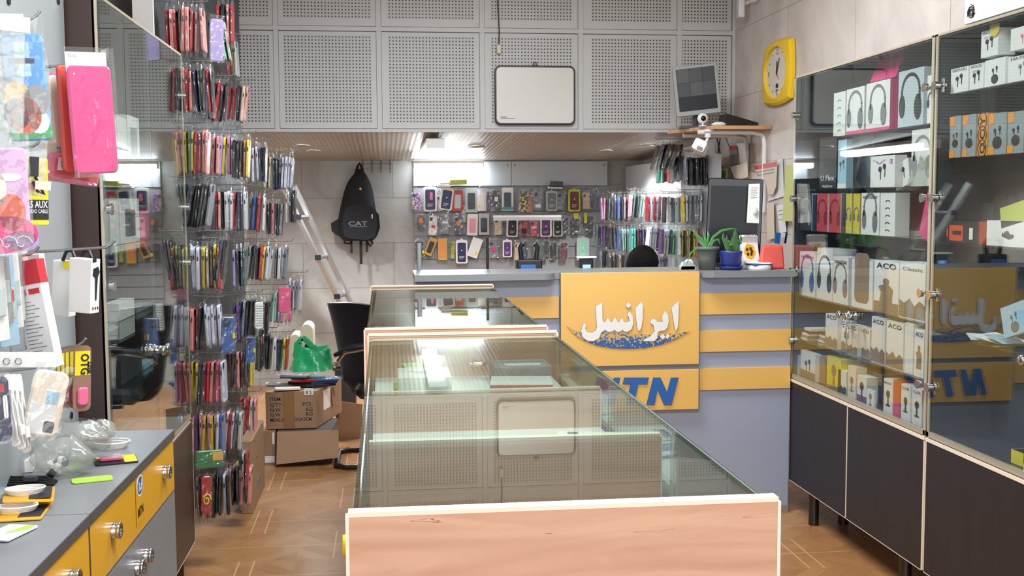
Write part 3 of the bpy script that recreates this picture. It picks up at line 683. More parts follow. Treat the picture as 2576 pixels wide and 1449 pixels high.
def hook_run(px0, px1, py, Y, cols, where, group, wall_x, sgn, dy=0, lean=0, bags=True, kind=0, yslope=0, rnd=random.Random(3)):
    """a wall hook with its row of cases: px0..px1 the run in view, py the height of the rod, Y its distance"""
    n = len(cols); a = at(px0, py, Y=Y); c = at(px1, py, Y=Y); z = a.z
    tip = max(a.x, c.x)+.012 if sgn > 0 else min(a.x, c.x)-.012
    hk = MB(); hk.tube([(wall_x, Y, z+.006), (tip, Y, z+.006), (tip+sgn*.012, Y, z+.02)], .0024, 6)
    tag(hk.build('display_hook', 'steel'), 'steel hook, '+where.replace('on the ', '')+', '+NAMES[cols[0]]+' case first', 'hook', 'hooks of the case racks')
    for i, ch in enumerate(cols):
        if ch == ' ': continue
        f = (i+.5)/n; x = a.x+(c.x-a.x)*f
        kd = kind if kind else rnd.choice((0, 0, 0, 1, 2))
        o = bpy.data.objects.new('phone_case', case_mesh(ch, kd)); C.objects.link(o)
        o.location = (x, Y+rnd.uniform(-.012, .012), z+rnd.uniform(-.006, .004))
        o.rotation_euler = (rnd.uniform(-.05, .05), lean+rnd.uniform(-.05, .05), rnd.uniform(-.08, .08)+dy)
        d = 'left' if sgn > 0 else 'left'
        tag(o, '%s bagged phone case, %s along, %s' % (NAMES[ch], ORD[i], where.replace('on the ', '')), 'phone case', group)
        if bags:
            q = bpy.data.objects.new('bag', rnd.choice(BAGS)); C.objects.link(q); q.parent = o
            q.rotation_euler = (0, 0, PI if rnd.random() < .5 else 0)
        ncase[0] += 1
# the left rack: a tall board set a little off the wall, four files of hooks
RB = MB().add([(-.97, 4.68, .12), (-.935, 4.68, .12), (-.80, 6.55, .12), (-.835, 6.55, .12), (-.97, 4.68, 2.75), (-.935, 4.68, 2.75), (-.80, 6.55, 2.75), (-.835, 6.55, 2.75)],
              [(0, 3, 2, 1), (4, 5, 6, 7), (0, 1, 5, 4), (1, 2, 6, 5), (2, 3, 7, 6), (3, 0, 4, 7)])
o = tag(RB.build('rack_board', 'dark_grey'), 'tall grey rack board standing along the left wall behind the bagged phone cases', 'rack')  # dark colour put on the board as the shade between the hanging cases
MB().box((-.985, 4.655, .12), (-.905, 4.675, 2.98)).build('end_board', 'white_paint', o)
for y in (4.75, 6.45): MB().box((-.98+(y-4.7)*.085, y, 0), (-.93+(y-4.7)*.085, y+.05, .12)).build('foot', 'dark_steel', o)
G = 'bagged phone cases on the left rack'
files = ['nearest', 'second', 'third', 'farthest']
FY = [4.80, 5.35, 5.85, 6.35]
rows = [  # (file, px0, px1, py of rod, colours, lean)
    (0, 416, 512, 8, 'rprkpprpp', 0, 1), (1, 520, 568, 40, 'klmc', .12, 1), (1, 545, 590, 0, 'rkpr', 0, 15), (2, 572, 596, 90, 'ryc', 0, 1),
    (0, 452, 536, 158, 'pprpnnynrk', .03, 2), (1, 536, 578, 195, 'kkrkk', -.12, 2), (2, 580, 632, 205, 'rrkep', -.12, 2),
    (0, 432, 530, 315, 'PPyygyrrpp', -.03, 3), (1, 538, 590, 330, 'pplyPw', -.04, 3), (1, 588, 632, 340, 'kkkoy', -.05, 16), (2, 634, 672, 358, 'wwnkk', 0, 3), (3, 670, 742, 385, 'eeknnwwww', -.04, 3),
    (0, 462, 542, 450, 'qqqkkkkks', -.16, 4), (1, 540, 622, 470, 'rpkcWwrnwc', -.03, 4), (2, 630, 672, 482, 'xbrW', -.08, 4), (3, 666, 716, 500, 'kkPkks', -.03, 4), (3, 716, 746, 470, 'ckk', 0, 17),
    (0, 478, 556, 604, 'wwwwyekyr', 0, 5), (0, 556, 576, 585, 'kqqk', -.14, 18), (1, 586, 622, 612, 'lkng', 0, 5), (2, 622, 682, 606, 'xskkryw', -.12, 5), (3, 684, 728, 612, 'WxWwx', -.08, 5), (3, 726, 764, 690, 'wwxw', -.05, 19),
    (0, 420, 474, 752, 'bbwwww', 0, 6), (0, 474, 514, 758, 'pprk', -.03, 6), (0, 513, 553, 752, 'wwwww', .03, 20), (1, 588, 608, 748, 'vvm', 0, 6), (1, 606, 650, 740, 'nxkkk', -.06, 16), (2, 648, 684, 745, 'kgkk', -.10, 6), (3, 684, 738, 720, 'tmlPph', -.08, 6),
    (0, 472, 566, 893, 'xyynrrphw', -.03, 7), (1, 566, 616, 868, 'kdkpP', -.02, 7), (1, 612, 642, 866, 'kky', -.08, 16), (2, 640, 690, 830, 'dgrkkk', -.06, 7), (3, 690, 730, 840, 'Wnkyr', -.05, 7),
    (0, 486, 562, 1024, 'PvPPyPyPwb', -.03, 8), (1, 562, 612, 1020, 'prWrwkxc', -.09, 8), (2, 604, 648, 990, 'rRrwp'.replace('R', 'P'), -.06, 8),
    (0, 494, 546, 1182, 'pkprryk', 0, 9), (0, 546, 578, 1172, 'kkwk', -.03, 18), (1, 578, 636, 1162, 'Pkkppkp', -.05, 9), (1, 600, 628, 1120, 'gwr', 0, 17),
]
rown = {1: 'top row', 2: 'second row', 3: 'third row', 4: 'fourth row', 5: 'fifth row', 6: 'sixth row', 7: 'seventh row', 8: 'eighth row', 9: 'bottom row', 15: 'spare top hook', 16: 'short hook', 17: 'small hook', 18: 'leaning bunch', 19: 'end bunch', 20: 'banded bunch'}
for k, (fi, a, c, py, cols, lean, rw) in enumerate(rows):
    y = FY[fi]; wx = -.945+(y-4.7)*.075
    near = {15: 'top row', 16: '', 17: '', 18: '', 19: '', 20: ''}.get(rw, '')
    w = '%s file, %s' % (files[fi], rown[rw])
    if rw > 15: w += ' row %s' % ['one', 'two', 'three', 'four', 'five', 'six', 'seven', 'eight', 'nine'][min(8, max(0, int((py-8)/146+.4)))]
    hook_run(a, c, py-2, y, cols, 'on the left rack, '+w, G, wx, 1, lean=-lean)

# right rack
def XYr(px): return 9.2-(px-1500)*.0087
G2 = 'bagged phone cases on the right rack'
rrows = [(1656, 1700, 386, 'tmrrps', 'top row, farther bunch', 0), (1690, 1722, 380, 'sWwxW', 'top row, middle bunch', 0), (1720, 1784, 384, 'nkkkqkkqk', 'top row, nearer bunch', 0),
         (1508, 1536, 490, 'lPkx', 'second row, farthest bunch', 0), (1536, 1582, 487, 'knbkxr', 'second row, second bunch', 0), (1584, 1626, 478, 'Pgqgm', 'second row, third bunch', .1), (1626, 1664, 484, 'rwrwd', 'second row, fourth bunch', .02), (1668, 1712, 484, 'kWxWx', 'second row, fifth bunch', 0), (1712, 1766, 480, 'yWsssW', 'second row, nearest bunch', 0),
         (1498, 1530, 560, 'gvvk', 'third row, farthest bunch', 0), (1530, 1554, 562, 'kxq', 'third row, second bunch', 0), (1554, 1582, 566, 'bmmx', 'third row, third bunch', 0), (1584, 1626, 566, 'ttdkvn', 'third row, fourth bunch', 0), (1630, 1664, 560, 'WwWv', 'third row, fifth bunch', .12), (1662, 1704, 566, 'vWwgmm', 'third row, sixth bunch', .02), (1704, 1764, 566, 'wykyekyPrs', 'third row, nearest bunch', 0),
         (1506, 1528, 622, 'xkk', 'bottom row, farthest bunch', 0), (1528, 1572, 632, 'qkkek', 'bottom row, second bunch', 0), (1654, 1676, 628, 'xwx', 'bottom row, third bunch', 0)]
for a, c, py, cols, w, lean in rrows:
    hook_run(a, c, py, XYr((a+c)/2), cols, 'on the right rack, '+w, G2, XB, -1, lean=lean)
for a, c, py, cols, w in ((1655, 1720, 352, 'kskxksk', 'laid over the top row'),):
    hook_run(a, c, py, 7.35, cols, 'on the right rack, '+w, G2, XB, -1, lean=.25)
# ---------------------------------------------------------------- boxed cases facing the room on the back wall
YW = 9.40
mat('clear_plastic', 'aab4b2', .2); mat('amber_pack', 'c99a44', .4); mat('flower', '9a6fb8', .45); mat('camo', '2a2a22', .5)
m, nt, bs, N, L = node_mat('blotched_yellow', .4)
nz = N('ShaderNodeTexNoise'); nz.inputs['Scale'].default_value = 40; tc = N('ShaderNodeTexCoord'); L(tc.outputs['Object'], nz.inputs['Vector'])
L(mixc(nt, lin('15140f'), lin('d8c630'), math_(nt, 'GREATER_THAN', nz.outputs['Fac'], .5)), bs.inputs['Base Color'])
m, nt, bs, N, L = node_mat('blotched_violet', .4)
nz = N('ShaderNodeTexNoise'); nz.inputs['Scale'].default_value = 55; tc = N('ShaderNodeTexCoord'); L(tc.outputs['Object'], nz.inputs['Vector'])
L(mixc(nt, lin('7a4f9c'), lin('d9b6d8'), math_(nt, 'GREATER_THAN', nz.outputs['Fac'], .5)), bs.inputs['Base Color'])
GB = 'boxed and bagged cases on the back wall'
def retail(cx, cy, w, h, rot, style, fr, inner, label, extra=None, Y=YW):
    """cx,cy,w,h in the zoomed view of the back wall; a hanging pack that faces the room"""
    p = at(1000+cx/3.8125, 320+cy/3.8125, Y=Y); k = Y/2800/3.8125*1.005; W, H = w*k, h*k
    t = thing('boxed_phone_case', label, 'phone case', (p.x, Y, p.z+H/2), group=GB)
    t.rotation_euler = (0, math.radians(rot), 0)
    T = Matrix.Translation((0, 0, -H/2)) @ Matrix.Rotation(PI/2, 4, 'X')
    if style == 'box':       # white frame box with a window
        r = W*.16
        b = MB().slab(W, H, .022, r, 0, T, 4, .003); b.slab(W*.25, .016, .012, .007, 0, T @ TR(0, H/2+.004, 0))
        b.build('package', fr, t)
        g = MB().slab(W*.72, H*.82, .004, r*.7, 0, T @ TR(0, -H*.02, .011)); c = g.build('case', inner, t)
        a = MB().prism([(W*.05*math.cos(i*PI/6), W*.06*math.sin(i*PI/6)) for i in range(12)], .0006, 0, T @ TR(0, H*.06, .0132)); a.box((-W*.22, -H*.2, .013), (W*.22, -H*.185, .0137), 0, T).box((-W*.22, -H*.25, .013), (W*.18, -H*.237, .0137), 0, T)
        a.box((-W*.22, -H*.30, .013), (W*.1, -H*.287, .0137), 0, T).build('print', 'white', c)
    elif style == 'bag':     # case seen in a clear bag
        b = MB().slab(W*.74, H*.84, .011, W*.12, 0, T @ TR(0, -H*.05, 0), 3, .002); c = b.build('case', inner, t)
        q = MB().slab(W*.26, H*.16, .003, W*.05, 0, T @ TR(-W*.18, H*.22, .006), 3); q.build('camera_opening', 'black' if inner not in ('case_k', 'black') else 'dark_grey', c)
        s_ = MB(); rnd = random.Random(int(cx)); n = 5; vs2 = []
        for j in range(8):
            for i in range(n):
                vs2.append(((i/(n-1)-.5)*W*(.7 if j == 7 else 1.0)+rnd.uniform(-.002, .002), (j/7-.5)*H, .010+rnd.uniform(-.003, .004)))
        s_.add(vs2, [(j*n+i, j*n+i+1, (j+1)*n+i+1, (j+1)*n+i) for j in range(7) for i in range(n-1)], 0, False, T)
        s_.build('bag', fr if fr in M and 'film' in fr else 'thick_film', t)
    elif style == 'card':
        b = MB().slab(W, H, .012, W*.05, 0, T, 2); b.build('package', fr, t)
        c = MB().slab(W*.62, H*.66, .006, W*.1, 0, T @ TR(0, -H*.04, .008), 3).build('case', inner, t)
    if extra:
        em, ew, eh, ex, ey = extra
        e = MB()
        if em == 'orange':
            rnd = random.Random(4)
            e.prism([((.5+.4*rnd.random())*ew*W*math.cos(i*PI/9), (.5+.4*rnd.random())*eh*H*math.sin(i*PI/9)) for i in range(18)], .001, 0, T @ TR(ex*W, ey*H, .0135))
        else: e.slab(ew*W, eh*H, .0012, min(ew*W, eh*H)*.2, 0, T @ TR(ex*W, ey*H, .0145), 2)
        e.build('print', em, t.children[0])
    hk = MB().tube([(0, .05, .012), (0, -.02, .012), (0, -.03, .02)], .0022, 6)
    hk.build('hanger', 'steel', t)
    return t
items = [
 (180,700,105,190,0,'bag','thick_film','blotched_violet','phone case with purple flowers, top left of the back wall',('yellow',.16,.1,-.3,-.15)),
 (313,690,130,235,0,'box','white','navy','white framed box with a navy case, top row below the tube lamp',('pink',.2,.3,.08,.12)),
 (485,690,125,215,8,'box','white','navy','tilted white framed box with a navy case, top row',None),
 (580,705,95,200,2,'card','red','clear_plastic','red rimmed pack with a grey inlay, top row beside the tilted box',None),
 (708,700,112,235,0,'card','clear_plastic','case_k','clear pack with a black case, top row left of the flowered case',None),
 (808,700,85,205,0,'card','white_card','case_W','white case with coloured flowers in the top row',('yellow',.2,.1,-.3,-.28)),
 (945,690,105,225,0,'bag','thick_film','case_k','black case with a white figure in the top row',('white',.3,.2,0,.0)),
 (1055,690,110,220,0,'card','white_card','case_q','pale and teal pack with a slate case in the top row',('teal',.95,.12,0,-.4)),
 (1215,700,105,235,2,'bag','thick_film','blotched_yellow','black and yellow camouflage case in the top row',None),
 (1345,690,105,215,0,'bag','thick_film','case_x','pale blue and grey case in the top row behind film',('white',.5,.15,0,-.3)),
 (1478,708,110,195,0,'box','clear_plastic','print_grey','grey framed see-through box in the top row',None),
 (1575,700,90,190,5,'bag','thick_film','case_x','crumpled clear bag with a grey case, right part of the top row',None),
 (1695,702,120,215,0,'box','kiwi','case_d','yellow-green pack with a wine red case, top row',None),
 (1805,695,90,185,-3,'bag','thick_film','case_e','sand coloured case in the top row near the corner',None),
 (1890,690,80,205,0,'bag','thick_film','case_q','dark slate case, last of the top row',None),
 (222,900,90,170,-2,'bag','thick_film','case_k','black case with an orange flame drawing, second row far left',('orange',.3,.24,0,.05)),
 (345,930,105,225,3,'bag','thick_film','case_W','cream case with a red bird drawing in the second row',('red',.35,.12,.05,-.1)),
 (463,915,100,220,2,'bag','thick_film','case_x','blue grey case with pale lettering in the second row',('white',.5,.08,0,0)),
 (583,925,115,210,-2,'bag','thick_film','case_q','grey case with an orange flame drawing, second row',('orange',.25,.2,0,.02)),
 (722,935,100,205,2,'card','white_card','case_P','rose pink case on a white pack in the second row',None),
 (828,930,100,205,0,'card','clear_plastic','case_k','brown and black clear case in the second row',None),
 (965,940,90,195,0,'bag','thick_film','case_e','cream case hanging under the left end of the white rail',None),
 (1103,960,110,185,2,'box','white','case_k','white framed box with a charcoal case under the white rail',None),
 (1212,950,95,185,0,'bag','thick_film','case_r','red and black case under the white rail',('case_k',.5,.25,0,-.25)),
 (1308,960,90,170,0,'bag','thick_film','case_h','hot pink case under the white rail',('white',.5,.07,0,0)),
 (1422,960,112,185,0,'box','white','case_v','white framed box with a dark violet case under the white rail',None),
 (1535,965,95,170,0,'box','clear_plastic','case_k','grey framed box with a black case at the right end of the rail',None),
 (1610,940,75,190,0,'bag','thick_film','case_q','dark case just right of the white rail',None),
 (1710,930,90,190,0,'bag','thick_film','case_q','dark blue case with a lime header in the second row',('kiwi',.5,.3,0,.42)),
 (1845,930,90,200,0,'bag','thick_film','case_k','black case at the right end of the second row',('kiwi',.3,.5,-.5,.3)),
 (210,1175,100,215,0,'bag','thick_film','case_k','black camera-ring case in the bottom row far left',('yellow',.16,.14,.35,-.1)),
 (350,1150,75,170,22,'card','amber_pack','camo','amber and black pack leaning in the bottom row',None),
 (432,1170,85,205,0,'card','amber_pack','case_o','golden yellow pack in the bottom row',None),
 (615,1195,112,225,0,'box','white','navy','white framed box with a navy case, bottom row',None),
 (775,1160,100,190,20,'card','white_card','case_W','tilted pale pack with a yellow sticker, bottom row',('yellow',.2,.12,.3,-.25)),
 (920,1160,105,190,0,'bag','thick_film','case_x','grey case with a magenta diamond, bottom row',('hot_pink',.35,.2,0,-.05)),
 (1052,1165,88,165,0,'box','white_card','case_v','small white framed box with a purple case, bottom row',None),
 (1150,1180,60,200,3,'bag','thick_film','case_e','slim pale pink bagged case, bottom row',None),
 (1215,1170,70,200,-3,'bag','thick_film','case_q','grey bagged case behind the desk terminal, bottom row',None),
 (1355,1180,100,205,0,'bag','thick_film','case_g','dark green bagged case, bottom row centre',None),
 (1430,1170,60,200,0,'bag','thick_film','case_k','black bagged case beside the dark green one',None),
 (1597,1180,88,190,0,'bag','thick_film','case_d','wine red bagged case, bottom row',None),
 (1778,1170,125,225,0,'box','clear_plastic','case_m','large clear pack with a mint green case, bottom row',None)]
for it in items: retail(*it)
for it in [(880,700,60,215,0,'bag','thick_film','case_v','violet case tucked behind, top row'),(640,820,60,190,4,'bag','thick_film','case_c','clear case tucked behind the second row'),(530,1170,50,200,0,'bag','thick_film','kiwi','lime case tucked behind the navy box, bottom row'),
           (400,720,60,180,-3,'bag','thick_film','case_W','clear case tucked behind the tilted box, top row'),(1270,720,60,200,0,'bag','thick_film','case_o','brown orange case tucked beside the camouflage one'),(1500,1180,70,200,0,'bag','thick_film','case_k','black case in the shade of the bottom row')]:
    retail(*it, Y=YW+.03)
# flat packs lying over the top row
def flat_pack(cx, cy, w, h, label, m, rot=0, mat2=None):
    p = at(1000+cx/3.8125, 320+cy/3.8125, Y=YW-.02); k = YW/2800/3.8125
    o = MB().slab(w*k, .10, h*k, .008, 0, TR(0, 0, 0, 0, math.radians(rot)), 2, .001).build('flat_pack', m, loc=None); o.location = p
    return tag(o, label, 'package', 'packs lying on the hooks')
flat_pack(580, 528, 165, 45, 'lime printed pack lying on the hooks of the back wall', 'kiwi', -2)
flat_pack(455, 540, 110, 18, 'upper white pack lying left of the lime pack', 'white', -4)
flat_pack(445, 566, 120, 18, 'lower white pack lying left of the lime pack', 'white_card', 2)
flat_pack(1525, 545, 105, 50, 'dark flat pack lying on hooks of the back wall', 'dark_grey', 2)
flat_pack(1505, 582, 150, 18, 'silver flat pack under the dark flat pack', 'steel', 2)
flat_pack(880, 575, 190, 14, 'thin grey pack lying above the white figure case', 'grey', 3)
# white rail
a = at(1241, 546, Y=9.18); c = at(1411, 549, Y=9.18)
t = thing('display_rail', 'white horizontal rail hanging in front of the boxed cases', 'rail', (a+c)/2)
W = (c-a).length
MB().box((-W/2, -.02, -.022), (W/2, .02, .004)).build('channel', 'alu', t); MB().box((-W/2, -.022, .004), (W/2, .022, .02)).build('top_strip', 'white', t)
for s in (-1, 1): MB().tube([(s*W*.3, .0, .01), (s*W*.3, .27, .02)], .004, 6).build('bracket', 'steel', t)

# ---------------------------------------------------------------- wall hook rail, backpack
p = at(945, 418, Y=9.46)
t = thing('hook_rail', 'wire coat hook rail on the back wall above the ladder', 'hook rail', p)
MB().tube([(-.13, 0, .02), (.13, 0, .02), (.16, 0, 0), (.13, 0, -.02), (-.13, 0, -.02)], .004, 6).build('frame', 'steel', t)
for k in range(4):
    x = -.105+k*.075
    MB().tube([(x, .01, .045), (x, -.03, .03), (x, -.03, -.04), (x, -.055, -.055), (x, -.07, -.03)], .004, 6).build('hook', 'steel', t)
def gridsurf(mb, pts, mi=0, closed=False):
    R = len(pts); n = len(pts[0]); v = [q for r in pts for q in r]
    mb.add(v, [(i*n+k, i*n+(k+1) % n, (i+1)*n+(k+1) % n, (i+1)*n+k) for i in range(R-1) for k in range(n if closed else n-1)], mi, True)
    return mb
YP = 9.30
def bp_(px, py, y=YP): return at(px, py, Y=y)
c0 = bp_(900, 600)
t = thing('backpack', 'black backpack hanging by its loop on the tiled back wall', 'backpack', c0)
prof = [(425, 905, 4), (436, 905, 14), (450, 903, 24), (470, 902, 34), (495, 901, 39), (515, 900, 43), (533, 900, 46), (550, 900, 50), (570, 901, 52), (588, 901, 51), (600, 901, 44), (606, 901, 36)]
rings = []
for py, cx, hw in prof:
    ring = []
    a = bp_(cx, py); w = hw*YP/2800; d = .03+.10*math.sin(min(1, (py-420)/100)*PI/2)
    for k in range(20):
        th = 2*PI*k/20; cc, ss = math.cos(th), math.sin(th)
        ring.append(Vector((a.x+w*math.copysign(abs(cc)**.7, cc), YP+.06+ss*d*.9*(1 if ss < 0 else .6), a.z))-c0)
    rings.append(ring)
mb = gridsurf(MB(), rings, closed=True); mb.add(rings[-1], [tuple(range(20))]); mb.add(rings[0], [tuple(range(20))[::-1]])
body = mb.build('body', 'bag_cloth', t); sm = body.modifiers.new('s', 'SUBSURF'); sm.levels = 1; sm.render_levels = 2
def padded(poly, y, th, name, m, parent, bev=.012):
    q = MB().prism([(bp_(x, yy).x-c0.x, bp_(x, yy).z-c0.z) for x, yy in poly], th, 0, Matrix.Translation((0, y-c0.y, 0)) @ Matrix.Rotation(PI/2, 4, 'X'))
    return q.build(name, m, parent, bevel=bev)
padded([(870,522),(895,513),(935,518),(946,530),(949,570),(944,596),(925,603),(878,600),(866,590),(862,560)], YP-.02, .05, 'front_pocket', 'bag_cloth', t)
padded([(848,552),(832,562),(834,582),(846,592),(862,596),(862,560)], YP+.07, .05, 'side_pocket', 'bag_cloth', t)
padded([(946,532),(953,540),(956,572),(950,590),(944,597)], YP+.05, .05, 'side_pocket', 'bag_cloth', t, .006)
hl = MB().tube([(x-c0.x, .02, z-c0.z) for x, z in [(bp_(px, py).x, bp_(px, py).z) for px, py in ((893,440),(900,417),(904,411),(908,417),(916,440))]], .011, 6); hl.build('top_loop', 'bag_cloth', t)
for px, y0_, y1_, w in ((884, 600, 637, 6), (908, 600, 664, 8), (923, 600, 634, 6)):
    a = bp_(px-w/2, y0_); c = bp_(px+w/2, y1_)
    MB().box((a.x-c0.x, .0, c.z-c0.z), (c.x-c0.x, .008, a.z-c0.z)).build('strap', 'bag_cloth', t)
MB().tube([Vector((bp_(px, py).x, YP+.05, bp_(px, py).z))-c0 for px, py in ((866,600),(866,612),(880,614),(884,602))], .008, 6).build('strap', 'bag_cloth', t)
MB().tube([Vector((bp_(px, py).x, YP+.05, bp_(px, py).z))-c0 for px, py in ((930,600),(937,612),(932,620),(924,610))], .008, 6).build('strap', 'bag_cloth', t)
lg = MB(); cT = face_front(bp_(901, 567).x-c0.x, -.0755, bp_(901, 567).z-c0.z); lg.text('CAT', .05, cT, 0, .02, wid=.155).box((-.07, -.012, 0), (.075, -.007, .002), 0, cT)
lg.build('lettering', 'print_grey', t.children[1])
MB().prism([(-.008, .012), (.008, .012), (.008, -.004), (0, -.014), (-.008, -.004)], .004, 0, face_front(bp_(907, 476).x-c0.x, -.03, bp_(907, 476).z-c0.z)).build('badge', 'amber', t)
MB().box((bp_(935, 545).x-c0.x, -.078, bp_(935, 549).z-c0.z), (bp_(938, 545).x-c0.x, -.072, bp_(935, 539).z-c0.z)).build('zip_pull', 'steel', t.children[1])

# ---------------------------------------------------------------- ladder leaning behind the left rack
a = at(737, 520, Y=8.6); c = at(862, 775, Y=8.9)
lt = thing('ladder', 'aluminium ladder leaning against the back wall beside the left rack', 'ladder', (c.x, 8.9, 0))
d = (a-c).normalized(); bot = c - d*(c.z/d.z); top = a + d*.18
loc = lt.location
for off, dp in ((0, 0), (.07, .33)):
    o0 = Vector((off, dp*.6, 0))
    mb = MB(); ax = d; sx = Vector((1, 0, 0)); sx = (sx-ax*sx.dot(ax)).normalized(); sy = ax.cross(sx)
    P = [bot+o0+sx*u+sy*w for u, w in ((-.014, -.035), (.014, -.035), (.014, .035), (-.014, .035))]; Q = [top+o0+sx*u+sy*w for u, w in ((-.014, -.035), (.014, -.035), (.014, .035), (-.014, .035))]
    mb.add([q-loc for q in P+Q], [(3, 2, 1, 0), (4, 5, 6, 7), (0, 1, 5, 4), (1, 2, 6, 5), (2, 3, 7, 6), (3, 0, 4, 7)]); mb.build('rail', 'alu', lt)
Ltot = (top-bot).length
for k in range(1, 6):
    q = bot+d*(Ltot*(k-.45)/5.3)
    mb = MB().tube([q-loc, q+Vector((.07, .2, 0))-loc], .02, 4); mb.build('rung', 'alu', lt)
    mb = MB().box((-.02, -.045, -.02), (.028, -.038, .02), 0, Matrix.Translation(q-loc+Vector((.0, 0, 0)))); mb.build('rung_cap', 'black', lt)
# ---------------------------------------------------------------- on the upper cupboard face
pc = at(1346, 240, Y=YM-.03); W = .203*YM*1000/2800; H = .146*YM*1000/2800
t = thing('whiteboard', 'small blank whiteboard with a dark rounded frame hanging on the perforated doors', 'whiteboard', (pc.x, YM-.03, pc.z))
F = Matrix.Rotation(PI/2, 4, 'X')
MB().slab(W, H, .014, .035, 0, F, 6, .003).build('frame', 'black', t)
MB().slab(W-.022, H-.022, .004, .028, 0, Matrix.Translation((0, -.0075, 0)) @ F, 6).build('writing_surface', 'whiteboard_white' if 'whiteboard_white' in M else 'white', t)
MB().tube([(-.012, 0, H/2), (-.008, -.002, H/2+.02), (.008, -.002, H/2+.02), (.012, 0, H/2)], .0035, 6).build('hanger', 'dark_steel', t)
MB().box((-W/2+.035, -.0102, -H/2+.045), (-W/2+.075, -.0096, -H/2+.050)).box((-W/2+.035, -.0102, -H/2+.037), (-W/2+.125, -.0096, -H/2+.040)).build('print', 'print_grey', t)
pts = [at(x, y, Y=YM-.03) for x, y in ((1249, -60), (1252, 0), (1254, 40), (1256, 80), (1255, 112))]
t = thing('pull_switch', 'dark cord with a small pear switch hanging before the perforated doors', 'switch', pts[-1])
MB().tube([p-pts[-1] for p in pts], .0035, 6).build('cord', 'black', t)
MB().slab(.026, .058, .018, .011, 0, Matrix.Translation((0, 0, -.028)) @ F, 4, .004).build('switch_body', 'beige_plastic', t)
# ---------------------------------------------------------------- right wall: clock, sensor, poster, papers
XWf = XR-.004
ya = at(1986, 170, X=XR-.03).y; yb = at(1921, 170, X=XR-.03).y
zt_ = at(1986, 96, X=XR-.03).z; zb_ = at(1986, 246, X=XR-.03).z
W = yb-ya; H = zt_-zb_
t = thing('wall_clock', 'yellow wall clock with a pale oval dial on the stone wall', 'clock', (XR, (ya+yb)/2, (zt_+zb_)/2))
T = face_left(0, 0, 0)
out = []
for (x0, y0_), (x1, y1_) in (((-W/2, -H/2), (W/2, -H/2)), ((W/2, -H/2), (W/2, H/2)), ((W/2, H/2), (-W/2, H/2)), ((-W/2, H/2), (-W/2, -H/2))):
    for k in range(10):
        f = k/10; bulge = .022*math.sin(PI*f); nx, ny = (y1_-y0_), -(x1-x0); l = math.hypot(nx, ny)
        out.append((x0+(x1-x0)*f+nx/l*bulge, y0_+(y1_-y0_)*f+ny/l*bulge))
b = MB(); lay = [(1.0, .004), (1.0, .022), (.93, .034)]
rings = [[T @ Vector((x*s, y*s, z)) for x, y in out] for s, z in lay]
ova = lambda a, b_, z: [T @ Vector((a*math.cos(th), b_*math.sin(th), z)) for th in [math.atan2(y/H, x/W) for x, y in out]]
a_, b_ = W*.455, H*.47
rings += [ova(a_, b_, .040), ova(a_*.95, b_*.95, .040), ova(a_*.93, b_*.93, .022)]
gridsurf(b, rings, closed=True); b.sm = [False]*len(b.sm); b.build('case', 'clock_yellow' if 'clock_yellow' in M else 'yellow', t)
MB().prism([(a_*.935*math.cos(k*PI/20), b_*.935*math.sin(k*PI/20)) for k in range(40)], .003, 0, T @ TR(0, 0, .020)).build('dial', 'cream_paper', t)
b = MB()
for s_, ang in (('12', 90), ('3', 0), ('6', -90), ('9', 180)):
    b.text(s_, .048, T @ TR(a_*.74*math.cos(math.radians(ang)), b_*.76*math.sin(math.radians(ang))-.016, .0235), 0)
for k in range(12):
    if k % 3: b.box((-.003, -.005, 0), (.003, .005, .001), 0, T @ TR(a_*.76*math.cos(k*PI/6), b_*.78*math.sin(k*PI/6), .0235))
b.prism([(.020*math.cos(k*PI/8), -.075+.014*math.sin(k*PI/8)) for k in range(16)], .001, 0, T @ TR(0, 0, .0235)).text('MTN', .020, T @ TR(0, -.108, .0235), 0, .02, wid=.04)
b.build('numerals', 'print_dark', t)
for ang, l, w in ((62, .085, .0035), (88, .062, .005), (-55, .05, .0015)):
    MB().box((-w, -.015, 0), (w, l, .0015), 0, T @ TR(0, 0, .027, 0, 0, math.radians(ang-90))).build('hand', 'print_dark' if w > .002 else 'red', t)
MB().cyl(T @ Vector((0, 0, .024)), T @ Vector((0, 0, .031)), .005).build('pin', 'print_dark', t)
p = at(1868, 22, X=XR-.06)
t = thing('motion_sensor', 'white motion sensor on a bracket high on the stone wall', 'sensor', (XR, p.y, p.z))
o = MB().box((-.09, -.03, -.055), (-.055, .03, .06), 0).build('body', 'white', t, bevel=.006)
MB().box((-.094, -.02, -.045), (-.090, .02, -.005), 0).build('lens', 'milky_lens' if 'milky_lens' in M else 'grey', o)
MB().cyl((-.056, 0, .03), (-.002, 0, .045), .012).build('bracket', 'white', t)
t2 = at(1893, 12, X=XR-.05)
MB().lathe([(0, -.035), (.02, -.03), (.03, -.01), (.03, .02), (.0, .03)], 16, T=TR(-.03, -.13, .05, 0, .4, 0)).build('alarm_dome', 'white', t)
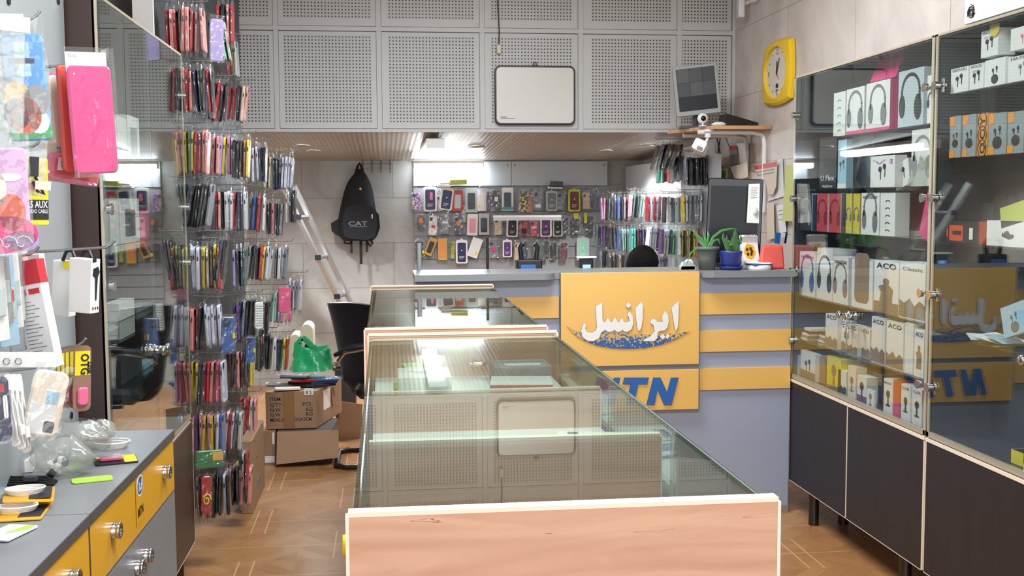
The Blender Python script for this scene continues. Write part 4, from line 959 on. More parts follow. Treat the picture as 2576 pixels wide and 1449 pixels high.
# poster
def wallp(x, y): return at(x, y, X=XR-.012)
q = [wallp(2431, 62), wallp(2576, 25), wallp(2620, -120), wallp(2452, -80)]
y0_, y1_ = q[1].y-.1, q[0].y
t = tag(MB().box((XR-.02, 2.95, q[0].z), (XR-.004, y1_, 2.62)).build('poster_board', 'white'), 'white framed board with black script above the right wall cabinets', 'poster')
b = MB(); T = face_left(XR-.021, 0, 0)
def swirl(cy, cz, s):
    for k in range(3):
        b.tube([Vector((XR-.022, cy-s*(.2+.8*f/8)*math.cos(f*.75+k*2), cz+s*(.2+.8*f/8)*math.sin(f*.75+k*2))) for f in range(9)], .0022*s/.03, 4)
swirl(y1_-.05, q[0].z+.04, .028); swirl(y1_-.08, q[0].z+.10, .02)
rnd = random.Random(5)
for i in range(7):
    cy = y1_-.20-i*.065
    b.tube([Vector((XR-.022, cy+.035*math.cos(f*.9+i), q[0].z+.155+.022*math.sin(f*1.1+i*2))) for f in range(6)], .0035, 4)
b.build('script', 'print_dark', t)
# papers pinned to the wall
def paper(label, pts_, m, cat='paper', th=.0015, off=.002, extra=None, name='wall_paper'):
    v = [at(x, y, X=XR-off) for x, y in pts_]
    b = MB(); n = len(v)
    b.add(v+[p+Vector((th, 0, 0)) for p in v], [tuple(range(n)), tuple(range(n, 2*n))[::-1]]+[(i, i+n, (i+1) % n+n, (i+1) % n) for i in range(n)])
    o = b.build(name, m); tag(o, label, cat)
    if extra:
        for en, em, ep in extra:
            vv = [at(x, y, X=XR-off-.0008) for x, y in ep]; MB().add(vv, [tuple(range(len(vv)))]).build(en, em, o)
    return o
paper('grey printed slip with a red header hanging under the corner shelf', [(1834,367),(1852,366),(1857,412),(1838,414)], 'grey', off=.06, extra=[('header', 'red', [(1834,367),(1851,366),(1852,376),(1834,378)])])
paper('large blank white sheet hanging behind the shelf bracket', [(1852,361),(1874,360),(1878,410),(1857,412)], 'paper', off=.05)
paper('pale pinkish sheet folded over the white sheets under the shelf', [(1837,420),(1879,408),(1881,445),(1851,456)], 'cream_paper', off=.07)
paper('cream sheet tucked beside the red headed pocket', [(1882,432),(1904,436),(1920,452),(1880,455)], 'cream_paper', off=.03)
paper('wall pocket of papers with a red header beside the cabinet', [(1897,416),(1955,406),(1952,470),(1944,490),(1932,488),(1925,455),(1903,437)], 'cream_paper', off=.03, extra=[('header', 'red', [(1897,417),(1955,406),(1954,419),(1900,427)]), ('print', 'grey', [(1903,432),(1948,424),(1948,427),(1903,435)]), ('print', 'grey', [(1905,440),(1947,432),(1947,435),(1905,443)])])
paper('grey white sheets behind the red headed pocket', [(1955,402),(1968,398),(1972,494),(1932,506),(1934,488),(1950,480)], 'white_card', off=.010)
paper('long pale yellow paper strip beside the far cabinet hinge', [(1976,416),(1996,415),(1995,557),(1968,556)], 'yellow_paper', off=.035)
paper('receipt with lines of print pinned below the red headed pocket', [(1953,518),(1972,513),(1978,582),(1962,590)], 'paper', off=.012, extra=[('print', 'grey', [(1957,530),(1970,527),(1970,529),(1957,532)]), ('print', 'grey', [(1958,540),(1972,537),(1972,539),(1958,542)]), ('print', 'grey', [(1959,552),(1973,549),(1973,551),(1959,554)])])
paper('translucent plastic pocket with papers behind the black monitor', [(1928,512),(1946,508),(1948,600),(1930,604)], 'cream_paper', off=.02)
paper('pair of small printed cards with green patterns under the corner shelf', [(1797,423),(1829,423),(1828,457),(1796,457)], 'yellow_paper', off=.10, extra=[('pattern', 'leaf', [(1801,430),(1811,430),(1811,450),(1801,450)]), ('pattern', 'leaf', [(1816,430),(1826,430),(1825,452),(1816,452)])])
# ---------------------------------------------------------------- corner shelf and what is on it
SZ = at(1800, 322, Y=6.5).z
YS0, YS1 = 6.28, 6.78
t = thing('corner_shelf', 'wooden shelf board on white brackets high on the right wall', 'shelf', (XR, 6.5, SZ))
xl = at(1712, 330, Y=6.4).x
MB().prism([(xl-XR+.02, .23), (-.35, -.22), (-.003, -.22), (-.003, .26), (xl-XR+.02, .28)], .02, 0, TR(0, 0, -.02)).build('board', 'shelf_wood', t)
for dy in (-.15, .17):
    MB().tube([(-.42, dy, -.034), (-.10, dy, -.034), (-.03, dy, -.05), (-.02, dy, -.10), (-.02, dy, -.5)], .014, 6).build('bracket', 'white', t)
pm = at(1752, 227, Y=6.55)
t = thing('monitor', 'silver framed monitor with a dark screen standing on the corner shelf', 'monitor', (pm.x, 6.55, SZ), math.radians(-8))
T = TR(0, 0, pm.z-SZ, 0, math.radians(-6), 0) @ F
W, H = .265, .295
MB().slab(W, H, .035, .012, 0, T, 3, .003).build('casing', 'steel_frame' if 'steel_frame' in M else 'steel', t)
MB().box((-W/2+.018, -H/2+.028, .0172), (W/2-.018, H/2-.016, .0185), 0, T).build('screen', 'screen_dark' if 'screen_dark' in M else 'black', t)
b = MB(); rnd = random.Random(9)
for i in range(3):
    for j in range(3):
        x0 = -W/2+.02+i*(W-.04)/3; y0_ = -H/2+.03+j*(H-.046)/3
        if j == 0: continue
        b.box((x0+.001, y0_+.001, .0186), (x0+(W-.04)/3-.001, y0_+(H-.046)/3-.001, .0190), (i+j) % 3, T)
b.build('camera_views', ['cctv_a', 'cctv_b', 'cctv_c'], t.children[1])
MB().slab(W*.7, H*.7, .03, .03, 0, T @ TR(0, 0, -.03), 4, .008).build('back_shell', 'black', t)
MB().cyl((0, .04, .02), (0, .03, .12), .018).box((-.1, -.05, 0), (.1, .09, .014)).build('stand', 'dark_grey', t)
p = at(1768, 298, Y=6.36)
t = thing('webcam', 'round white webcam on a stalk on the corner shelf', 'webcam', (p.x, 6.36, SZ))
MB().lathe([(0, .016), (.022, .012), (.033, 0), (.022, -.014), (0, -.02)], 20, T=TR(0, 0, p.z-SZ) @ F).build('body', 'white', t)
MB().lathe([(0, .020), (.014, .019), (.016, .012)], 16, T=TR(0, 0, p.z-SZ) @ F).build('lens', 'black_gloss', t)
MB().cyl((0, 0, .005), (0, 0, p.z-SZ-.028), .005).lathe([(.026, 0), (.024, .005), (.006, .008)], 16).build('stand', 'white', t)
p = at(1808, 314, Y=6.38)
o = MB().ball((0, 0, .012), .045, sc=(1.0, .6, .32)).build('computer_mouse', 'white'); o.location = (p.x, 6.38, SZ+.002); tag(o, 'white computer mouse lying beside the webcam on the corner shelf', 'mouse')
o = MB().prism([(-.10, 0), (.12, 0), (.12, .03), (-.08, .085)], .14, 0, F).build('keyboard', 'black'); o.location = (at(1848, 300, Y=6.62).x, 6.66, SZ+.002); tag(o, 'dark sloping keyboard lying behind the monitor on the corner shelf', 'keyboard')
# security camera under the shelf
p = at(1762, 370, Y=6.35)
t = thing('security_camera', 'white box security camera hanging from the corner shelf', 'camera', (at(1781, 345, Y=6.35).x, 6.35, SZ-.02))
MB().cyl((0, 0, 0), (0, 0, -.012), .035).cyl((0, 0, -.01), (0, 0, -.045), .018).build('mount', 'white', t)
MB().tube([(0, 0, -.04), (-.005, 0, -.06), (-.03, 0, -.085)], .009, 6).build('arm', 'white', t)
R_ = Matrix.Translation((p.x-t.location.x, 0, p.z-t.location.z)) @ Matrix.Rotation(math.radians(28), 4, 'Y') @ Matrix.Rotation(math.radians(-25), 4, 'Z')
c = MB().slab(.075, .068, .11, .012, 0, R_ @ F, 3, .003).build('housing', 'white', t)
MB().slab(.035, .022, .004, .006, 0, R_ @ TR(0, 0, 0) @ F @ TR(.012, -.018, .056), 3).build('lens', 'black_gloss', c)
b = MB()
for k, x in enumerate((1803, 1812, 1825)):
    pa = at(x, 345, Y=6.9); pb = at(x+(14 if k else -6), 450, Y=6.95)
    o = MB().tube([pa, pa*.6+pb*.4+Vector((.03*(-1)**k, 0, 0)), pb], .004, 5).build('cable', 'black' if k < 2 else 'grey'); tag(o, ['black cable hanging left under the corner shelf', 'black cable hanging middle under the corner shelf', 'grey cable hanging right under the corner shelf'][k], 'cable')

# ---------------------------------------------------------------- on the reception desk
DZ = rz
p = at(1852, 560, Y=5.47)
t = thing('monitor', 'black glossy monitor turned sideways on the reception desk behind the plants', 'monitor', (at(1848, 670, Y=5.47).x, 5.49, DZ), math.radians(-12))
T = TR(0, 0, .235, 0, math.radians(2), 0) @ F
MB().slab(.275, .425, .035, .012, 0, T, 3, .004).build('casing', 'black_gloss', t)
MB().box((-.122, -.19, .0175), (.118, .175, .0186), 0, T).build('screen', 'screen_dark', t)
MB().slab(.2, .3, .05, .03, 0, T @ TR(.02, 0, -.03), 4, .012).build('back_shell', 'black', t)
MB().box((-.09, -.05, 0), (.09, .09, .012)).cyl((0, .03, .01), (0, .03, .07), .02).build('stand', 'black', t)
a = at(1898, 463, Y=5.43); c = at(1893, 562, Y=5.43)
o = MB().add([(a.x-.028, 5.435, a.z), (a.x+.028, 5.43, a.z+.002), (c.x+.030, 5.42, c.z), (c.x-.032, 5.425, c.z+.004), (a.x-.028, 5.4365, a.z), (a.x+.028, 5.4315, a.z+.002), (c.x+.030, 5.4215, c.z), (c.x-.032, 5.4265, c.z+.004)],
             [(0, 3, 2, 1), (4, 5, 6, 7), (0, 1, 5, 4), (1, 2, 6, 5), (2, 3, 7, 6), (3, 0, 4, 7)]).build('receipt', 'paper'); tag(o, 'long printed receipt hanging over the black monitor', 'paper')
b = MB(); Tq = face_front(a.x, 5.428, 0)
for k in range(5): b.box((-.022, a.z-.02-k*.012, 0), (.018-.006*(k % 2), a.z-.0185-k*.012, .0006), 0, Tq)
b.build('print', 'print_grey', o)
o = MB().ball((0, 0, 0), .014, sc=(1, .3, 1.6)).build('air_freshener', 'white'); o.location = (at(1900, 530, Y=5.41).x, 5.413, at(1900, 530, Y=5.41).z); tag(o, 'small white tag stuck on the hanging receipt', 'tag')
# calendar
p = at(1888, 655, Y=5.33)
t = thing('desk_calendar', 'white spiral desk calendar with an amber blot and dark round figures', 'calendar', (p.x, 5.36, DZ+.002), math.radians(6))
Hc = at(1888, 590, Y=5.33).z-DZ
T = TR(0, -.03, 0, math.radians(-14)) @ F
MB().slab(.095, Hc, .003, .008, 0, T @ TR(0, Hc/2, 0), 3).build('front_leaf', 'white', t)
MB().box((-.045, 0, -.001), (.045, Hc-.004, .001), 0, TR(0, .045, 0, math.radians(19)) @ F).build('back_leaf', 'white_card', t)
b = MB(); rnd = random.Random(2)
b.prism([((.026+.008*rnd.random())*math.cos(k*PI/12)+.0, Hc*.5+(.034+.008*rnd.random())*math.sin(k*PI/12)) for k in range(24)], .0006, 0, T @ TR(0, 0, .0016))
for x, y in ((-.012, .56), (.006, .58), (-.010, .42), (.008, .42), (.012, .5)):
    b.prism([(x+.007*math.cos(k*PI/5), Hc*y+.009*math.sin(k*PI/5)) for k in range(10)], .0006, 1, T @ TR(0, 0, .0024))
b.build('picture', ['drawer_yellow', 'print_dark'], t)
b = MB()
for k in range(8): b.tube([(-.03+k*.0085+.004*math.sin(f), -.03+.03*Hc+.004, Hc*.965+.006*math.cos(f)) for f in (0, 1, 2, 3, 4, 5, 6)], .001, 4)
b.build('spiral', 'dark_steel', t)
# grey pot with aloe
def leaf(path, w, th, mb, mi=0, edge=None):
    n = len(path); rows_ = []
    for i, p_ in enumerate(path):
        p_ = Vector(p_); d = (Vector(path[min(i+1, n-1)])-Vector(path[max(i-1, 0)])).normalized(); s = d.cross(Vector((0, 1, 0))).normalized(); q_ = s.cross(d)
        f = i/(n-1); ww = w*(1-f**2.2)*(.75+.25*math.sin(min(1, f*3)*PI/2))+.0006
        rows_.append([p_-s*ww, p_-s*ww*.74+q_*th*.25, p_+q_*th, p_+s*ww*.74+q_*th*.25, p_+s*ww, p_-q_*th*.3])
    v = [x for r in rows_ for x in r]; m_ = 6
    for i in range(n-1):
        for k in range(m_):
            mb.add([v[i*m_+k], v[i*m_+(k+1) % m_], v[(i+1)*m_+(k+1) % m_], v[(i+1)*m_+k]], [(0, 1, 2, 3)], (edge if edge is not None and k in (0, 3) else mi), True)
p = at(1783, 676, Y=5.26)
t = thing('potted_aloe', 'thin leaved green plant in a dusty grey plastic pot on the desk', 'potted plant', (p.x, 5.29, DZ))
MB().lathe([(0, .002), (.040, 0), (.044, .06), (.051, .095), (.053, .097), (.058, .098), (.060, .112), (.055, .113), (.053, .100), (0, .098)], 28).build('pot', 'pot_grey', t)
MB().lathe([(.052, .1), (0, .104)], 20).build('soil', 'soil', t)
for i, pts_ in enumerate(([(0,0,.1),(-.03,0,.15),(-.07,0,.19),(-.11,0,.205)], [(0,0,.1),(.03,0,.16),(.07,0,.19),(.12,0,.20),(.15,0,.195)], [(0,0,.1),(-.01,0,.15),(-.02,.01,.2)], [(.01,0,.1),(.03,0,.14),(.05,-.02,.15),(.06,-.02,.12)],
                          [(-.01,0,.1),(-.05,-.02,.11),(-.09,-.03,.085),(-.115,-.03,.02)], [(0,.01,.1),(.012,.02,.17),(.01,.03,.19)], [(0,-.01,.1),(-.04,0,.14),(-.06,.0,.17)])):
    b = MB(); leaf(pts_, .007, .004, b); b.build('leaf', 'leaf', t)
p = at(1843, 678, Y=5.24)
t = thing('potted_snake_plant', 'yellow edged snake plant in a blue pot with a saucer', 'potted plant', (p.x, 5.27, DZ))
MB().lathe([(0, .012), (.034, .012), (.050, .03), (.055, .085), (.057, .092), (.054, .092), (.052, .085), (0, .084)], 28).build('pot', 'pot_blue', t)
MB().lathe([(0, .002), (.045, 0), (.060, .014), (.062, .018), (.058, .017), (.044, .008), (0, .008)], 28).build('saucer', 'pot_blue', t)
MB().lathe([(.052, .086), (0, .088)], 20).build('soil', 'soil', t)
for px_, top_, w in (((-.012), (-.04, .0, .185), .014), (.0, (-.018, .012, .17), .013), (.012, (.02, -.005, .205), .019), (.02, (.05, .0, .175), .012), (-.002, (.0, -.02, .135), .010), (.026, (.045, -.012, .15), .010)):
    x1, y1_, z1 = top_
    b = MB(); leaf([(px_, 0, .085), (px_+(x1-px_)*.55, y1_*.5, .11+(z1-.085)*.3), (px_+(x1-px_)*1.0, y1_, .085+(z1-.085)*.7), (x1*.95, y1_, z1)], w, .003, b, 0, 1); b.build('leaf', ['snake_green', 'snake_edge'], t)
# stack of discs, cable spool, red folder, cards
p = at(1912, 676, Y=5.25)
t = thing('disc_spool', 'flat white round tin with discs and a blue sleeve on top', 'tin', (p.x, 5.27, DZ))
MB().lathe([(0, 0), (.058, 0), (.060, .004), (.060, .018), (.057, .022), (0, .022)], 28).build('tin', 'white', t)
MB().slab(.11, .09, .006, .01, 0, TR(.0, 0, .026, 0, 0, .3)).build('blue_sleeve', 'blue', t); MB().slab(.13, .085, .005, .02, 0, TR(-.005, 0, .033, 0, .03, -.2)).build('white_sleeve', 'white', t)
p = at(1955, 676, Y=5.28)
fo = MB().add([(-.065, -.04, 0), (.072, -.03, 0), (.072, .05, 0), (-.05, .05, 0), (-.04, -.005, .115), (.072, .0, .12), (.072, .035, .12), (-.03, .03, .115)], [(0, 3, 2, 1), (4, 5, 6, 7), (0, 1, 5, 4), (1, 2, 6, 5), (2, 3, 7, 6), (3, 0, 4, 7)]).build('red_bag', 'coral', bevel=.012)
fo.location = (1.885, 5.30, DZ); tag(fo, 'coral red soft folder standing at the right end of the desk', 'folder'); fo.name = 'folder'
for k in range(4):
    o = MB().box((-.014, -.002, 0), (.014, .002, .055)).build('card', ['blue', 'white', 'white_card', 'navy'][k]); pp = at(1958+k*6, 596, Y=5.31+.012*k)
    o.location = (pp.x, 5.33+.014*k, DZ+.123); o.rotation_euler = (0, .15, .2); tag(o, ['blue card, leftmost of the cards behind the coral folder', 'white card, second of the cards behind the coral folder', 'pale card, third of the cards behind the coral folder', 'dark blue card, rightmost of the cards behind the coral folder'][k], 'card', 'cards behind the coral folder')
p = at(1735, 674, Y=5.27)
t = thing('tape_dispenser', 'clear tape dispenser beside the grey pot', 'tape dispenser', (p.x, 5.29, DZ))
MB().box((-.045, -.015, 0), (.03, .015, .022)).prism([(-.045, .0), (-.03, .04), (.0, .045), (.03, .022), (.03, 0)], .03, 0, TR(0, .015, 0) @ F).build('body', 'clear_plastic', t, bevel=.003)
MB().lathe([(.012, -.01), (.022, -.01), (.022, .01), (.012, .01)], 20, T=TR(.0, -.001, .032) @ F).build('tape_roll', 'white', t)
# behind the desk
def stand_item(label, name, cat, px, ytop, Y, m, r=.008):
    a = at(px, ytop, Y=Y); o = MB().cyl((a.x, Y, .75), (a.x, Y, a.z), r).build(name, m); return tag(o, label, cat)
stand_item('black upright pole standing behind the reception desk', 'pole', 'pole', 1226, 598, 5.62, 'black', .007)
stand_item('slim grey pole behind the left end of the reception desk', 'pole', 'pole', 1054, 612, 5.62, 'grey', .012)
pc_ = at(1330, 650, Y=5.6)
t = thing('card_terminal', 'dark card terminal with a blue keypad behind the desk edge', 'terminal', (pc_.x, 5.6, .75))
MB().box((-.05, -.03, 0), (.05, .03, .36)).build('column', 'black', t); MB().box((-.065, -.04, .36), (.065, .04, .5)).build('head', 'black', t, bevel=.008)
MB().box((-.045, -.043, .44), (.03, -.04, .475)).build('keypad', 'case_b', t)
for s in (-1, 1): MB().tube([(s*.035, 0, .48), (s*.045, 0, .56), (s*.03, 0, .58)], .012, 6).build('prong', 'black', t)
pc_ = at(1474, 660, Y=5.6)
t = thing('desk_phone', 'dark device with a small lit blue screen behind the desk edge', 'device', (pc_.x, 5.6, .75))
MB().box((-.035, -.02, 0), (.035, .03, .50)).build('body', 'black', t, bevel=.005); MB().box((-.02, -.023, .44), (.02, -.019, .47)).build('screen', 'screen_blue', t)
MB().box((-.05, -.03, .505), (.05, .02, .512)).build('paper_slip', 'white', t)
# chair and seated person behind the desk
ph = at(1613, 628, Y=6.15)
t = thing('stool', 'dark padded stool under the person behind the desk', 'stool', (ph.x, 6.25, 0))
MB().lathe([(0, .37), (.17, .37), (.18, .39), (.16, .42), (0, .425)], 24).build('seat', 'leather', t); MB().cyl((0, 0, .05), (0, 0, .37), .025).build('column', 'steel', t)
for k in range(5): MB().tube([(0, 0, .06), (.25*math.cos(k*1.257), .25*math.sin(k*1.257), .03)], .014, 6).build('leg', 'black', t)
def skin(name, verts, edges, radii, m, parent, root=0, sub=2):
    me = bpy.data.meshes.new(name); me.from_pydata(verts, edges, []); me.materials.append(M[m]); o = bpy.data.objects.new(name, me); C.objects.link(o); o.parent = parent
    sk = o.modifiers.new('skin', 'SKIN'); me.skin_vertices or None
    if not me.skin_vertices: bpy.context.view_layer.update()
    lay = me.skin_vertices[0].data
    for i, r_ in enumerate(radii): lay[i].radius = (r_, r_) if not isinstance(r_, tuple) else r_; lay[i].use_root = (i == root)
    ss = o.modifiers.new('sub', 'SUBSURF'); ss.levels = sub; ss.render_levels = sub
    sk.use_smooth_shade = True
    return o
HT = ph.z
pr = thing('person', 'person with short dark hair bent forward behind the reception desk', 'person', (ph.x, 6.25, 0))
hz_ = HT-.105
V = [(0, 0, .56), (0, .0, .75), (0, -.03, .92), (0, -.06, hz_-.13), (0, -.10, hz_-.04), (0, -.13, hz_+.01),
     (-.19, -.04, hz_-.19), (-.25, -.12, .84), (-.16, -.36, .80), (.19, -.04, hz_-.19), (.25, -.12, .84), (.16, -.36, .80),
     (-.1, -.05, .54), (-.13, -.40, .53), (-.13, -.42, .1), (-.13, -.52, .05), (.1, -.05, .54), (.13, -.40, .53), (.13, -.42, .1), (.13, -.52, .05)]
E_ = [(0, 1), (1, 2), (2, 3), (3, 4), (4, 5), (2, 6), (6, 7), (7, 8), (2, 9), (9, 10), (10, 11), (0, 12), (12, 13), (13, 14), (14, 15), (0, 16), (16, 17), (17, 18), (18, 19)]
rr = [(.15, .12), (.14, .11), (.16, .11), .055, .06, .06, .065, .048, .032, .065, .048, .032, .09, .075, .05, .04, .09, .075, .05, .04]
skin('body', V, E_, rr, 'dark_cloth', pr)
# head with face bowed down
hd = MB(); Th = Matrix.Translation((0, -.13, hz_)) @ Matrix.Rotation(math.radians(38), 4, 'X')
n = 20; rings = []
for i in range(15):
    a = PI*i/14; z = .118*math.cos(a); r_ = math.sin(a)
    jaw = 1-.22*max(0, -z/.118)
    rings.append([Th @ Vector((.077*r_*jaw*math.cos(2*PI*k/n), .094*r_*math.sin(2*PI*k/n)*(1 if math.sin(2*PI*k/n) < 0 else .95), z)) for k in range(n)])
gridsurf(hd, rings, closed=True)
hd.ball((0, -.098, -.012), .016, T=Th, n=8, sc=(.8, 1, 1.5))
for s in (-1, 1): hd.ball((s*.077, .005, -.005), .022, T=Th, n=8, sc=(.4, .8, 1.3))
ho = hd.build('head', 'skin', pr)
e = MB()
for s in (-1, 1): e.ball((s*.03, -.084, .008), .011, 0, Th, 8)
e.build('eyes', 'white', ho); MB().box((-.022, -.093, -.056), (.022, -.082, -.050), 0, Th).build('mouth', 'coral', ho)
rings = []; rnd = random.Random(3); n = 36
for i in range(12):
    a = PI*.56*i/11
    rings.append([Th @ Vector(((.090+rnd.uniform(-.004, .004))*math.sin(a)*math.cos(2*PI*k/n), .012+(.104+rnd.uniform(-.004, .004))*math.sin(a)*math.sin(2*PI*k/n), .012+(.124+rnd.uniform(-.003, .003))*math.cos(a))) for k in range(n)])
gridsurf(MB(), rings, closed=True).build('hair', 'hair', pr)
for s in (-1, 1):
    V = [(s*.16, -.36, .80), (s*.15, -.41, .80)]; E_ = [(0, 1)]; rr = [.028, (.036, .016)]
    for f in range(4):
        x = s*(.15+.024-.016*f); i = len(V); V += [(x, -.445, .80), (x, -.472, .792), (x, -.490, .778)]; E_ += [(1, i), (i, i+1), (i+1, i+2)]; rr += [.009, .008, .007]
    i = len(V); V += [(s*.112, -.40, .795), (s*.10, -.425, .785)]; E_ += [(1, i), (i, i+1)]; rr += [.010, .008]
    skin('hand', V, E_, rr, 'skin', pr, 0, 1)
# ---------------------------------------------------------------- black armchair, seen from its side and back
YC = 6.62
cx = at(850, 1150, Y=YC).x
t = thing('office_chair', 'black leather armchair on a bent dark tube base beside the counters', 'chair', (cx, YC, 0))
def cp(px, py, y=YC, dy=0): q = at(px, py, Y=y); return Vector((q.x-cx, y-YC+dy, q.z))
sec = [(766, 820, 925), (778, 822, 929), (800, 829, 932), (840, 838, 936), (880, 847, 940), (930, 856, 944), (962, 860, 946), (985, 872, 948), (1000, 892, 946)]
rings = []
for y, xa_, xb_ in sec:
    a = cp(xa_, y); b_ = cp(xb_+14, y); ring = []
    for k in range(20):
        th = 2*PI*k/20; cc, ss = math.cos(th), math.sin(th); u = math.copysign(abs(cc)**.6, cc); w_ = math.copysign(abs(ss)**.6, ss)
        ring.append(Vector(((a.x+b_.x)/2+(b_.x-a.x)/2*u, -.10*u+.04*w_, a.z+.012*(1-abs(u)))))
    rings.append(ring)
mb = gridsurf(MB(), rings, closed=True); mb.add(rings[0], [tuple(range(20))[::-1]]); mb.add(rings[-1], [tuple(range(20))])
o = mb.build('backrest', 'leather', t); s_ = o.modifiers.new('s', 'SUBSURF'); s_.levels = 1; s_.render_levels = 2
zs_ = cp(870, 975).z
MB().slab(.46, .46, .09, .06, 0, TR(.34, .0, zs_+.02, 0, math.radians(-4)), 5, .03).build('seat', 'leather', t)
for s in (-1, 1):
    y_ = s*.25
    MB().tube([(.02, y_*.8, zs_+.19), (.06, y_, zs_+.245), (.2, y_, zs_+.265), (.42, y_, zs_+.24), (.50, y_, zs_+.12), (.44, y_, zs_)], .013, 8).build('arm_frame', 'chrome', t)
    MB().tube([(.0, y_*.9, zs_+.225), (.10, y_, zs_+.272), (.25, y_, zs_+.285), (.38, y_, zs_+.27)], [.012, .022, .022, .014], 8).build('armrest', 'leather', t)
MB().tube([(.2, -.2, zs_-.04), (.50, -.22, zs_-.05), (.56, -.23, .30), (.52, -.23, .05), (.42, -.23, .018), (.06, -.23, .018), (.0, -.18, .018), (.0, .18, .018), (.06, .23, .018), (.42, .23, .018), (.52, .23, .05), (.56, .23, .30), (.50, .22, zs_-.05), (.2, .2, zs_-.04)], .016, 10).build('base_frame', 'dark_steel', t)

# ---------------------------------------------------------------- cardboard boxes left of the chair
def carton(name, label, p0, p1, Z0, Z1, depth, skx=0, m='cardboard', text=None, rz=0):
    """front face spans p0..p1 (x) at y; returns the object"""
    x0, x1, y = p0, p1, depth[0]
    b = MB(); b.box((x0, y, Z0), (x1, depth[1], Z1))
    b.v = [Vector((v.x+(skx if v.y > y+.01 else 0), v.y, v.z)) for v in b.v]
    o = b.build(name, m, loc=((x0+x1)/2, (y+depth[1])/2, Z0), bevel=.003)
    return tag(o, label, 'box', 'cardboard boxes on the floor by the left rack')
yb0 = 6.62
a = at(668, 1035, Y=yb0); c = at(797, 1078, Y=yb0); tz = at(730, 985, Y=yb0).z; bz = at(730, 1079, Y=yb0).z
B2 = carton('cardboard_box', 'brown shipping carton with printed lines and a B 2 label, topmost of its pile', a.x, c.x, bz, tz, (yb0, yb0+.50), .13)
def on(o, mb, name, m): mb.v = [v-o.location for v in mb.v]; return mb.build(name, m, o)
tb = MB(); X = lambda px: at(px, 1030, Y=yb0).x; Zz = lambda py: at(720, py, Y=yb0).z
for s_, px, py in (('ITEM:', 680, 1008), ("Q'TY:", 680, 1022), ('N.W.:', 680, 1035), ('G.W.', 680, 1047), ('PCS', 762, 1022), ('KG', 770, 1035), ('KG', 770, 1047)):
    tb.text(s_, .030, face_front(X(px), yb0-.0008, Zz(py)), 0, .01, align='l')
tb.text('MEAS.:54X30.5X24.5CM', .030, face_front(X(680), yb0-.0008, Zz(1060)), 0, .01, align='l', wid=X(783)-X(680))
on(B2, tb, 'print', 'print_dark')
on(B2, MB().box((X(712), yb0-.0012, bz+.001), (X(741), yb0-.0004, tz)), 'tape', 'tape')
lb = MB().box((X(766), yb0-.002, Zz(995)), (X(789), yb0-.0005, Zz(978)), 0); lb.text('B 2', .026, face_front((X(766)+X(789))/2, yb0-.0026, Zz(992)), 1, .015)
on(B2, lb, 'label', ['white', 'print_dark'])
lb = MB()
def sidept(f, z, e=0): return Vector((c.x+.13*f+.0008+e, yb0+.50*f, z))
def sq(mb, f0, f1, z0, z1, mi=0, e=.001): mb.add([sidept(f0, z0, e), sidept(f1, z0, e), sidept(f1, z1, e), sidept(f0, z1, e)], [(0, 1, 2, 3)], mi)
sq(lb, .25, .52, bz+.08, tz-.02); on(B2, lb, 'label', 'white')
l2 = MB(); l2.tube([sidept(.62+.06*math.cos(k*.8), tz-.09+.06*math.sin(k*.8), .002) for k in range(7)], .002, 4); on(B2, l2, 'print', 'print_dark')
a2 = at(697, 1150, Y=6.55); c2 = at(848, 1150, Y=6.55); z2 = bz-.004
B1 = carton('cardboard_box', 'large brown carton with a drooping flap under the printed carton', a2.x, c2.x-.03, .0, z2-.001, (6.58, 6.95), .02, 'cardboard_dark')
fl = MB().add([(a2.x, 6.575, z2-.004), (c2.x+.01, 6.575, z2-.004), (c2.x+.012, 6.50, z2-.15), (a2.x, 6.50, z2-.18), (a2.x, 6.58, z2-.002), (c2.x+.01, 6.58, z2-.002), (c2.x+.012, 6.506, z2-.152), (a2.x, 6.506, z2-.182)],
              [(0, 3, 2, 1), (4, 5, 6, 7), (0, 1, 5, 4), (1, 2, 6, 5), (2, 3, 7, 6), (3, 0, 4, 7)]); on(B1, fl, 'flap', 'cardboard')
on(B1, MB().cyl((c2.x-.03, 6.579, .075), (c2.x-.03, 6.577, .075), .022, n=20), 'stamp', 'print_dark')
a3 = at(664, 1150, Y=6.6); B3 = carton('cardboard_box', 'narrow carton with a white label left of the large carton', a3.x, a2.x-.012, .0, at(680, 1084, Y=6.6).z, (6.6, 6.9), 0)
on(B3, MB().box((a2.x-.03, 6.598, .12), (a2.x-.018, 6.5995, .19)).box((a3.x+.005, 6.598, .01), (a2.x-.018, 6.5995, .05)), 'label', 'white')
pz = at(655, 1090, Y=5.7)
B4 = carton('cardboard_box', 'tall brown carton standing at the foot of the left rack', at(606, 1240, Y=5.55).x, at(636, 1240, Y=5.55).x, 0, at(640, 1110, Y=5.55).z, (5.55, 6.1), .0)
on(B4, MB().box((at(636, 1240, Y=5.55).x, 5.75, .08), (at(636, 1240, Y=5.55).x+.001, 5.9, .12)), 'print', 'print_grey')
# torn cardboard behind, and floor clutter
p = at(885, 1060, Z=0)
o = MB().add([(p.x-.09, 7.2, 0), (p.x+.08, 7.25, 0), (p.x+.09, 7.28, .22), (p.x-.05, 7.24, .25), (p.x-.09, 7.206, 0), (p.x+.08, 7.256, 0), (p.x+.09, 7.286, .22), (p.x-.05, 7.246, .25)], [(0, 3, 2, 1), (4, 5, 6, 7), (0, 1, 5, 4), (1, 2, 6, 5), (2, 3, 7, 6), (3, 0, 4, 7)]).build('torn_cardboard', 'cardboard'); tag(o, 'torn cardboard sheet leaning behind the large carton', 'cardboard')
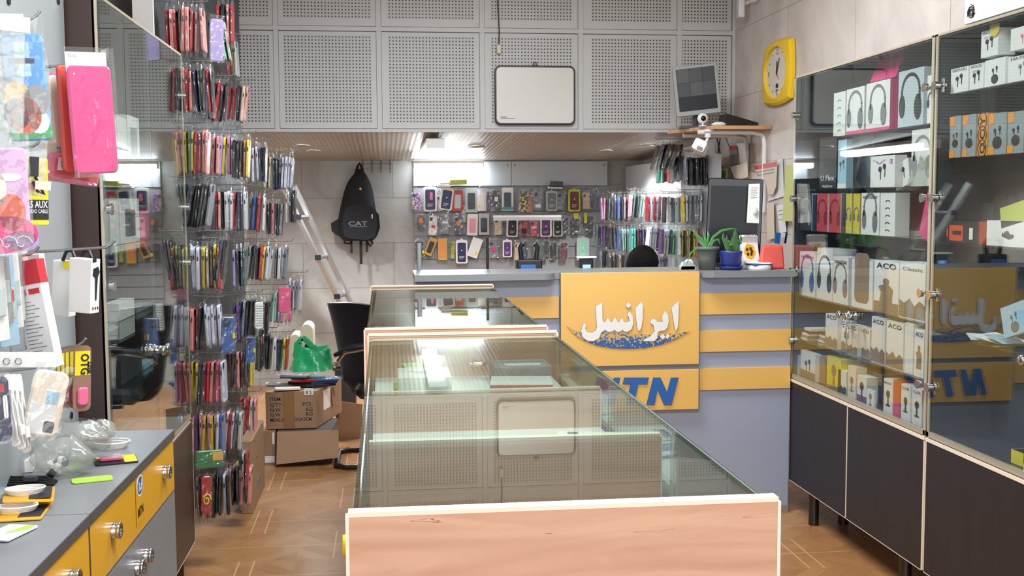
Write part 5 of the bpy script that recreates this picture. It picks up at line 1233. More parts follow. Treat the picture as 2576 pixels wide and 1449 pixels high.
# packs lying on the top carton
rnd = random.Random(12)
packs = [('x', 'grey', 700, 0), ('k', 'black', 745, 0), ('n', 'navy', 800, 0), ('k', 'black', 752, 1), ('n', 'dark blue', 806, 1), ('r', 'red and black', 760, 2), ('b', 'blue', 812, 2), ('s', 'silver', 730, 3), ('x', 'steel grey', 775, 3), ('s', 'wide silver grey', 735, 4)]
for k, (ch, nm, px, lv) in enumerate(packs):
    b = MB().slab(.165, .085, .012, .012, 0, None, 3, .002); o = b.build('phone_case', ['case_'+ch])
    x = at(px, 960, Y=yb0+.16).x+.02; o.location = (x, yb0+.13+.07*rnd.random(), tz+.012+lv*.016); o.rotation_euler = (rnd.uniform(-.05, .05), rnd.uniform(-.05, .05), rnd.uniform(-.4, .4))
    tag(o, '%s bagged phone case lying on the printed carton, layer %s from the bottom' % (nm, ['one', 'two', 'three', 'four', 'five'][lv]), 'phone case', 'cases lying on the printed carton')
    sh = MB(); n = 6; vv = [((i/(n-1)-.5)*.21, (j/(n-1)-.5)*.12, .0075+rnd.uniform(-.001, .005)) for j in range(n) for i in range(n)]
    sh.add(vv, [(j*n+i, j*n+i+1, (j+1)*n+i+1, (j+1)*n+i) for j in range(n-1) for i in range(n-1)]).build('bag', 'thick_film', o)
o = MB().slab(.15, .07, .012, .01, 0, None, 3, .002).build('flat_pack', 'cream'); o.location = (at(722, 970, Y=yb0).x, yb0+.03, tz+.014); o.rotation_euler = (0, 0, .1); tag(o, 'pale cream flat pack on the front edge of the printed carton', 'package')
# green carrier bag
g0 = at(785, 925, Y=7.0)
t = thing('carrier_bag', 'bright green plastic carrier bag with loop handles behind the cartons', 'bag', (g0.x, 7.0, at(785, 930, Y=7.0).z))
def gp(px, py, d=0): q = at(px, py, Y=7.0); return Vector((q.x-g0.x, d, q.z-t.location.z))
outl = [(726, 930), (733, 905), (745, 885), (757, 878), (765, 884), (778, 886), (790, 884), (800, 880), (812, 882), (822, 900), (831, 930)]
rnd = random.Random(4); rings = []
for i in range(9):
    f = i/8; ring = []
    for k in range(24):
        th = 2*PI*k/24; wob = .012*math.sin(5*th+f*4)+rnd.uniform(-.006, .006)
        wx = .135*(1-.28*f)+wob; z = f*.135+.02*math.sin(2*th+1)*f
        ring.append(Vector((wx*math.cos(th)-.01+.02*f, (.10*(1-.6*f)+wob)*math.sin(th), z)))
    rings.append(ring)
b = gridsurf(MB(), rings, closed=True); b.add(rings[-1], [tuple(range(24))]); b.build('body', 'green_bag', t)
for s, d in ((0, -.02), (.02, .03)):
    pts_ = [gp(748, 885, d), gp(750, 862, d), gp(760, 850, d), gp(770, 855, d), gp(786, 872, d), gp(798, 892, d)]
    b = MB(); w = .014
    for i in range(5):
        a_, c_ = pts_[i], pts_[i+1]; nn = (c_-a_).cross(Vector((0, 1, 0))).normalized()*w*(1.6 if i in (0, 4) else 1)
        b.add([a_-nn, a_+nn, c_+nn, c_-nn], [(0, 1, 2, 3)])
    o = b.build('handle', 'green_bag', t); so = o.modifiers.new('t', 'SOLIDIFY'); so.thickness = .002
# cream machine behind the bag: two round-shouldered housings
for k, (xa_, xb_, yt, lab) in enumerate(((728, 758, 842, 'cream plastic machine housing behind the left rack, lower of two'), (757, 788, 817, 'cream machine housing with a rounded top behind the green bag'))):
    Yk = 7.5; a = at(xa_, 930, Y=Yk); c = at(xb_, 930, Y=Yk); zt3 = at(xa_, yt, Y=Yk).z; w = c.x-a.x
    prof_ = [(0, 0), (w, 0), (w, zt3-w*.55)]+[(w/2+w/2*math.cos(q*PI/8), zt3-w*.55+w*.55*math.sin(q*PI/8)) for q in range(1, 8)]+[(0, zt3-w*.55)]
    o = MB().prism(prof_, .25, 0, Matrix.Translation((0, .25, 0)) @ F).build('sewing_machine' if 0 else 'machine_housing', 'beige_plastic', bevel=.01); o.location = (a.x, Yk+k*.02, 0); tag(o, lab, 'machine')
    MB().cyl((w*.6, -.001, zt3*.8), (w*.6, -.012, zt3*.8), .022, n=16).build('knob', 'yellow' if k == 0 else 'dark_steel', o)
p = at(865, 915, Y=7.6)
t = thing('metal_stand', 'dark metal machine stand in the corner behind the armchair', 'stand', (p.x, 7.6, 0))
MB().box((-.06, -.05, 0), (.08, .1, .42)).build('body', 'dark_grey', t, bevel=.01); MB().tube([(-.06, 0, .40), (-.11, 0, .44), (-.10, 0, .50)], .012, 6).build('hook_arm', 'steel', t); MB().slab(.16, .16, .03, .03, 0, TR(.01, .02, .45), 3).build('table', 'steel', t)
# yellow thing by the near counter foot
p = at(868, 1390, Y=1.6)

# ---------------------------------------------------------------- inside the nearest display counter
def flat(name, label, cat, px, py, Z, w, d, h, rz, m, group=None, deco=None, z0=None):
    q = at(px, py, Z=Z); o = MB().slab(w, d, h, .003, 0, TR(0, 0, h/2), 1).build(name, m); o.location = (q.x, q.y, Z if z0 is None else z0); o.rotation_euler = (0, 0, rz); tag(o, label, cat, group)
    if deco:
        for dm, x0, y0_, x1, y1_ in deco:
            MB().box((x0*w, y0_*d, h), (x1*w, y1_*d, h+.0006)).build('print', dm, o)
    return o
fz = 1.032
for k, (x, y, rz_, l, dc) in enumerate(((.27, 2.20, .2, 'white leaflet with pale blue stripes on the counter deck, leftmost', [('blue', -.4, .1, .3, .3), ('print_grey', -.3, -.3, .3, -.2)]), (.34, 2.16, -.15, 'leaflet with grey text lying over the striped leaflet', [('print_grey', -.4, -.1, .1, 0), ('print_dark', -.4, -.3, -.1, -.15)]),
        (.41, 2.22, .05, 'white leaflet with a blue oval emblem under the counter glass', [('blue', -.25, -.3, .25, .3), ('white', -.15, -.18, .15, .18)]), (.44, 2.32, .3, 'leaflet with navy dashes beside the oval emblem leaflet', [('navy', -.4, .2, .4, .35)]))):
    o = MB().slab(.11, .15, .002, .002, 0, TR(0, 0, .001), 1).build('leaflet', 'white'); o.location = (x, y, fz+k*.003); o.rotation_euler = (.03, 0, rz_+1.2)
    tag(o, l, 'leaflet', 'leaflets under the counter glass')
    for dm, x0, y0_, x1, y1_ in dc: MB().box((x0*.11, y0_*.15, .002), (x1*.11, y1_*.15, .0026)).build('print', dm, o)
def gbox(label, x0, x1, y0_, y1_, z0, z1, m, rz_=0, deco=None, cat='box', group='boxes under the counter glass', name='product_box', tilt=0):
    cx_, cy_ = (x0+x1)/2, (y0_+y1_)/2; w, d, h = x1-x0, y1_-y0_, z1-z0
    o = MB().box((-w/2, -d/2, 0), (w/2, d/2, h)).build(name, m, bevel=.001); o.location = (cx_, cy_, z0); o.rotation_euler = (tilt, 0, rz_); tag(o, label, cat, group)
    for dm, a0, b0, a1, b1, face in deco or []:
        if face == 't': MB().box((a0*w, b0*d, h), (a1*w, b1*d, h+.0007)).build('print', dm, o)
        else: MB().box((a0*w, -d/2-.0007, b0*h), (a1*w, -d/2, b1*h)).build('print', dm, o)
    return o
gz = 1.031
gbox('white carton with a crossed line print behind the second divider', .03, .165, 2.78, 2.95, gz, gz+.075, 'white_card', 0, [('grey', -.3, .1, .3, .13, 't'), ('grey', -.2, -.05, .2, .0, 't')])
gbox('bright green flat box lying under the counter glass', .12, .27, 2.62, 2.72, gz, gz+.035, 'green', .25, [('white', .2, -.3, .4, .3, 'f')])
gbox('small green box leaning by the white carton', .10, .15, 2.56, 2.63, gz, gz+.03, 'green', -.3)
gbox('red sided white topped box under the counter glass', .27, .43, 2.78, 2.92, gz, gz+.05, 'red', -.12, [('white', -.5, -.5, .5, .5, 't'), ('white', -.1, .3, .3, .5, 'f')])
gbox('white box with a window holding a glass sheet under the counter glass', .16, .37, 2.53, 2.61, gz, gz+.030, 'white', .04, [('grey', .0, -.32, .46, .32, 't'), ('green', -.35, -.3, -.25, .0, 't')])
gbox('grey flat box with pale print at the back of the nearest counter', .30, .46, 3.05, 3.2, gz, gz+.055, 'grey', .0, [('white', -.3, -.3, .35, .0, 't'), ('teal', -.45, .1, .45, .3, 't')])
gbox('pale green open box at the back left of the nearest counter', .05, .12, 3.02, 3.15, gz, gz+.06, 'green_pale', .1)
gbox('pale green card flap lying left of the open green box', .02, .09, 2.98, 3.0, gz, gz+.03, 'kiwi', -.2)
def crumple(name, label, c, rx, ry, h, m, seed=1, cat='wrapper', n=14, group=None):
    rnd = random.Random(seed); b = MB(); vv = []
    for j in range(n):
        for i in range(n):
            u, v_ = i/(n-1)*2-1, j/(n-1)*2-1; r2 = max(abs(u), abs(v_))
            z = h*(1-r2**2)*(.55+.45*rnd.random())+.001
            vv.append((u*rx*(1+.12*rnd.uniform(-1, 1)), v_*ry*(1+.12*rnd.uniform(-1, 1)), z))
    b.add(vv, [(j*n+i, j*n+i+1, (j+1)*n+i+1, (j+1)*n+i) for j in range(n-1) for i in range(n-1)]); o = b.build(name, m); o.location = c; return tag(o, label, cat, group)
crumple('wrapper', 'crumpled white paper wrapper at the right of the counter shelf', (.40, 2.56, gz), .06, .05, .05, 'white', 3)
crumple('wrapper', 'crumpled pale wrapper beside the right glass of the nearest counter', (.465, 2.66, gz), .025, .04, .05, 'white_card', 4)
# ---------------------------------------------------------------- hook board and goods on the left
BX = -.868
t = tag(MB().box((BX-.02, 1.2, CZ+.001), (BX, 3.238, 3.0)).build('hook_board', 'grey_board'), 'tall grey board with wire hooks above the grey counter', 'hook board')
for px, py in ((178, 1045), (145, 2), (20, 2)):
    q = at(px, py, X=BX); MB().cyl((BX, q.y, q.z), (BX+.004, q.y, q.z), .010, n=14).build('bolt', 'dark_steel', t)
def wire_hook(px0, py0, px1, py1, Y, label, bend=8):
    a = at(px0, py0, Y=Y); c = at(px1, py1, Y=Y); a.x = BX
    b = MB().tube([a, a*.5+c*.5+Vector((0, 0, -.004)), c, c+Vector((.012, 0, bend*.001)), c+Vector((.018, 0, bend*.002))], .0032, 6)
    return tag(b.build('display_hook', 'steel'), label, 'hook', 'hooks of the left board')
wire_hook(95, 632, 268, 622, 2.55, 'long wire hook reaching past the cabinet edge, above the white earphone boxes')
wire_hook(20, 52, 78, 48, 2.35, 'wire hook at the top of the left board')
wire_hook(60, 655, 75, 640, 2.35, 'wire hook over the red and white cable boxes')
wire_hook(40, 900, 195, 870, 2.45, 'wire hook carrying the yellow and red cards')
wire_hook(20, 945, 88, 925, 2.2, 'wire hook carrying the cream phone case')
wire_hook(120, 176, 215, 160, 2.53, 'wire hook carrying the pink tablet cases')
wire_hook(60, 385, 80, 370, 2.45, 'short wire hook carrying the black adapter')
def hung(name, label, cat, px0, px1, py0, py1, Y, m, th=.01, rz=40, r=.006, tilt=0, group=None, e=.002, cover=None, seg=3):
    """a flat piece hanging from a hook, turned rz degrees towards the aisle"""
    a = at(px0, (py0+py1)/2, Y=Y); c = at(px1, (py0+py1)/2, Y=Y); zt4 = at((px0+px1)/2, py0, Y=Y).z; zb4 = at((px0+px1)/2, py1, Y=Y).z
    W = (c.x-a.x)/math.cos(math.radians(rz-14)); Hh = zt4-zb4
    o = MB().slab(W, Hh, th, r, 0, F, seg, e).build(name, m); o.location = ((a.x+c.x)/2, Y, (zt4+zb4)/2); o.rotation_euler = (0, math.radians(tilt), math.radians(rz))
    tag(o, label, cat, group)
    if cover:
        rnd = random.Random(int(px0+py0)); b = MB(); n, m_ = 6, 10; vv = []; k = cover
        for j in range(m_):
            for i in range(n):
                vv.append(((i/(n-1)-.5)*W*1.1, -(th/2+.004+rnd.uniform(0, .005)), Hh*(-.53+(1.06+k)*j/(m_-1))))
        b.add(vv, [(j*n+i, j*n+i+1, (j+1)*n+i+1, (j+1)*n+i) for j in range(m_-1) for i in range(n-1)]); b.build('bag', 'thick_film', o)
    return o, W, Hh
def deco(o, name, m, x0, y0_, x1, y1_, W, Hh, th, dz=.0008, r=0):
    b = MB()
    if r: b.slab((x1-x0)*W, (y1_-y0_)*Hh, dz*2, r, 0, TR((x0+x1)/2*W, -th/2, (y0_+y1_)/2*Hh) @ F, 3)
    else: b.box((x0*W, -th/2-dz, y0_*Hh), (x1*W, -th/2, y1_*Hh))
    return b.build(name, m, o)
def lettering(o, s, m, x, y, size, W, Hh, th, wid=None, bold=.01, rz=0):
    return MB().text(s, size, Matrix.Translation((x*W, -th/2-.0014, y*Hh)) @ F @ Matrix.Rotation(rz, 4, 'Z'), 0, bold, wid=wid).build('print', m, o)
GT = 'tablet cases on the left board'
o, W, Hh = hung('tablet_case', 'hot pink tablet case in a clear bag with a white header, nearest on its hook', 'tablet case', 178, 286, 165, 437, 2.50, 'hot_pink', .012, 38, .012, -3, GT, .004, .13)
MB().box((-W*.5, -.003, Hh*.44), (W*.42, -.001, Hh*.62)).build('header', 'white_card', o)
lettering(o, 'T515', 'print_grey', -.38, .57, .009, W, Hh, .012)
o, W, Hh = hung('tablet_case', 'red tablet case just behind the hot pink one, its edge showing', 'tablet case', 152, 200, 165, 432, 2.52, 'coral', .014, 52, .01, -2, GT, .004)
o, W, Hh = hung('tablet_case', 'cream tablet case with a T515 sticker behind the red one', 'tablet case', 118, 168, 190, 405, 2.54, 'cream', .012, 48, .01, 6, GT, .004, .1)
deco(o, 'sticker', 'white', -.1, -.42, .45, -.33, W, Hh, .012); lettering(o, 'T515', 'print_dark', .17, -.40, .016, W, Hh, .0135, wid=W*.4)
o, W, Hh = hung('tablet_case', 'pink tablet case with side slots at the back of the hook', 'tablet case', 126, 156, 182, 330, 2.56, 'pink', .012, 30, .008, 2, GT, .003)
for k in range(3): deco(o, 'slot', 'wine', .1, .05+.13*k, .3, .14+.13*k, W, Hh, .012, .001)
o, W, Hh = hung('tablet_case', 'crimson tablet case lowest on its hook with a T515 sticker', 'tablet case', 118, 243, 392, 462, 2.55, 'pink', .03, 38, .012, 8, GT, .004, .1)
deco(o, 'inner_face', 'red', -.38, -.35, .46, .3, W, Hh, .030); deco(o, 'sticker', 'white', -.33, -.1, -.05, .35, W, Hh, .032); lettering(o, 'T515', 'print_dark', -.19, .02, .016, W, Hh, .0345, wid=W*.2)
o, W, Hh = hung('tablet_case', 'blue picture case with a tower and plain round shapes in a clear bag', 'tablet case', 14, 116, 85, 355, 2.30, 'pic_blue', .012, 28, .010, -4, GT, .003, .15)
deco(o, 'picture', 'pale_blue', -.2, .1, .15, .42, W, Hh, .012); deco(o, 'picture', 'navy', -.35, .22, .25, .27, W, Hh, .012, .0012); deco(o, 'picture', 'green', -.5, -.48, .5, -.36, W, Hh, .012)
for x, y, m_, s in ((-.25, -.08, 'amber', .05), (.22, -.12, 'grey', .05), (-.1, -.26, 'deep_orange', .06), (.2, -.32, 'white', .04), (-.28, -.24, 'navy', .05)):
    MB().prism([(s*.5*math.cos(k*PI/8), s*.6*math.sin(k*PI/8)) for k in range(16)], .0012, 0, Matrix.Translation((x*W, -.006, y*Hh)) @ F).build('picture', m_, o)
MB().box((-W*.42, -.003, Hh*.51), (W*.12, -.001, Hh*.68)).build('header', 'white_card', o)
o, W, Hh = hung('clear_bag', 'empty milky clear bag with a white header at the far left edge', 'bag', -40, 60, 60, 335, 2.22, 'milky_film', .004, 20, .004, 3)
MB().box((-W*.5, -.003, Hh*.44), (W*.6, -.001, Hh*.58)).build('header', 'white_card', o)
o, W, Hh = hung('tablet_case', 'lilac and magenta picture case with swirls, lower left edge', 'tablet case', -46, 70, 372, 634, 2.20, 'pic_lilac', .012, 22, .010, -1, GT, .003, .12)
for x, y, m_, s, s2 in ((-.28, .1, 'cream', .055, .08), (.12, -.12, 'deep_orange', .05, .07), (.0, -.33, 'hot_pink', .11, .07), (.3, -.40, 'lilac', .06, .04), (.13, .22, 'white', .04, .015)):
    MB().prism([(s*.5*math.cos(k*PI/8), s2*.5*math.sin(k*PI/8)) for k in range(16)], .0012, 0, Matrix.Translation((x*W, -.006, y*Hh)) @ F).build('picture', m_, o)
b = MB()
for i in range(3): b.tube([Vector((W*(-.3+.3*i)+.018*math.cos(f*.7)*(1-f/10), -.0085, Hh*-.42+.018*math.sin(f*.7)*(1-f/10))) for f in range(9)], .0010, 4)
b.build('swirls', 'white', o)
o, W, Hh = hung('cable_pack', 'yellow and black audio cable pack hanging behind the adapter bag', 'package', 62, 118, 398, 566, 2.42, 'yellow', .018, 26, .003, 1, None, .001)
deco(o, 'black_panel', 'black', -.5, -.42, .5, -.12, W, Hh, .018); lettering(o, '3.5 AUX', 'white', 0, -.24, .020, W, Hh, .020, wid=W*.92, bold=.02); lettering(o, 'AUDIO CABLE', 'white', 0, -.32, .011, W, Hh, .020, wid=W*.92)
MB().prism([(.012*math.cos(k*PI/8), .007*math.sin(k*PI/8)) for k in range(16)], .001, 0, Matrix.Translation((-.01, -.009, Hh*.08)) @ F).build('emblem', 'red', o)
o, W, Hh = hung('adapter_pack', 'black cable adapter in a small clear bag with a white sticker', 'package', 60, 116, 372, 492, 2.38, 'milky_film', .004, 22, .006, 4, None, .001)
MB().box((-.012, -.010, -.01), (.006, -.002, .03)).tube([(.0, -.006, -.01), (.01, -.008, -.03), (.018, -.008, -.045), (.006, -.008, -.04), (-.004, -.008, -.02)], .003, 6).build('adapter', 'black', o, bevel=.002)
MB().box((.0, -.0125, -.036), (.030, -.0115, -.018)).build('sticker', 'cream_paper', o)
# two white earphone boxes
def hung_box(name, label, px0, px1, py0, py1, Y, m, depth, rz, tilt=0, group=None, cat='box'):
    a = at(px0, (py0+py1)/2, Y=Y); c = at(px1, (py0+py1)/2, Y=Y); z1 = at(px0, py0, Y=Y).z; z0 = at(px0, py1, Y=Y).z
    al = math.radians(rz); W = (c.x-a.x)/(math.cos(al)+depth/(c.x-a.x)*0+1e-6)
    W = ((c.x-a.x)-depth*abs(math.sin(al)))/math.cos(al) if (c.x-a.x) > depth*abs(math.sin(al))+.01 else (c.x-a.x)*.6
    o = MB().box((-W/2, -depth/2, -(z1-z0)/2), (W/2, depth/2, (z1-z0)/2)).build(name, m, bevel=.0015); o.location = ((a.x+c.x)/2, Y, (z1+z0)/2); o.rotation_euler = (0, math.radians(tilt), al)
    return tag(o, label, cat, group), W, z1-z0
o, W, Hh = hung_box('earphone_box', 'plain white earphone box hanging left with a yellow label', 133, 190, 655, 795, 2.52, 'white', .028, -14, 4, 'white boxes on the left board')
MB().box((W*.1, -.0150, Hh*.36), (W*.45, -.0142, Hh*.5)).build('sticker', 'yellow', o)
o, W, Hh = hung_box('earphone_box', 'white earphone box hanging right with a black earphone picture on its side', 174, 250, 650, 786, 2.46, 'white', .030, -22, 4, 'white boxes on the left board')
Ts = Matrix.Translation((W/2+.0006, 0, 0)) @ Matrix.Rotation(PI/2, 4, 'Z') @ F
b = MB(); b.prism([(-.009, .038), (.006, .042), (.012, .03), (.006, .02), (.003, -.03), (-.001, -.03), (-.003, .018), (-.011, .024)], .0008, 0, Ts).box((-.012, .052, 0), (.0, .062, .0006), 0, Ts)
for k in range(3): b.box((-.009+k*.008, -.05, 0), (-.006+k*.008, -.044, .0006), 0, Ts)
b.build('print', 'print_dark', o)
for k, (x, l) in enumerate(((172, 'black hanger loop of the left earphone box'), (214, 'black hanger loop of the right earphone box'))):
    q = at(x, 640, Y=2.5); o2 = MB().tube([q+Vector((-.012, 0, -.014)), q+Vector((-.004, 0, .006)), q+Vector((.008, 0, .008)), q+Vector((.016, 0, -.014))], .004, 5).build('hanger_loop', 'black'); tag(o2, l, 'hanger')
# long cable cartons
o, W, Hh = hung_box('cable_box', 'tall white cable box with a small red mark behind the red topped one', 62, 126, 640, 838, 2.42, 'white', .018, -18, -7, 'long cable boxes on the left board')
MB().box((W*.05, -.0100, Hh*.40), (W*.4, -.0092, Hh*.44)).build('print', 'red', o)
o, W, Hh = hung_box('cable_box', 'long white cable box with a red top, leaning in front of the other', 52, 135, 655, 928, 2.34, 'white', .026, -16, -10, 'long cable boxes on the left board')
MB().box((-W/2-.0005, -.0136, Hh*.28), (W/2+.0006, .0136, Hh*.5+.0004)).build('top_band', 'red', o)
b = MB()
for k in range(14): b.box((-W*.38, -.0139, Hh*(.12-.035*k)), (W*(.0+.35*((k*7) % 5)/5), -.0132, Hh*(.126-.035*k)))
b.box((-W*.4, -.0139, Hh*.19), (-W*.1, -.0132, Hh*.24), 1).box((W*.0, -.0139, Hh*.19), (W*.4, -.0132, Hh*.24), 1); b.build('print', ['print_grey', 'red'], o)
# blister cards along the left edge
for k in range(6):
    o, W, Hh = hung('blister_card', '%s of the narrow grey and clear blister cards along the left picture edge' % ORD[k], 'package', -30+k*12, 14+k*12, 650-k*4, 860+k*6-(k % 2)*50, 2.20+k*.03, ['white_card', 'grey', 'pale_blue', 'white_card', 'grey', 'cream'][k], .004, 58, .004, -3, 'narrow blister cards', .001, .02)
    MB().box((-W*.3, -.010, -Hh*.2), (W*.3, -.003, Hh*.15)).build('blister', 'clear_plastic', o, bevel=.003)
    if k == 2: deco(o, 'capsule', 'red', -.15, .0, .2, .12, W, Hh, .022, .001)
o = MB().box((-.06, -.02, -.012), (.085, .02, .012)).build('product_box', 'white', bevel=.001); q = at(20, 905, Y=2.15); o.location = q; o.rotation_euler = (0, .05, .2); tag(o, 'small white box with round icons lying across the hooks at the left edge', 'box')
b = MB()
for k in range(3): b.tube([(-.02+k*.02+.006*math.cos(f), -.0208, .006*math.sin(f)) for f in range(7)], .0008, 4)
b.build('print', 'print_grey', o)
o, W, Hh = hung('phone_case', 'yellowed clear phone case with a blue sticker hanging over the counter', 'phone case', 72, 158, 932, 1098, 2.12, 'cream', .012, 24, .014, 14, None, .004, .08)
deco(o, 'camera_opening', 'dark_grey', .05, -.42, .35, -.25, W, Hh, .012, .001, .004); deco(o, 'sticker', 'pale_blue', -.05, .02, .3, .2, W, Hh, .012, .0012)
deco(o, 'sticker', 'white', -.45, -.45, .3, .0, W, Hh, .012, .0006)
for k in range(5):
    o, W, Hh = hung('otg_card', 'yellow topped adapter card, %s of the fanned five' % ['leftmost', 'second from the left', 'middle one', 'second from the right', 'rightmost'][k], 'package', 141+k*11, 160+k*11+(24 if k == 4 else 0), 878-k*2, 1026+(k == 4)*8, 2.60-k*.03, 'card_brown', .002, 62 if k < 4 else 44, .012, 3, 'fanned adapter cards', .0005)
    deco(o, 'upper_panel', 'yellow', -.42, .05, .42, .42, W, Hh, .002, .0005)
    if k == 4:
        MB().text('OTG', .026, Matrix.Translation((-.004, -.0026, Hh*.22)) @ F @ Matrix.Rotation(-PI/2, 4, 'Z'), 0, .03, wid=.045).build('print', 'print_dark', o)
        MB().text('USB', .014, Matrix.Translation((.012, -.0026, Hh*.16)) @ F @ Matrix.Rotation(-PI/2, 4, 'Z'), 0, .03).build('print', 'print_dark', o)
    MB().slab(W*.6, Hh*.28, .008, .008, 0, TR(0, -.004, -Hh*.27) @ F, 3, .003).build('blister', 'pink', o)
o, W, Hh = hung('cable_pack', 'dark blue cable pack at the lower left edge', 'package', -30, 24, 945, 1110, 2.0, 'navy', .006, 20, .012, -2, None, .001, .02)
deco(o, 'emblem', 'red', .05, .25, .3, .38, W, Hh, .006, .002); deco(o, 'connector', 'white', .2, -.15, .4, .2, W, Hh, .006, .008, .004)
for k in range(3):
    o, W, Hh = hung('cable_card', '%s white card with a white cable hanging beside the dark blue pack' % ORD[k], 'package', 20+k*13, 40+k*13, 940, 1125+k*8, 2.05+k*.03, 'white_card', .003, 55, .006, -6, 'white cable cards', .001)
    MB().tube([(0, -.004, Hh*.3), (W*.3, -.006, 0), (W*.2, -.008, -Hh*.35), (-W*.1, -.008, -Hh*.4), (-W*.2, -.006, 0), (0, -.004, Hh*.25)], .0025, 6).build('cable', 'white', o)
    MB().box((W*.1, -.014, -Hh*.35), (W*.1+.010, -.004, -Hh*.2)).build('plug', 'white', o, bevel=.002)
# ---------------------------------------------------------------- things lying on the grey counter
def ctr(px, py): return at(px, py, Z=CZ)
q = ctr(30, 1185)
o = MB().box((-.06, -.035, 0), (.05, .035, .03)).build('product_box', 'white', bevel=.001); o.location = (q.x, q.y, CZ+.001); o.rotation_euler = (0, 0, .2); tag(o, 'white box with a grey window lying on the grey counter at the left edge', 'box'); MB().box((-.03, -.0365, .008), (.0, -.0352, .022)).build('print', 'print_grey', o)
q = ctr(60, 1222)
b = MB()
for k in range(4): b.tube([(q.x-.12, q.y+.01*k, CZ+.005+.005*k), (q.x-.02, q.y+.006*k, CZ+.004+.004*k), (q.x+.04, q.y+.012*k-.01, CZ+.004+.003*k), (q.x+.07, q.y-.01+.008*k, CZ+.004)], .0035, 6)
o = b.build('black_cables', 'black', loc=q); tag(o, 'bundle of flat black cables lying on the grey counter', 'cable'); MB().box((.0, -.008, .010), (.03, .012, .022)).build('plug', 'dark_grey', o, bevel=.002)
q = ctr(10, 1262); o = MB().box((-.04, -.05, 0), (.035, .04, .022)).build('product_box', 'grey', bevel=.002); o.location = (q.x, q.y, CZ+.001); tag(o, 'grey flat box behind the coiled white cable packs', 'box')
for k, (px, py, rz_, l) in enumerate(((75, 1268, .25, 'upper yellow blister pack with a coiled white cable on the counter'), (55, 1292, .1, 'lower yellow blister pack with a coiled white cable on the counter'))):
    q = ctr(px, py); t = thing('cable_pack', l, 'package', (q.x, q.y, CZ+.003+.018*(1-k)), rz_, 'yellow cable packs on the counter')
    MB().slab(.10, .13, .002, .004, 0, TR(0, 0, 0, 0, .08*(1-k)), 2).build('card', 'drawer_yellow', t); MB().box((.0, -.045, .0012), (.045, .05, .0016)).build('print', 'print_dark', t)
    b = MB()
    for c_ in range(4): b.tube([(-.008+(.034+.002*c_)*math.cos(a*PI/8), (.022+.001*c_)*math.sin(a*PI/8), .006+.003*c_) for a in range(16)], .0022, 6, closed=True)
    b.build('cable', 'white', t)
q = ctr(22, 1345); o = MB().slab(.065, .10, .003, .005, 0, None, 2).build('clear_pack', 'white_card'); o.location = (q.x, q.y, CZ+.004); o.rotation_euler = (0, 0, -.3); tag(o, 'clear pack with a lime green insert on the near part of the counter', 'package')
MB().prism([(.0, -.01), (.028, .02), (.028, .045), (.01, .045)], .001, 0, TR(0, 0, .0018)).build('insert', 'lime', o)
# knotted clear plastic bag
q = ctr(150, 1205); t = thing('plastic_bag', 'crumpled clear plastic bag of small chargers on the grey counter', 'bag', (q.x, q.y+.03, CZ))
for sd, (rx_, ry_, hh, dx, dy_, dz_) in enumerate(((.068, .055, .09, .0, 0, 0), (.085, .06, .085, .01, .07, .03), (.05, .03, .05, .055, .10, .06))):
    rnd = random.Random(sd+20); rings = []
    for i in range(9):
        f = i/8; s_ = math.sin(PI*(.12+.80*f))**.7; ring = []
        for k in range(22):
            th = 2*PI*k/22; w_ = 1+.16*math.sin(3*th+f*5+sd)+rnd.uniform(-.09, .09)
            ring.append(Vector((dx+rx_*s_*w_*math.cos(th), dy_+ry_*s_*w_*math.sin(th), dz_+.002+hh*f+rnd.uniform(0, .006))))
        rings.append(ring)
    gridsurf(MB(), rings, closed=True).build('film', 'milky_film', t)
rnd = random.Random(8)
for k, m_ in enumerate(['white', 'dark_grey', 'white', 'black', 'white_card', 'dark_grey']):
    b = MB().slab(.026, .016, .012, .005, 0, TR(rnd.uniform(-.035, .035), rnd.uniform(-.03, .02), .012+.012*(k % 3), rnd.uniform(0, 2), rnd.uniform(0, 2), rnd.uniform(0, 3)), 3, .002); b.build('charger', m_, t)
q = ctr(262, 1128); t = thing('cable_pack', 'coiled white cable with a red card in a clear bag on the counter', 'package', (q.x, q.y, CZ))
b = MB()
for c_ in range(3): b.tube([(.02+(.038+.004*c_)*math.cos(a*PI/8), (.030+.003*c_)*math.sin(a*PI/8), .006+.006*c_) for a in range(16)], .0028, 6, closed=True)
b.build('cable', 'white', t); MB().slab(.06, .04, .003, .004, 0, TR(-.02, .01, .026, .1, .1, .3), 2).build('card', 'wine', t); MB().slab(.09, .06, .002, .01, 0, TR(-.005, .005, .034, .1, .05, .1), 2).build('bag', 'thick_film', t)
q = ctr(292, 1160); t = thing('blister_pack', 'yellow and black blister pack with a pink gadget lying on the counter', 'package', (q.x, q.y, CZ+.001), .3)
MB().slab(.10, .085, .003, .004, 0, TR(0, 0, .002), 2).build('card', 'black', t); MB().box((.018, -.04, .0036), (.048, .04, .0042)).box((-.045, .02, .0036), (.018, .04, .0042)).build('print', 'yellow', t)
MB().slab(.055, .025, .008, .006, 0, TR(-.012, -.005, .008), 3, .002).build('gadget', 'pink', t); MB().slab(.07, .045, .003, .012, 0, TR(-.01, 0, .014), 3).build('blister', 'blister', t)
q = ctr(232, 1208); o = MB().slab(.09, .05, .002, .01, 0, None, 3).build('card', 'lime'); o.location = (q.x, q.y, CZ+.002); o.rotation_euler = (0, 0, .3); tag(o, 'lime green card in a clear sleeve beside the crumpled plastic bag', 'card')
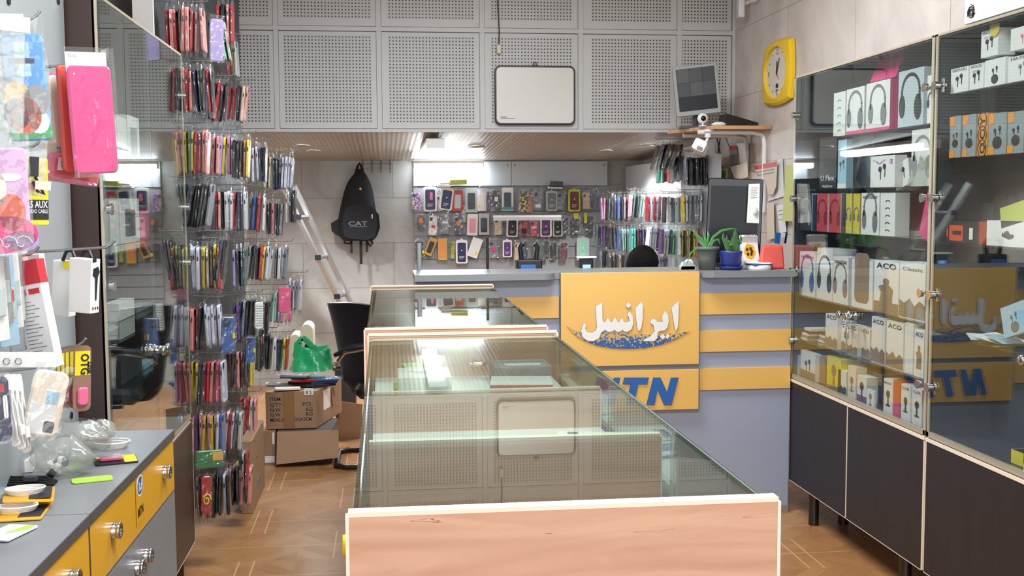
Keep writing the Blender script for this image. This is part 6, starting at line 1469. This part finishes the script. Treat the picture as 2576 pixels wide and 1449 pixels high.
q = ctr(195, 1085); o = MB().box((-.05, -.02, 0), (.045, .02, .018)).build('product_box', 'white_card', bevel=.001); o.location = (q.x, q.y+.02, CZ+.001); o.rotation_euler = (0, 0, .2); tag(o, 'white box with a teal end behind the plastic bag', 'box'); MB().box((.030, -.0205, .0), (.0455, .0205, .0184)).build('end_band', 'teal', o)
# ---------------------------------------------------------------- goods in the left glass cabinet
GL = 'boxes in the left glass cabinet'
def lbox(px0, px1, ytop, zs_, m, label, depth=.05, xf__=-.93, dark=None):
    y0_ = at(px0, 500, X=xf__).y; y1_ = at(px1, 500, X=xf__).y; z1 = at((px0+px1)/2, ytop, X=xf__).z
    o = MB().box((-depth, 0, 0), (0, y1_-y0_-.004, max(.02, z1-zs_))).build('product_box', m, bevel=.001); o.location = (xf__, y0_, zs_+.001); tag(o, label, 'box', GL)
    if dark: MB().slab((y1_-y0_)*.5, (z1-zs_)*.6, .001, .006, 0, TR(.0006, (y1_-y0_)/2, (z1-zs_)*.45) @ face_right(0, 0, 0), 3).build('window', dark, o)
    return o
for k, (a_, c_, yt_, m_, l, dk) in enumerate(((276, 300, 300, 'white', 'white box first from the left on the upper shelf', None), (301, 325, 298, 'white', 'white box second on the upper shelf', None), (326, 356, 296, 'white_card', 'white box third on the upper shelf with a grey print', 'grey'), (330, 356, 268, 'green_pale', 'pale green folded card on top of the upper shelf boxes', None))):
    if k < 3: lbox(a_, c_, yt_, 1.70, m_, l, dark=dk)
for a_, c_, yt_, m_, l, dk in ((275, 298, 505, 'white', 'white box left of the earphone window box', None), (300, 350, 500, 'white', 'white box with a dark earphone window on the middle shelf', 'dark_grey'), (352, 375, 530, 'pink', 'pale pink box beside the earphone window box', None), (378, 398, 520, 'pale_blue', 'small pale blue box right of the pink box in the left cabinet', None)):
    lbox(a_, c_, yt_, 1.40, m_, l, dark=dk)
for a_, c_, yt_, m_, l in ((290, 330, 760, 'white_card', 'white stacked box on the third shelf of the left cabinet'), (335, 380, 775, 'grey', 'grey low box on the third shelf of the left cabinet'), (290, 345, 900, 'dark_grey', 'dark pack on the lower shelf of the left cabinet'), (350, 420, 920, 'pale_blue', 'pale blue packs on the lower shelf of the left cabinet')):
    lbox(a_, c_, yt_, 1.13 if yt_ < 850 else .90, m_, l)
crumple('clear_wrap', 'crumpled clear wrap on the middle shelf of the left cabinet', (-.93, 3.7, 1.13+.001), .05, .15, .04, 'milky_film', 6)
# a few cases of the left rack that turn their faces to the aisle
GF = 'face on cases of the left rack'
for px0, px1, py0, py1, Y, m_, l in ((556, 592, 797, 888, 4.60, 'case_b', 'blue phone case with a square camera opening, facing the aisle beside the banded lavender bunch'), (617, 642, 848, 912, 5.15, 'case_b', 'darker turned blue phone case hanging below the strip labelled packs'),
                                   (418, 446, 790, 892, 4.78, 'case_b', 'blue phone case seen behind the end of the cabinet glass'), (527, 562, 48, 155, 4.66, 'case_l', 'lilac phone case turned to the aisle in the top row'), (640, 662, 760, 828, 5.1, 'white_card', 'white pack with grey ruled lines hanging in the sixth row'),
                                   (492, 562, 1133, 1176, 4.66, 'case_green', 'wide green and amber pack hanging sideways above the bottom row'), (506, 532, 1198, 1292, 4.64, 'case_r', 'red and yellow swirled case facing the aisle in the bottom row'), (700, 730, 722, 786, 5.9, 'case_h', 'hot pink case turned to the aisle in the sixth row')):
    o, W, Hh = hung('phone_case', l, 'phone case', px0, px1, py0, py1, Y, m_, .012, 24, .012, 2, GF, .003, .06)
    if m_ == 'case_b': deco(o, 'camera_opening', 'navy', -.4, .22, .1, .46, W, Hh, .012, .001, .006); deco(o, 'sticker', 'yellow', .28, -.1, .46, .06, W, Hh, .012, .001)
    if 'ruled' in l:
        for k in range(9): deco(o, 'print', 'grey', -.4, .35-.09*k, .4, .37-.09*k, W, Hh, .012)
    if 'swirled' in l: MB().tube([(.018*math.cos(f*.8)*(1-f/14), -.008, -.02+.03*math.sin(f*.8)*(1-f/14)) for f in range(12)], .004, 5).build('print', 'yellow', o)
    if 'amber' in l: deco(o, 'print', 'amber', .1, -.1, .48, .4, W, Hh, .012)
q = at(874, 1385, Y=1.50)
t = thing('tape_roll', 'small yellow and black roll hanging beside the foot of the nearest counter', 'tape', q)
MB().lathe([(.006, -.006), (.014, -.006), (.014, .006), (.006, .006), (.006, -.006)], 16, T=TR(0, 0, .008, 0, PI/2, 0)).build('roll', 'yellow', t); MB().tube([(0, 0, 0), (.002, 0, -.012), (.008, 0, -.022)], .003, 6).build('plug', 'black', t)
# ---------------------------------------------------------------- goods in the right glass cabinets
GR = 'boxes in the right glass cabinets'
def shp(kind):
    c = []
    if kind == 'headphone':
        o_ = [(.40*math.cos(a), .18+.30*math.sin(a)) for a in [PI*k/12 for k in range(13)]]; i_ = [(.33*math.cos(a), .18+.24*math.sin(a)) for a in [PI*k/12 for k in range(12, -1, -1)]]
        c = [o_+i_, [(-.36+.13*math.cos(a), -.08+.20*math.sin(a)) for a in [PI*k/8 for k in range(16)]], [(.30+.15*math.cos(a), -.12+.22*math.sin(a)) for a in [PI*k/8 for k in range(16)]], [(-.41, .2), (-.33, .2), (-.33, .0), (-.41, .0)], [(.33, .2), (.41, .2), (.41, .0), (.33, .0)]]
    if kind == 'buds':
        for x, y in ((-.18, .12), (.16, .2)): c += [[(x+.13*math.cos(a), y+.09*math.sin(a)) for a in [PI*k/6 for k in range(12)]], [(x+.02, y), (x+.09, y), (x+.07, y-.32), (x+.02, y-.32)]]
    if kind == 'case_buds':
        c = [[(.26*math.cos(a), -.18+.17*math.sin(a)) for a in [PI*k/8 for k in range(16)]], [(-.14+.07*math.cos(a), .14+.07*math.sin(a)) for a in [PI*k/6 for k in range(12)]], [(.14+.07*math.cos(a), .20+.07*math.sin(a)) for a in [PI*k/6 for k in range(12)]], [(-.13, .14), (-.08, .14), (-.08, .0), (-.13, .0)], [(.13, .2), (.18, .2), (.18, .04), (.13, .04)]]
    if kind == 'mount': c = [[(.2*math.cos(a), .16+.17*math.sin(a)) for a in [PI*k/8 for k in range(16)]], [(-.05, .0), (.06, .0), (.10, -.3), (-.08, -.3)], [(-.25, -.3), (.25, -.3), (.2, -.36), (-.2, -.36)]]
    if kind == 'figure': c = [[(-.28, -.5), (-.2, -.1), (-.32, .1), (-.1, .2), (.1, .2), (.28, .05), (.24, -.5)], [(.0+.13*math.cos(a), .3+.11*math.sin(a)) for a in [PI*k/6 for k in range(12)]]]
    if kind == 'waves': c = [[(-.5, -.5), (.5, -.5), (.5, -.05), (.3, .08), (.1, -.1), (-.1, .12), (-.3, -.05), (-.5, .05)]]
    if kind == 'icons':
        for k in range(5): c += [[(.16*math.cos(a), .34-.17*k+.045*math.sin(a)) for a in [PI*j/5 for j in range(6)]]+[(.10*math.cos(a), .34-.17*k+.025*math.sin(a)) for a in [PI*j/5 for j in range(5, -1, -1)]]]
    if kind == 'car_charger': c = [[(-.4, -.1), (-.3, .15), (-.05, .2), (.1, .05), (.4, .02), (.4, -.12), (.05, -.2)], [(-.45+.06*math.cos(a), .0+.1*math.sin(a)) for a in [PI*k/5 for k in range(10)]]]
    return c
def pack(px0, px1, ytop, zs_, m, label, art_=None, am='print_dark', text=None, tm='print_dark', depth=.07, xf__=2.01, side=None, band=None, ts=.16, sy=0, ah=.62, ybot=None, name='product_box', lean=0, group=GR, yaw=0):
    """a box on a cabinet shelf; its face looks out through the glass"""
    ym_ = 500
    y0_ = at(px0, ym_, X=xf__).y; y1_ = at(px1, ym_, X=xf__).y; z1 = at((px0+px1)/2, ytop, X=xf__).z
    W = abs(y0_-y1_)-.003; Hh = max(.015, z1-zs_-.001)
    T = face_left(0, 0, Hh/2)
    b = MB().box((-W/2, -Hh/2, -depth), (W/2, Hh/2, 0), 0, T)
    mats_ = [m, am, tm, side or m, 'white']
    if side: b.box((W/2, -Hh/2, -depth), (W/2+.0008, Hh/2, 0), 3, T)
    if band: b.box((-W/2, -Hh/2, .0), (W/2, -Hh/2+Hh*band[1], .0008), 4, T); mats_[4] = band[0]
    if art_:
        for pl in shp(art_):
            s = min(W, Hh*.9)*1.0 if art_ not in ('figure', 'waves') else W
            sh_ = Hh*.55 if art_ in ('figure', 'waves') else (Hh if art_ == 'icons' else s*1.15)
            b.prism([(x*s, y*sh_*ah/.62-Hh*(.05 if art_ != 'waves' else .2)) for x, y in pl], .0012, 1, T)
    if text:
        for i, s_ in enumerate(text.split('|')): b.text(s_, Hh*ts*(1 if i == 0 else .55), T @ TR(0, Hh*(.36-i*ts*.95)+sy*Hh, .0016), 2, .012, wid=W*(.8 if i == 0 else .6))
    o = b.build(name, mats_); o.location = (xf__, (y0_+y1_)/2, zs_+.001); o.rotation_euler = (lean, 0, yaw)
    return tag(o, label, 'box', group)
A, B, C_, D, E2, Bt = 1.823, 1.593, 1.397, 1.083, .870, .684
S = 'far right cabinet'
pack(2093, 2123, 233, A, 'white', 'narrow white box with small headset icons, first on the cabinet top shelf', 'icons', 'teal')
pack(2125, 2170, 222, A, 'white', 'white headphone box with a pink foot beside the narrow icon box', 'headphone', 'print_grey', band=('hot_pink', .08))
pack(2174, 2234, 206, A, 'white', 'white headphone box with pink sides and raised pink lid on the top shelf', 'headphone', 'print_grey', side='hot_pink', depth=.10, band=('hot_pink', .07))
o = MB().add([(0, 0, 0), (0, -.24, 0), (.05, -.22, .13), (.05, .0, .13), (.002, 0, 0), (.002, -.24, 0), (.052, -.22, .13), (.052, .0, .13)], [(0, 3, 2, 1), (4, 5, 6, 7), (0, 1, 5, 4), (1, 2, 6, 5), (2, 3, 7, 6), (3, 0, 4, 7)]).build('box_lid', 'hot_pink')
q = at(2174, 208, X=2.02); o.location = (2.045, q.y, q.z); tag(o, 'raised pink cardboard lid behind the pink sided headphone box', 'box lid')
pack(2254, 2318, 176, A, 'silver_card', 'silver headphone pack with a wire hanger, right part of the top shelf', 'headphone', 'print_dark', depth=.05)
pack(2326, 2349, 190, A, 'white', 'white box with a small dark square, last on the top shelf', 'headphone', 'navy', band=None)
pack(2060, 2103, 345, B, 'black', 'black headphones box with white lettering on the second shelf', None, text='U Flex|Headphones', tm='white', ts=.14, sy=-.7)
pack(2106, 2128, 352, B, 'pale_blue', 'tall pale blue pack with a cable picture beside the black box', 'buds', 'print_grey', depth=.03, band=('white', .1))
pack(2137, 2162, 345, B, 'white_card', 'narrow white box behind the door knob on the second shelf', 'buds', 'pale_blue', depth=.06, xf__=2.08)
pack(2150, 2196, 375, B, 'charcoal', 'dark grey box leaning behind the white V1 earphone box', None, depth=.03, xf__=2.06, lean=.45)
pack(2188, 2250, 392, B, 'white', 'white earphone box marked V1 with a dark window', 'buds', 'print_dark', text=' V1 ', tm='blotched_violet', ts=.2, sy=-.12, depth=.05)
pack(2253, 2290, 405, B, 'white', 'white wedge box with a thin black earphone drawing', 'buds', 'print_dark', depth=.08, lean=-.25, xf__=2.04)
o = pack(2290, 2346, 325, B, 'white_card', 'large white pack wrapped in crumpled clear film, last on the second shelf', 'headphone', 'grey', depth=.05)
crumple('clear_wrap', 'crumpled clear wrap before the large white pack', (1.995+.012, at(2322, 450, X=2.01).y, B+.002), .012, .10, .12, 'milky_film', 9)
for a_, c_, m_, am_, l in ((2014, 2043, 'charcoal', 'grey', 'dark neckband earphone box, first on the third shelf'), (2055, 2083, 'case_red', 'wine', 'left of two red neckband earphone boxes on the third shelf'), (2086, 2116, 'case_red', 'wine', 'right of two red neckband earphone boxes on the third shelf'), (2128, 2144, 'pack_yellow', 'print_grey', 'narrow yellow box left of the door gap on the third shelf'), (2147, 2164, 'pack_yellow', 'print_grey', 'narrow yellow box right of the door gap on the third shelf')):
    pack(a_, c_, 487, C_, m_, l, 'headphone', am_, depth=.06, side='white' if 'dark' in l or 'red' in l else None)
pack(2044, 2053, 490, C_, 'navy', 'slim dark spine box between the dark and red boxes on the third shelf', depth=.05)
pack(2117, 2127, 488, C_, 'charcoal', 'slim charcoal spine box before the yellow boxes on the third shelf', depth=.05)
pack(2167, 2213, 485, C_, 'white', 'white box lettered wireless headset with a grey headset picture', 'headphone', 'print_grey', text='WIRELESS HEADSET', ts=.09, ah=.7)
pack(2215, 2253, 485, C_, 'white_card', 'white box with a column of headset icons beside the wireless headset box', 'icons', 'print_dark', depth=.06)
pack(2262, 2328, 482, C_, 'wine', 'large dark red box at the back of the third shelf', None, depth=.04, xf__=2.12, band=('cream_paper', .12))
pack(2312, 2340, 484, C_, 'hot_pink', 'hot pink thin box leaning at the end of the third shelf', None, depth=.02, lean=.35, xf__=2.03)
pack(2014, 2054, 634, D, 'white', 'white headphone box lettered wireless with a blue headset, first on the fourth shelf', 'headphone', 'case_b', text='WIRELESS', ts=.07)
pack(2058, 2098, 625, D, 'white', 'tallest white headphone box on the fourth shelf with a dark headset', 'headphone', 'print_dark', depth=.11)
pack(2099, 2138, 647, D, 'white', 'white headphone box lettered KINGSTAR on the fourth shelf', 'headphone', 'brown_print', text='KINGSTAR', ts=.09, depth=.09)
o = pack(2146, 2200, 655, D, 'white', 'white box with a rounded see-through window on the fourth shelf', None, depth=.09)
MB().slab(.14, .21, .002, .03, 0, Matrix.Translation((-.0014, -.0, .13)) @ face_left(0, 0, 0), 5).build('window', 'brown_print', o)
pack(2203, 2266, 658, D, 'white', 'white ACO box with a brown figure print and brown foot', 'figure', 'brown_print', text='ACO', ts=.15, band=('brown_print', .22), depth=.09)
pack(2268, 2334, 662, D, 'white', 'white box with a brown curved foot, last on the fourth shelf', 'waves', 'brown_print', text='Classic', tm='print_grey', ts=.08, depth=.09)
for k, (a_, c_, yt_, l) in enumerate(((2082, 2113, 792, 'small white ACO box left on the fifth shelf'), (2104, 2134, 806, 'second white ACO box on the fifth shelf, slightly in front'), (2138, 2164, 820, 'third white ACO box, right of the cabinet lock'), (2168, 2196, 828, 'fourth white ACO box on the fifth shelf'))):
    pack(a_, c_, yt_, E2, 'white', l, 'waves', 'brown_print', text='ACO', ts=.16, side='white_card', xf__=2.01+.02*(k % 2), depth=.05)
pack(2199, 2234, 800, E2, 'white', 'taller white ACO earphone box left of its twin on the fifth shelf', 'waves', 'brown_print', text='ACO', ts=.13, depth=.06)
pack(2237, 2281, 812, E2, 'white', 'taller white ACO earphone box right of its twin on the fifth shelf', 'waves', 'brown_print', text='ACO', ts=.13, depth=.06)
pack(2284, 2306, 815, E2, 'white', 'plain white side of a box between the ACO boxes on the fifth shelf', depth=.06)
pack(2309, 2334, 832, E2, 'white', 'last white ACO box at the right end of the fifth shelf', 'figure', 'brown_print', text='ACO', ts=.14, depth=.06)
for k in range(9):
    x_ = 2.03+.045*(k >= 5); y_ = 5.13-.012*(k % 5)-.10*(k >= 5); z_ = E2+.002+.0125*(k % 5)
    o = MB().box((-.05, -.04, 0), (.05, .04, .0115)).build('flat_pack', ['white_card', 'grey', 'white', 'navy', 'white_card'][k % 5]); o.location = (x_+.02, y_, z_); o.rotation_euler = (0, 0, .08*(k % 3-1)); tag(o, '%s flat pack from the bottom of the %s stack on the fifth cabinet shelf' % (ORD[k % 5], 'farther' if k < 5 else 'nearer'), 'package', 'flat packs stacked in the right cabinet')
pack(2003, 2017, 893, Bt, 'pale_blue', 'small pale blue box in the left corner of the cabinet floor', depth=.04)
pack(2020, 2058, 888, Bt, 'white', 'white box with a violet stripe and dark earbuds on the cabinet floor', 'buds', 'print_dark', band=('brown_print', .3), depth=.03)
pack(2060, 2084, 900, Bt, 'cardboard', 'brown carton with worn face on the cabinet floor', depth=.10, xf__=2.03)
pack(2087, 2124, 903, Bt, 'yellow', 'yellow box with a dark car mount picture on the cabinet floor', 'mount', 'brown_print', depth=.09, band=('brown_print', .12))
pack(2116, 2138, 935, Bt, 'white', 'small white box with a dark picture under the cabinet lock', 'waves', 'print_dark', depth=.05)
pack(2141, 2162, 925, Bt, 'cream', 'cream box with a grey device print on the cabinet floor', 'mount', 'print_grey', depth=.05)
pack(2165, 2190, 950, Bt, 'white_card', 'white box with a purple foot on the cabinet floor', 'mount', 'print_dark', band=('case_v', .25), depth=.05)
pack(2190, 2229, 940, Bt, 'grey', 'grey box held by a rubber band on the cabinet floor', None, band=('case_b', .2), depth=.08, xf__=2.08)
pack(2190, 2210, 985, Bt, 'white', 'small white card with a dark oval before the grey box', 'mount', 'brown_print', depth=.01, xf__=2.0)
pack(2233, 2257, 958, Bt, 'white', 'tall white box with a car mount picture left of the red box', 'mount', 'print_dark', text='MOUNT', ts=.08)
pack(2258, 2276, 962, Bt, 'deep_orange', 'red and orange box between the white car boxes', None, band=('case_h', .4), depth=.07)
pack(2278, 2302, 972, Bt, 'white', 'white CAR box left of its twin on the cabinet floor', 'mount', 'print_dark', text='CAR', tm='deep_orange', ts=.12)
pack(2306, 2332, 982, Bt, 'white', 'white CAR box at the right end of the cabinet floor', 'mount', 'print_dark', text='CAR', tm='deep_orange', ts=.12)
# nearer cabinet
A2, B3_, C3, D3, G3 = 1.916, 1.69, 1.39, 1.06, .684
GN = 'boxes in the near right cabinet'
H_ = [(2384, 2428, 172, 'HAYLOU|', 'buds', 'first white earbud box lettered HAYLOU from the left'), (2431, 2466, 163, 'HAYLOU|GT7 Neo', 'buds', 'white earbud box lettered HAYLOU GT7 Neo'), (2468, 2520, 150, ' ', 'case_buds', 'white earbud box with a dark charging case picture'), (2526, 2600, 140, 'HAYLOU|', 'buds', 'white earbud box with pale buds at the right picture edge')]
for a_, c_, yt_, tx, ar, l in H_: pack(a_, c_, yt_, A2, 'white', l+' on the top shelf', ar, 'print_dark' if 'pale' not in l else 'grey', text=tx if tx.strip() else None, tm='print_grey', ts=.17, depth=.05, group=GN)
zt5 = at(2500, 145, X=2.02).z+.004
o = pack(2457, 2500, 78, zt5, 'white', 'white earbud box lettered HAYLOU GT1 with a gold seal, topmost of its stack', 'buds', 'print_dark', text='HAYLOU|GT1 2022', tm='print_grey', ts=.17, depth=.06, side='white_card', group=GN)
MB().prism([((.032 if k % 2 else .028)*math.cos(k*PI/16), .02+(.032 if k % 2 else .028)*math.sin(k*PI/16)) for k in range(32)], .001, 0, Matrix.Translation((-.003, -.035, .07)) @ face_left(0, 0, 0)).build('seal', 'pack_yellow', o)
pack(2530, 2600, 68, zt5, 'white', 'white box with rose gold buds stacked at the right picture edge', 'buds', 'case_p', depth=.06, group=GN)
for k, (a_, c_, m_, l) in enumerate(((2385, 2413, 'qcy_grey', 'first grey earbud box with orange corners'), (2417, 2451, 'qcy_grey', 'second grey earbud box with orange corners'), (2482, 2527, 'qcy_grey', 'third grey earbud box with orange corners, right of the orange spine'), (2530, 2571, 'qcy_grey', 'fourth grey earbud box with orange corners'), (2574, 2610, 'qcy_grey', 'fifth grey earbud box at the right picture edge'))):
    o = pack(a_, c_, 293-k*4, B3_, m_, l+' on the second shelf', 'case_buds', 'print_dark', depth=.04, group=GN)
    w_ = abs(at(a_, 500, X=2.01).y-at(c_, 500, X=2.01).y); hh = at((a_+c_)/2, 293-k*4, X=2.01).z-B3_
    T = Matrix.Translation((-.0002, 0, 0)) @ face_left(0, 0, hh/2)
    MB().box((-w_/2+.001, hh/2-.035, 0), (-w_/2+.035, hh/2-.002, .001), 0, T).box((-w_/2+.001, -hh/2+.001, 0), (-w_/2+.035, -hh/2+.025, .001), 0, T).build('corner_print', 'pack_orange', o)
o = pack(2454, 2480, 286, B3_, 'pack_orange', 'orange box spine lettered QCY on the second shelf', None, depth=.04, group=GN)
w_ = abs(at(2454, 500, X=2.01).y-at(2480, 500, X=2.01).y); hh = at(2467, 286, X=2.01).z-B3_
b = MB(); T = Matrix.Translation((-.0008, 0, hh/2)) @ face_left(0, 0, 0)
for k, ch in enumerate('QCY'):
    b.text(ch, .045, T @ Matrix.Translation((.016, -hh*.33+k*hh*.32, 0)) @ Matrix.Rotation(PI/2, 4, 'Z'), 0, .03)
    b.tube([T @ Vector((.026*math.cos(a*PI/8), -hh*.33+k*hh*.32+.03*math.sin(a*PI/8), .0)) for a in range(16)], .0016, 4, closed=True)
b.build('print', 'print_dark', o)
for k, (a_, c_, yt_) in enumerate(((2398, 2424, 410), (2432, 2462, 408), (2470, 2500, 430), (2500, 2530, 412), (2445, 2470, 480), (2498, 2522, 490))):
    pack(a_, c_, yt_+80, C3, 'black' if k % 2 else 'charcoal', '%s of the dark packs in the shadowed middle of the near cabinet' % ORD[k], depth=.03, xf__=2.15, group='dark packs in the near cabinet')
o = pack(2520, 2600, 510, C3+.075, 'kiwi', 'yellow green pack lying slanted over the charger box', depth=.05, group=GN, lean=-.2)
o = pack(2382, 2466, 556, C3, 'print_dark', 'black and orange device box on the third shelf of the near cabinet', None, depth=.06, group=GN, side='deep_orange')
w_ = abs(at(2382, 500, X=2.01).y-at(2466, 500, X=2.01).y)
b = MB(); T = Matrix.Translation((-.0008, 0, .035)) @ face_left(0, 0, 0)
b.slab(w_*.42, .055, .001, .008, 0, T @ TR(-w_*.18, 0, 0), 3).box((-w_*.28, -.006, .0006), (-w_*.02, .008, .0016), 1, T).box((w_*.22, -.02, 0), (w_*.32, .02, .001), 2, T).box((-w_*.47, -.015, 0), (-w_*.43, .015, .001), 0, T); b.build('print', ['deep_orange', 'print_dark', 'white'], o)
pack(2484, 2600, 556, C3, 'white', 'white car charger box on the third shelf of the near cabinet', 'car_charger', 'print_dark', depth=.06, group=GN, ah=.5)
rnd = random.Random(31)
for k in range(9):
    w_ = .12+.03*rnd.random(); o = MB().slab(.10, w_, .002, .004, 0, None, 2).build('clear_packet', ['white_card', 'paper', 'pale_blue', 'thick_film', 'white_card'][k % 5]); yy = 3.62-.075*k
    o.location = (2.075+rnd.uniform(-.02, .02), yy, D3+.008+.006*k); o.rotation_euler = (rnd.uniform(.02, .16), rnd.uniform(-.1, .1), rnd.uniform(-.5, .5)); tag(o, '%s loose clear packet from the left on the fourth shelf of the near cabinet' % ORD[k], 'package', 'loose packets in the near cabinet')
o = pack(2535, 2600, 765, D3+.05, 'pale_blue', 'blue and white leaning pack above the loose packets', 'case_buds', 'print_grey', depth=.02, group=GN, lean=-.3)
o = MB().box((-.07, -.22, 0), (.07, .16, .045)).build('product_box', 'black', bevel=.001); q = at(2470, 1125, X=2.03); o.location = (2.10, 3.22, G3+.001); tag(o, 'black box with yellow ends lying on the near cabinet floor', 'box', GN)
MB().box((-.0706, .16, 0), (.0706, .1608, .0455)).box((-.0708, .09, .0), (-.07, .1605, .045)).box((-.0706, -.2, .0452), (.07, -.12, .0458)).build('print', 'yellow', o); MB().box((-.03, -.08, .0452), (.03, .07, .0458)).build('print', 'white_card', o)
for k, (yy, l) in enumerate(((3.17, 'left pale blue flat box before the black and yellow box'), (3.03, 'right pale blue flat box before the black and yellow box'))):
    o = MB().box((-.022, -.06, 0), (.022, .06, .035)).build('product_box', 'white', bevel=.001); o.location = (2.003, yy, G3+.001); tag(o, l, 'box', GN); MB().box((-.0226, -.03, .0), (-.0218, .0, .035)).build('print', 'pale_blue', o)
# door lock of the far right cabinet
q = at(2130, 815, X=1.955)
t = thing('chain_lock', 'small padlock on a chrome chain round the door knobs of the far right cabinet', 'lock', q)
for k in range(8):
    a = 2*PI*k/8; c0_ = Vector((.0, .038*math.cos(a), .01+.030*math.sin(a)))
    MB().tube([c0_+Vector((.004*math.sin(j*PI/3)*(k % 2), .009*math.cos(j*PI/3), .006*math.sin(j*PI/3))) for j in range(6)], .0022, 5, closed=True).build('chain_link', 'chrome', t)
MB().box((-.006, -.012, -.062), (.006, .012, -.035)).build('padlock_body', 'steel', t, bevel=.002); MB().tube([(0, -.008, -.035), (0, -.008, -.022), (0, .008, -.022), (0, .008, -.035)], .002, 5).build('shackle', 'chrome', t)
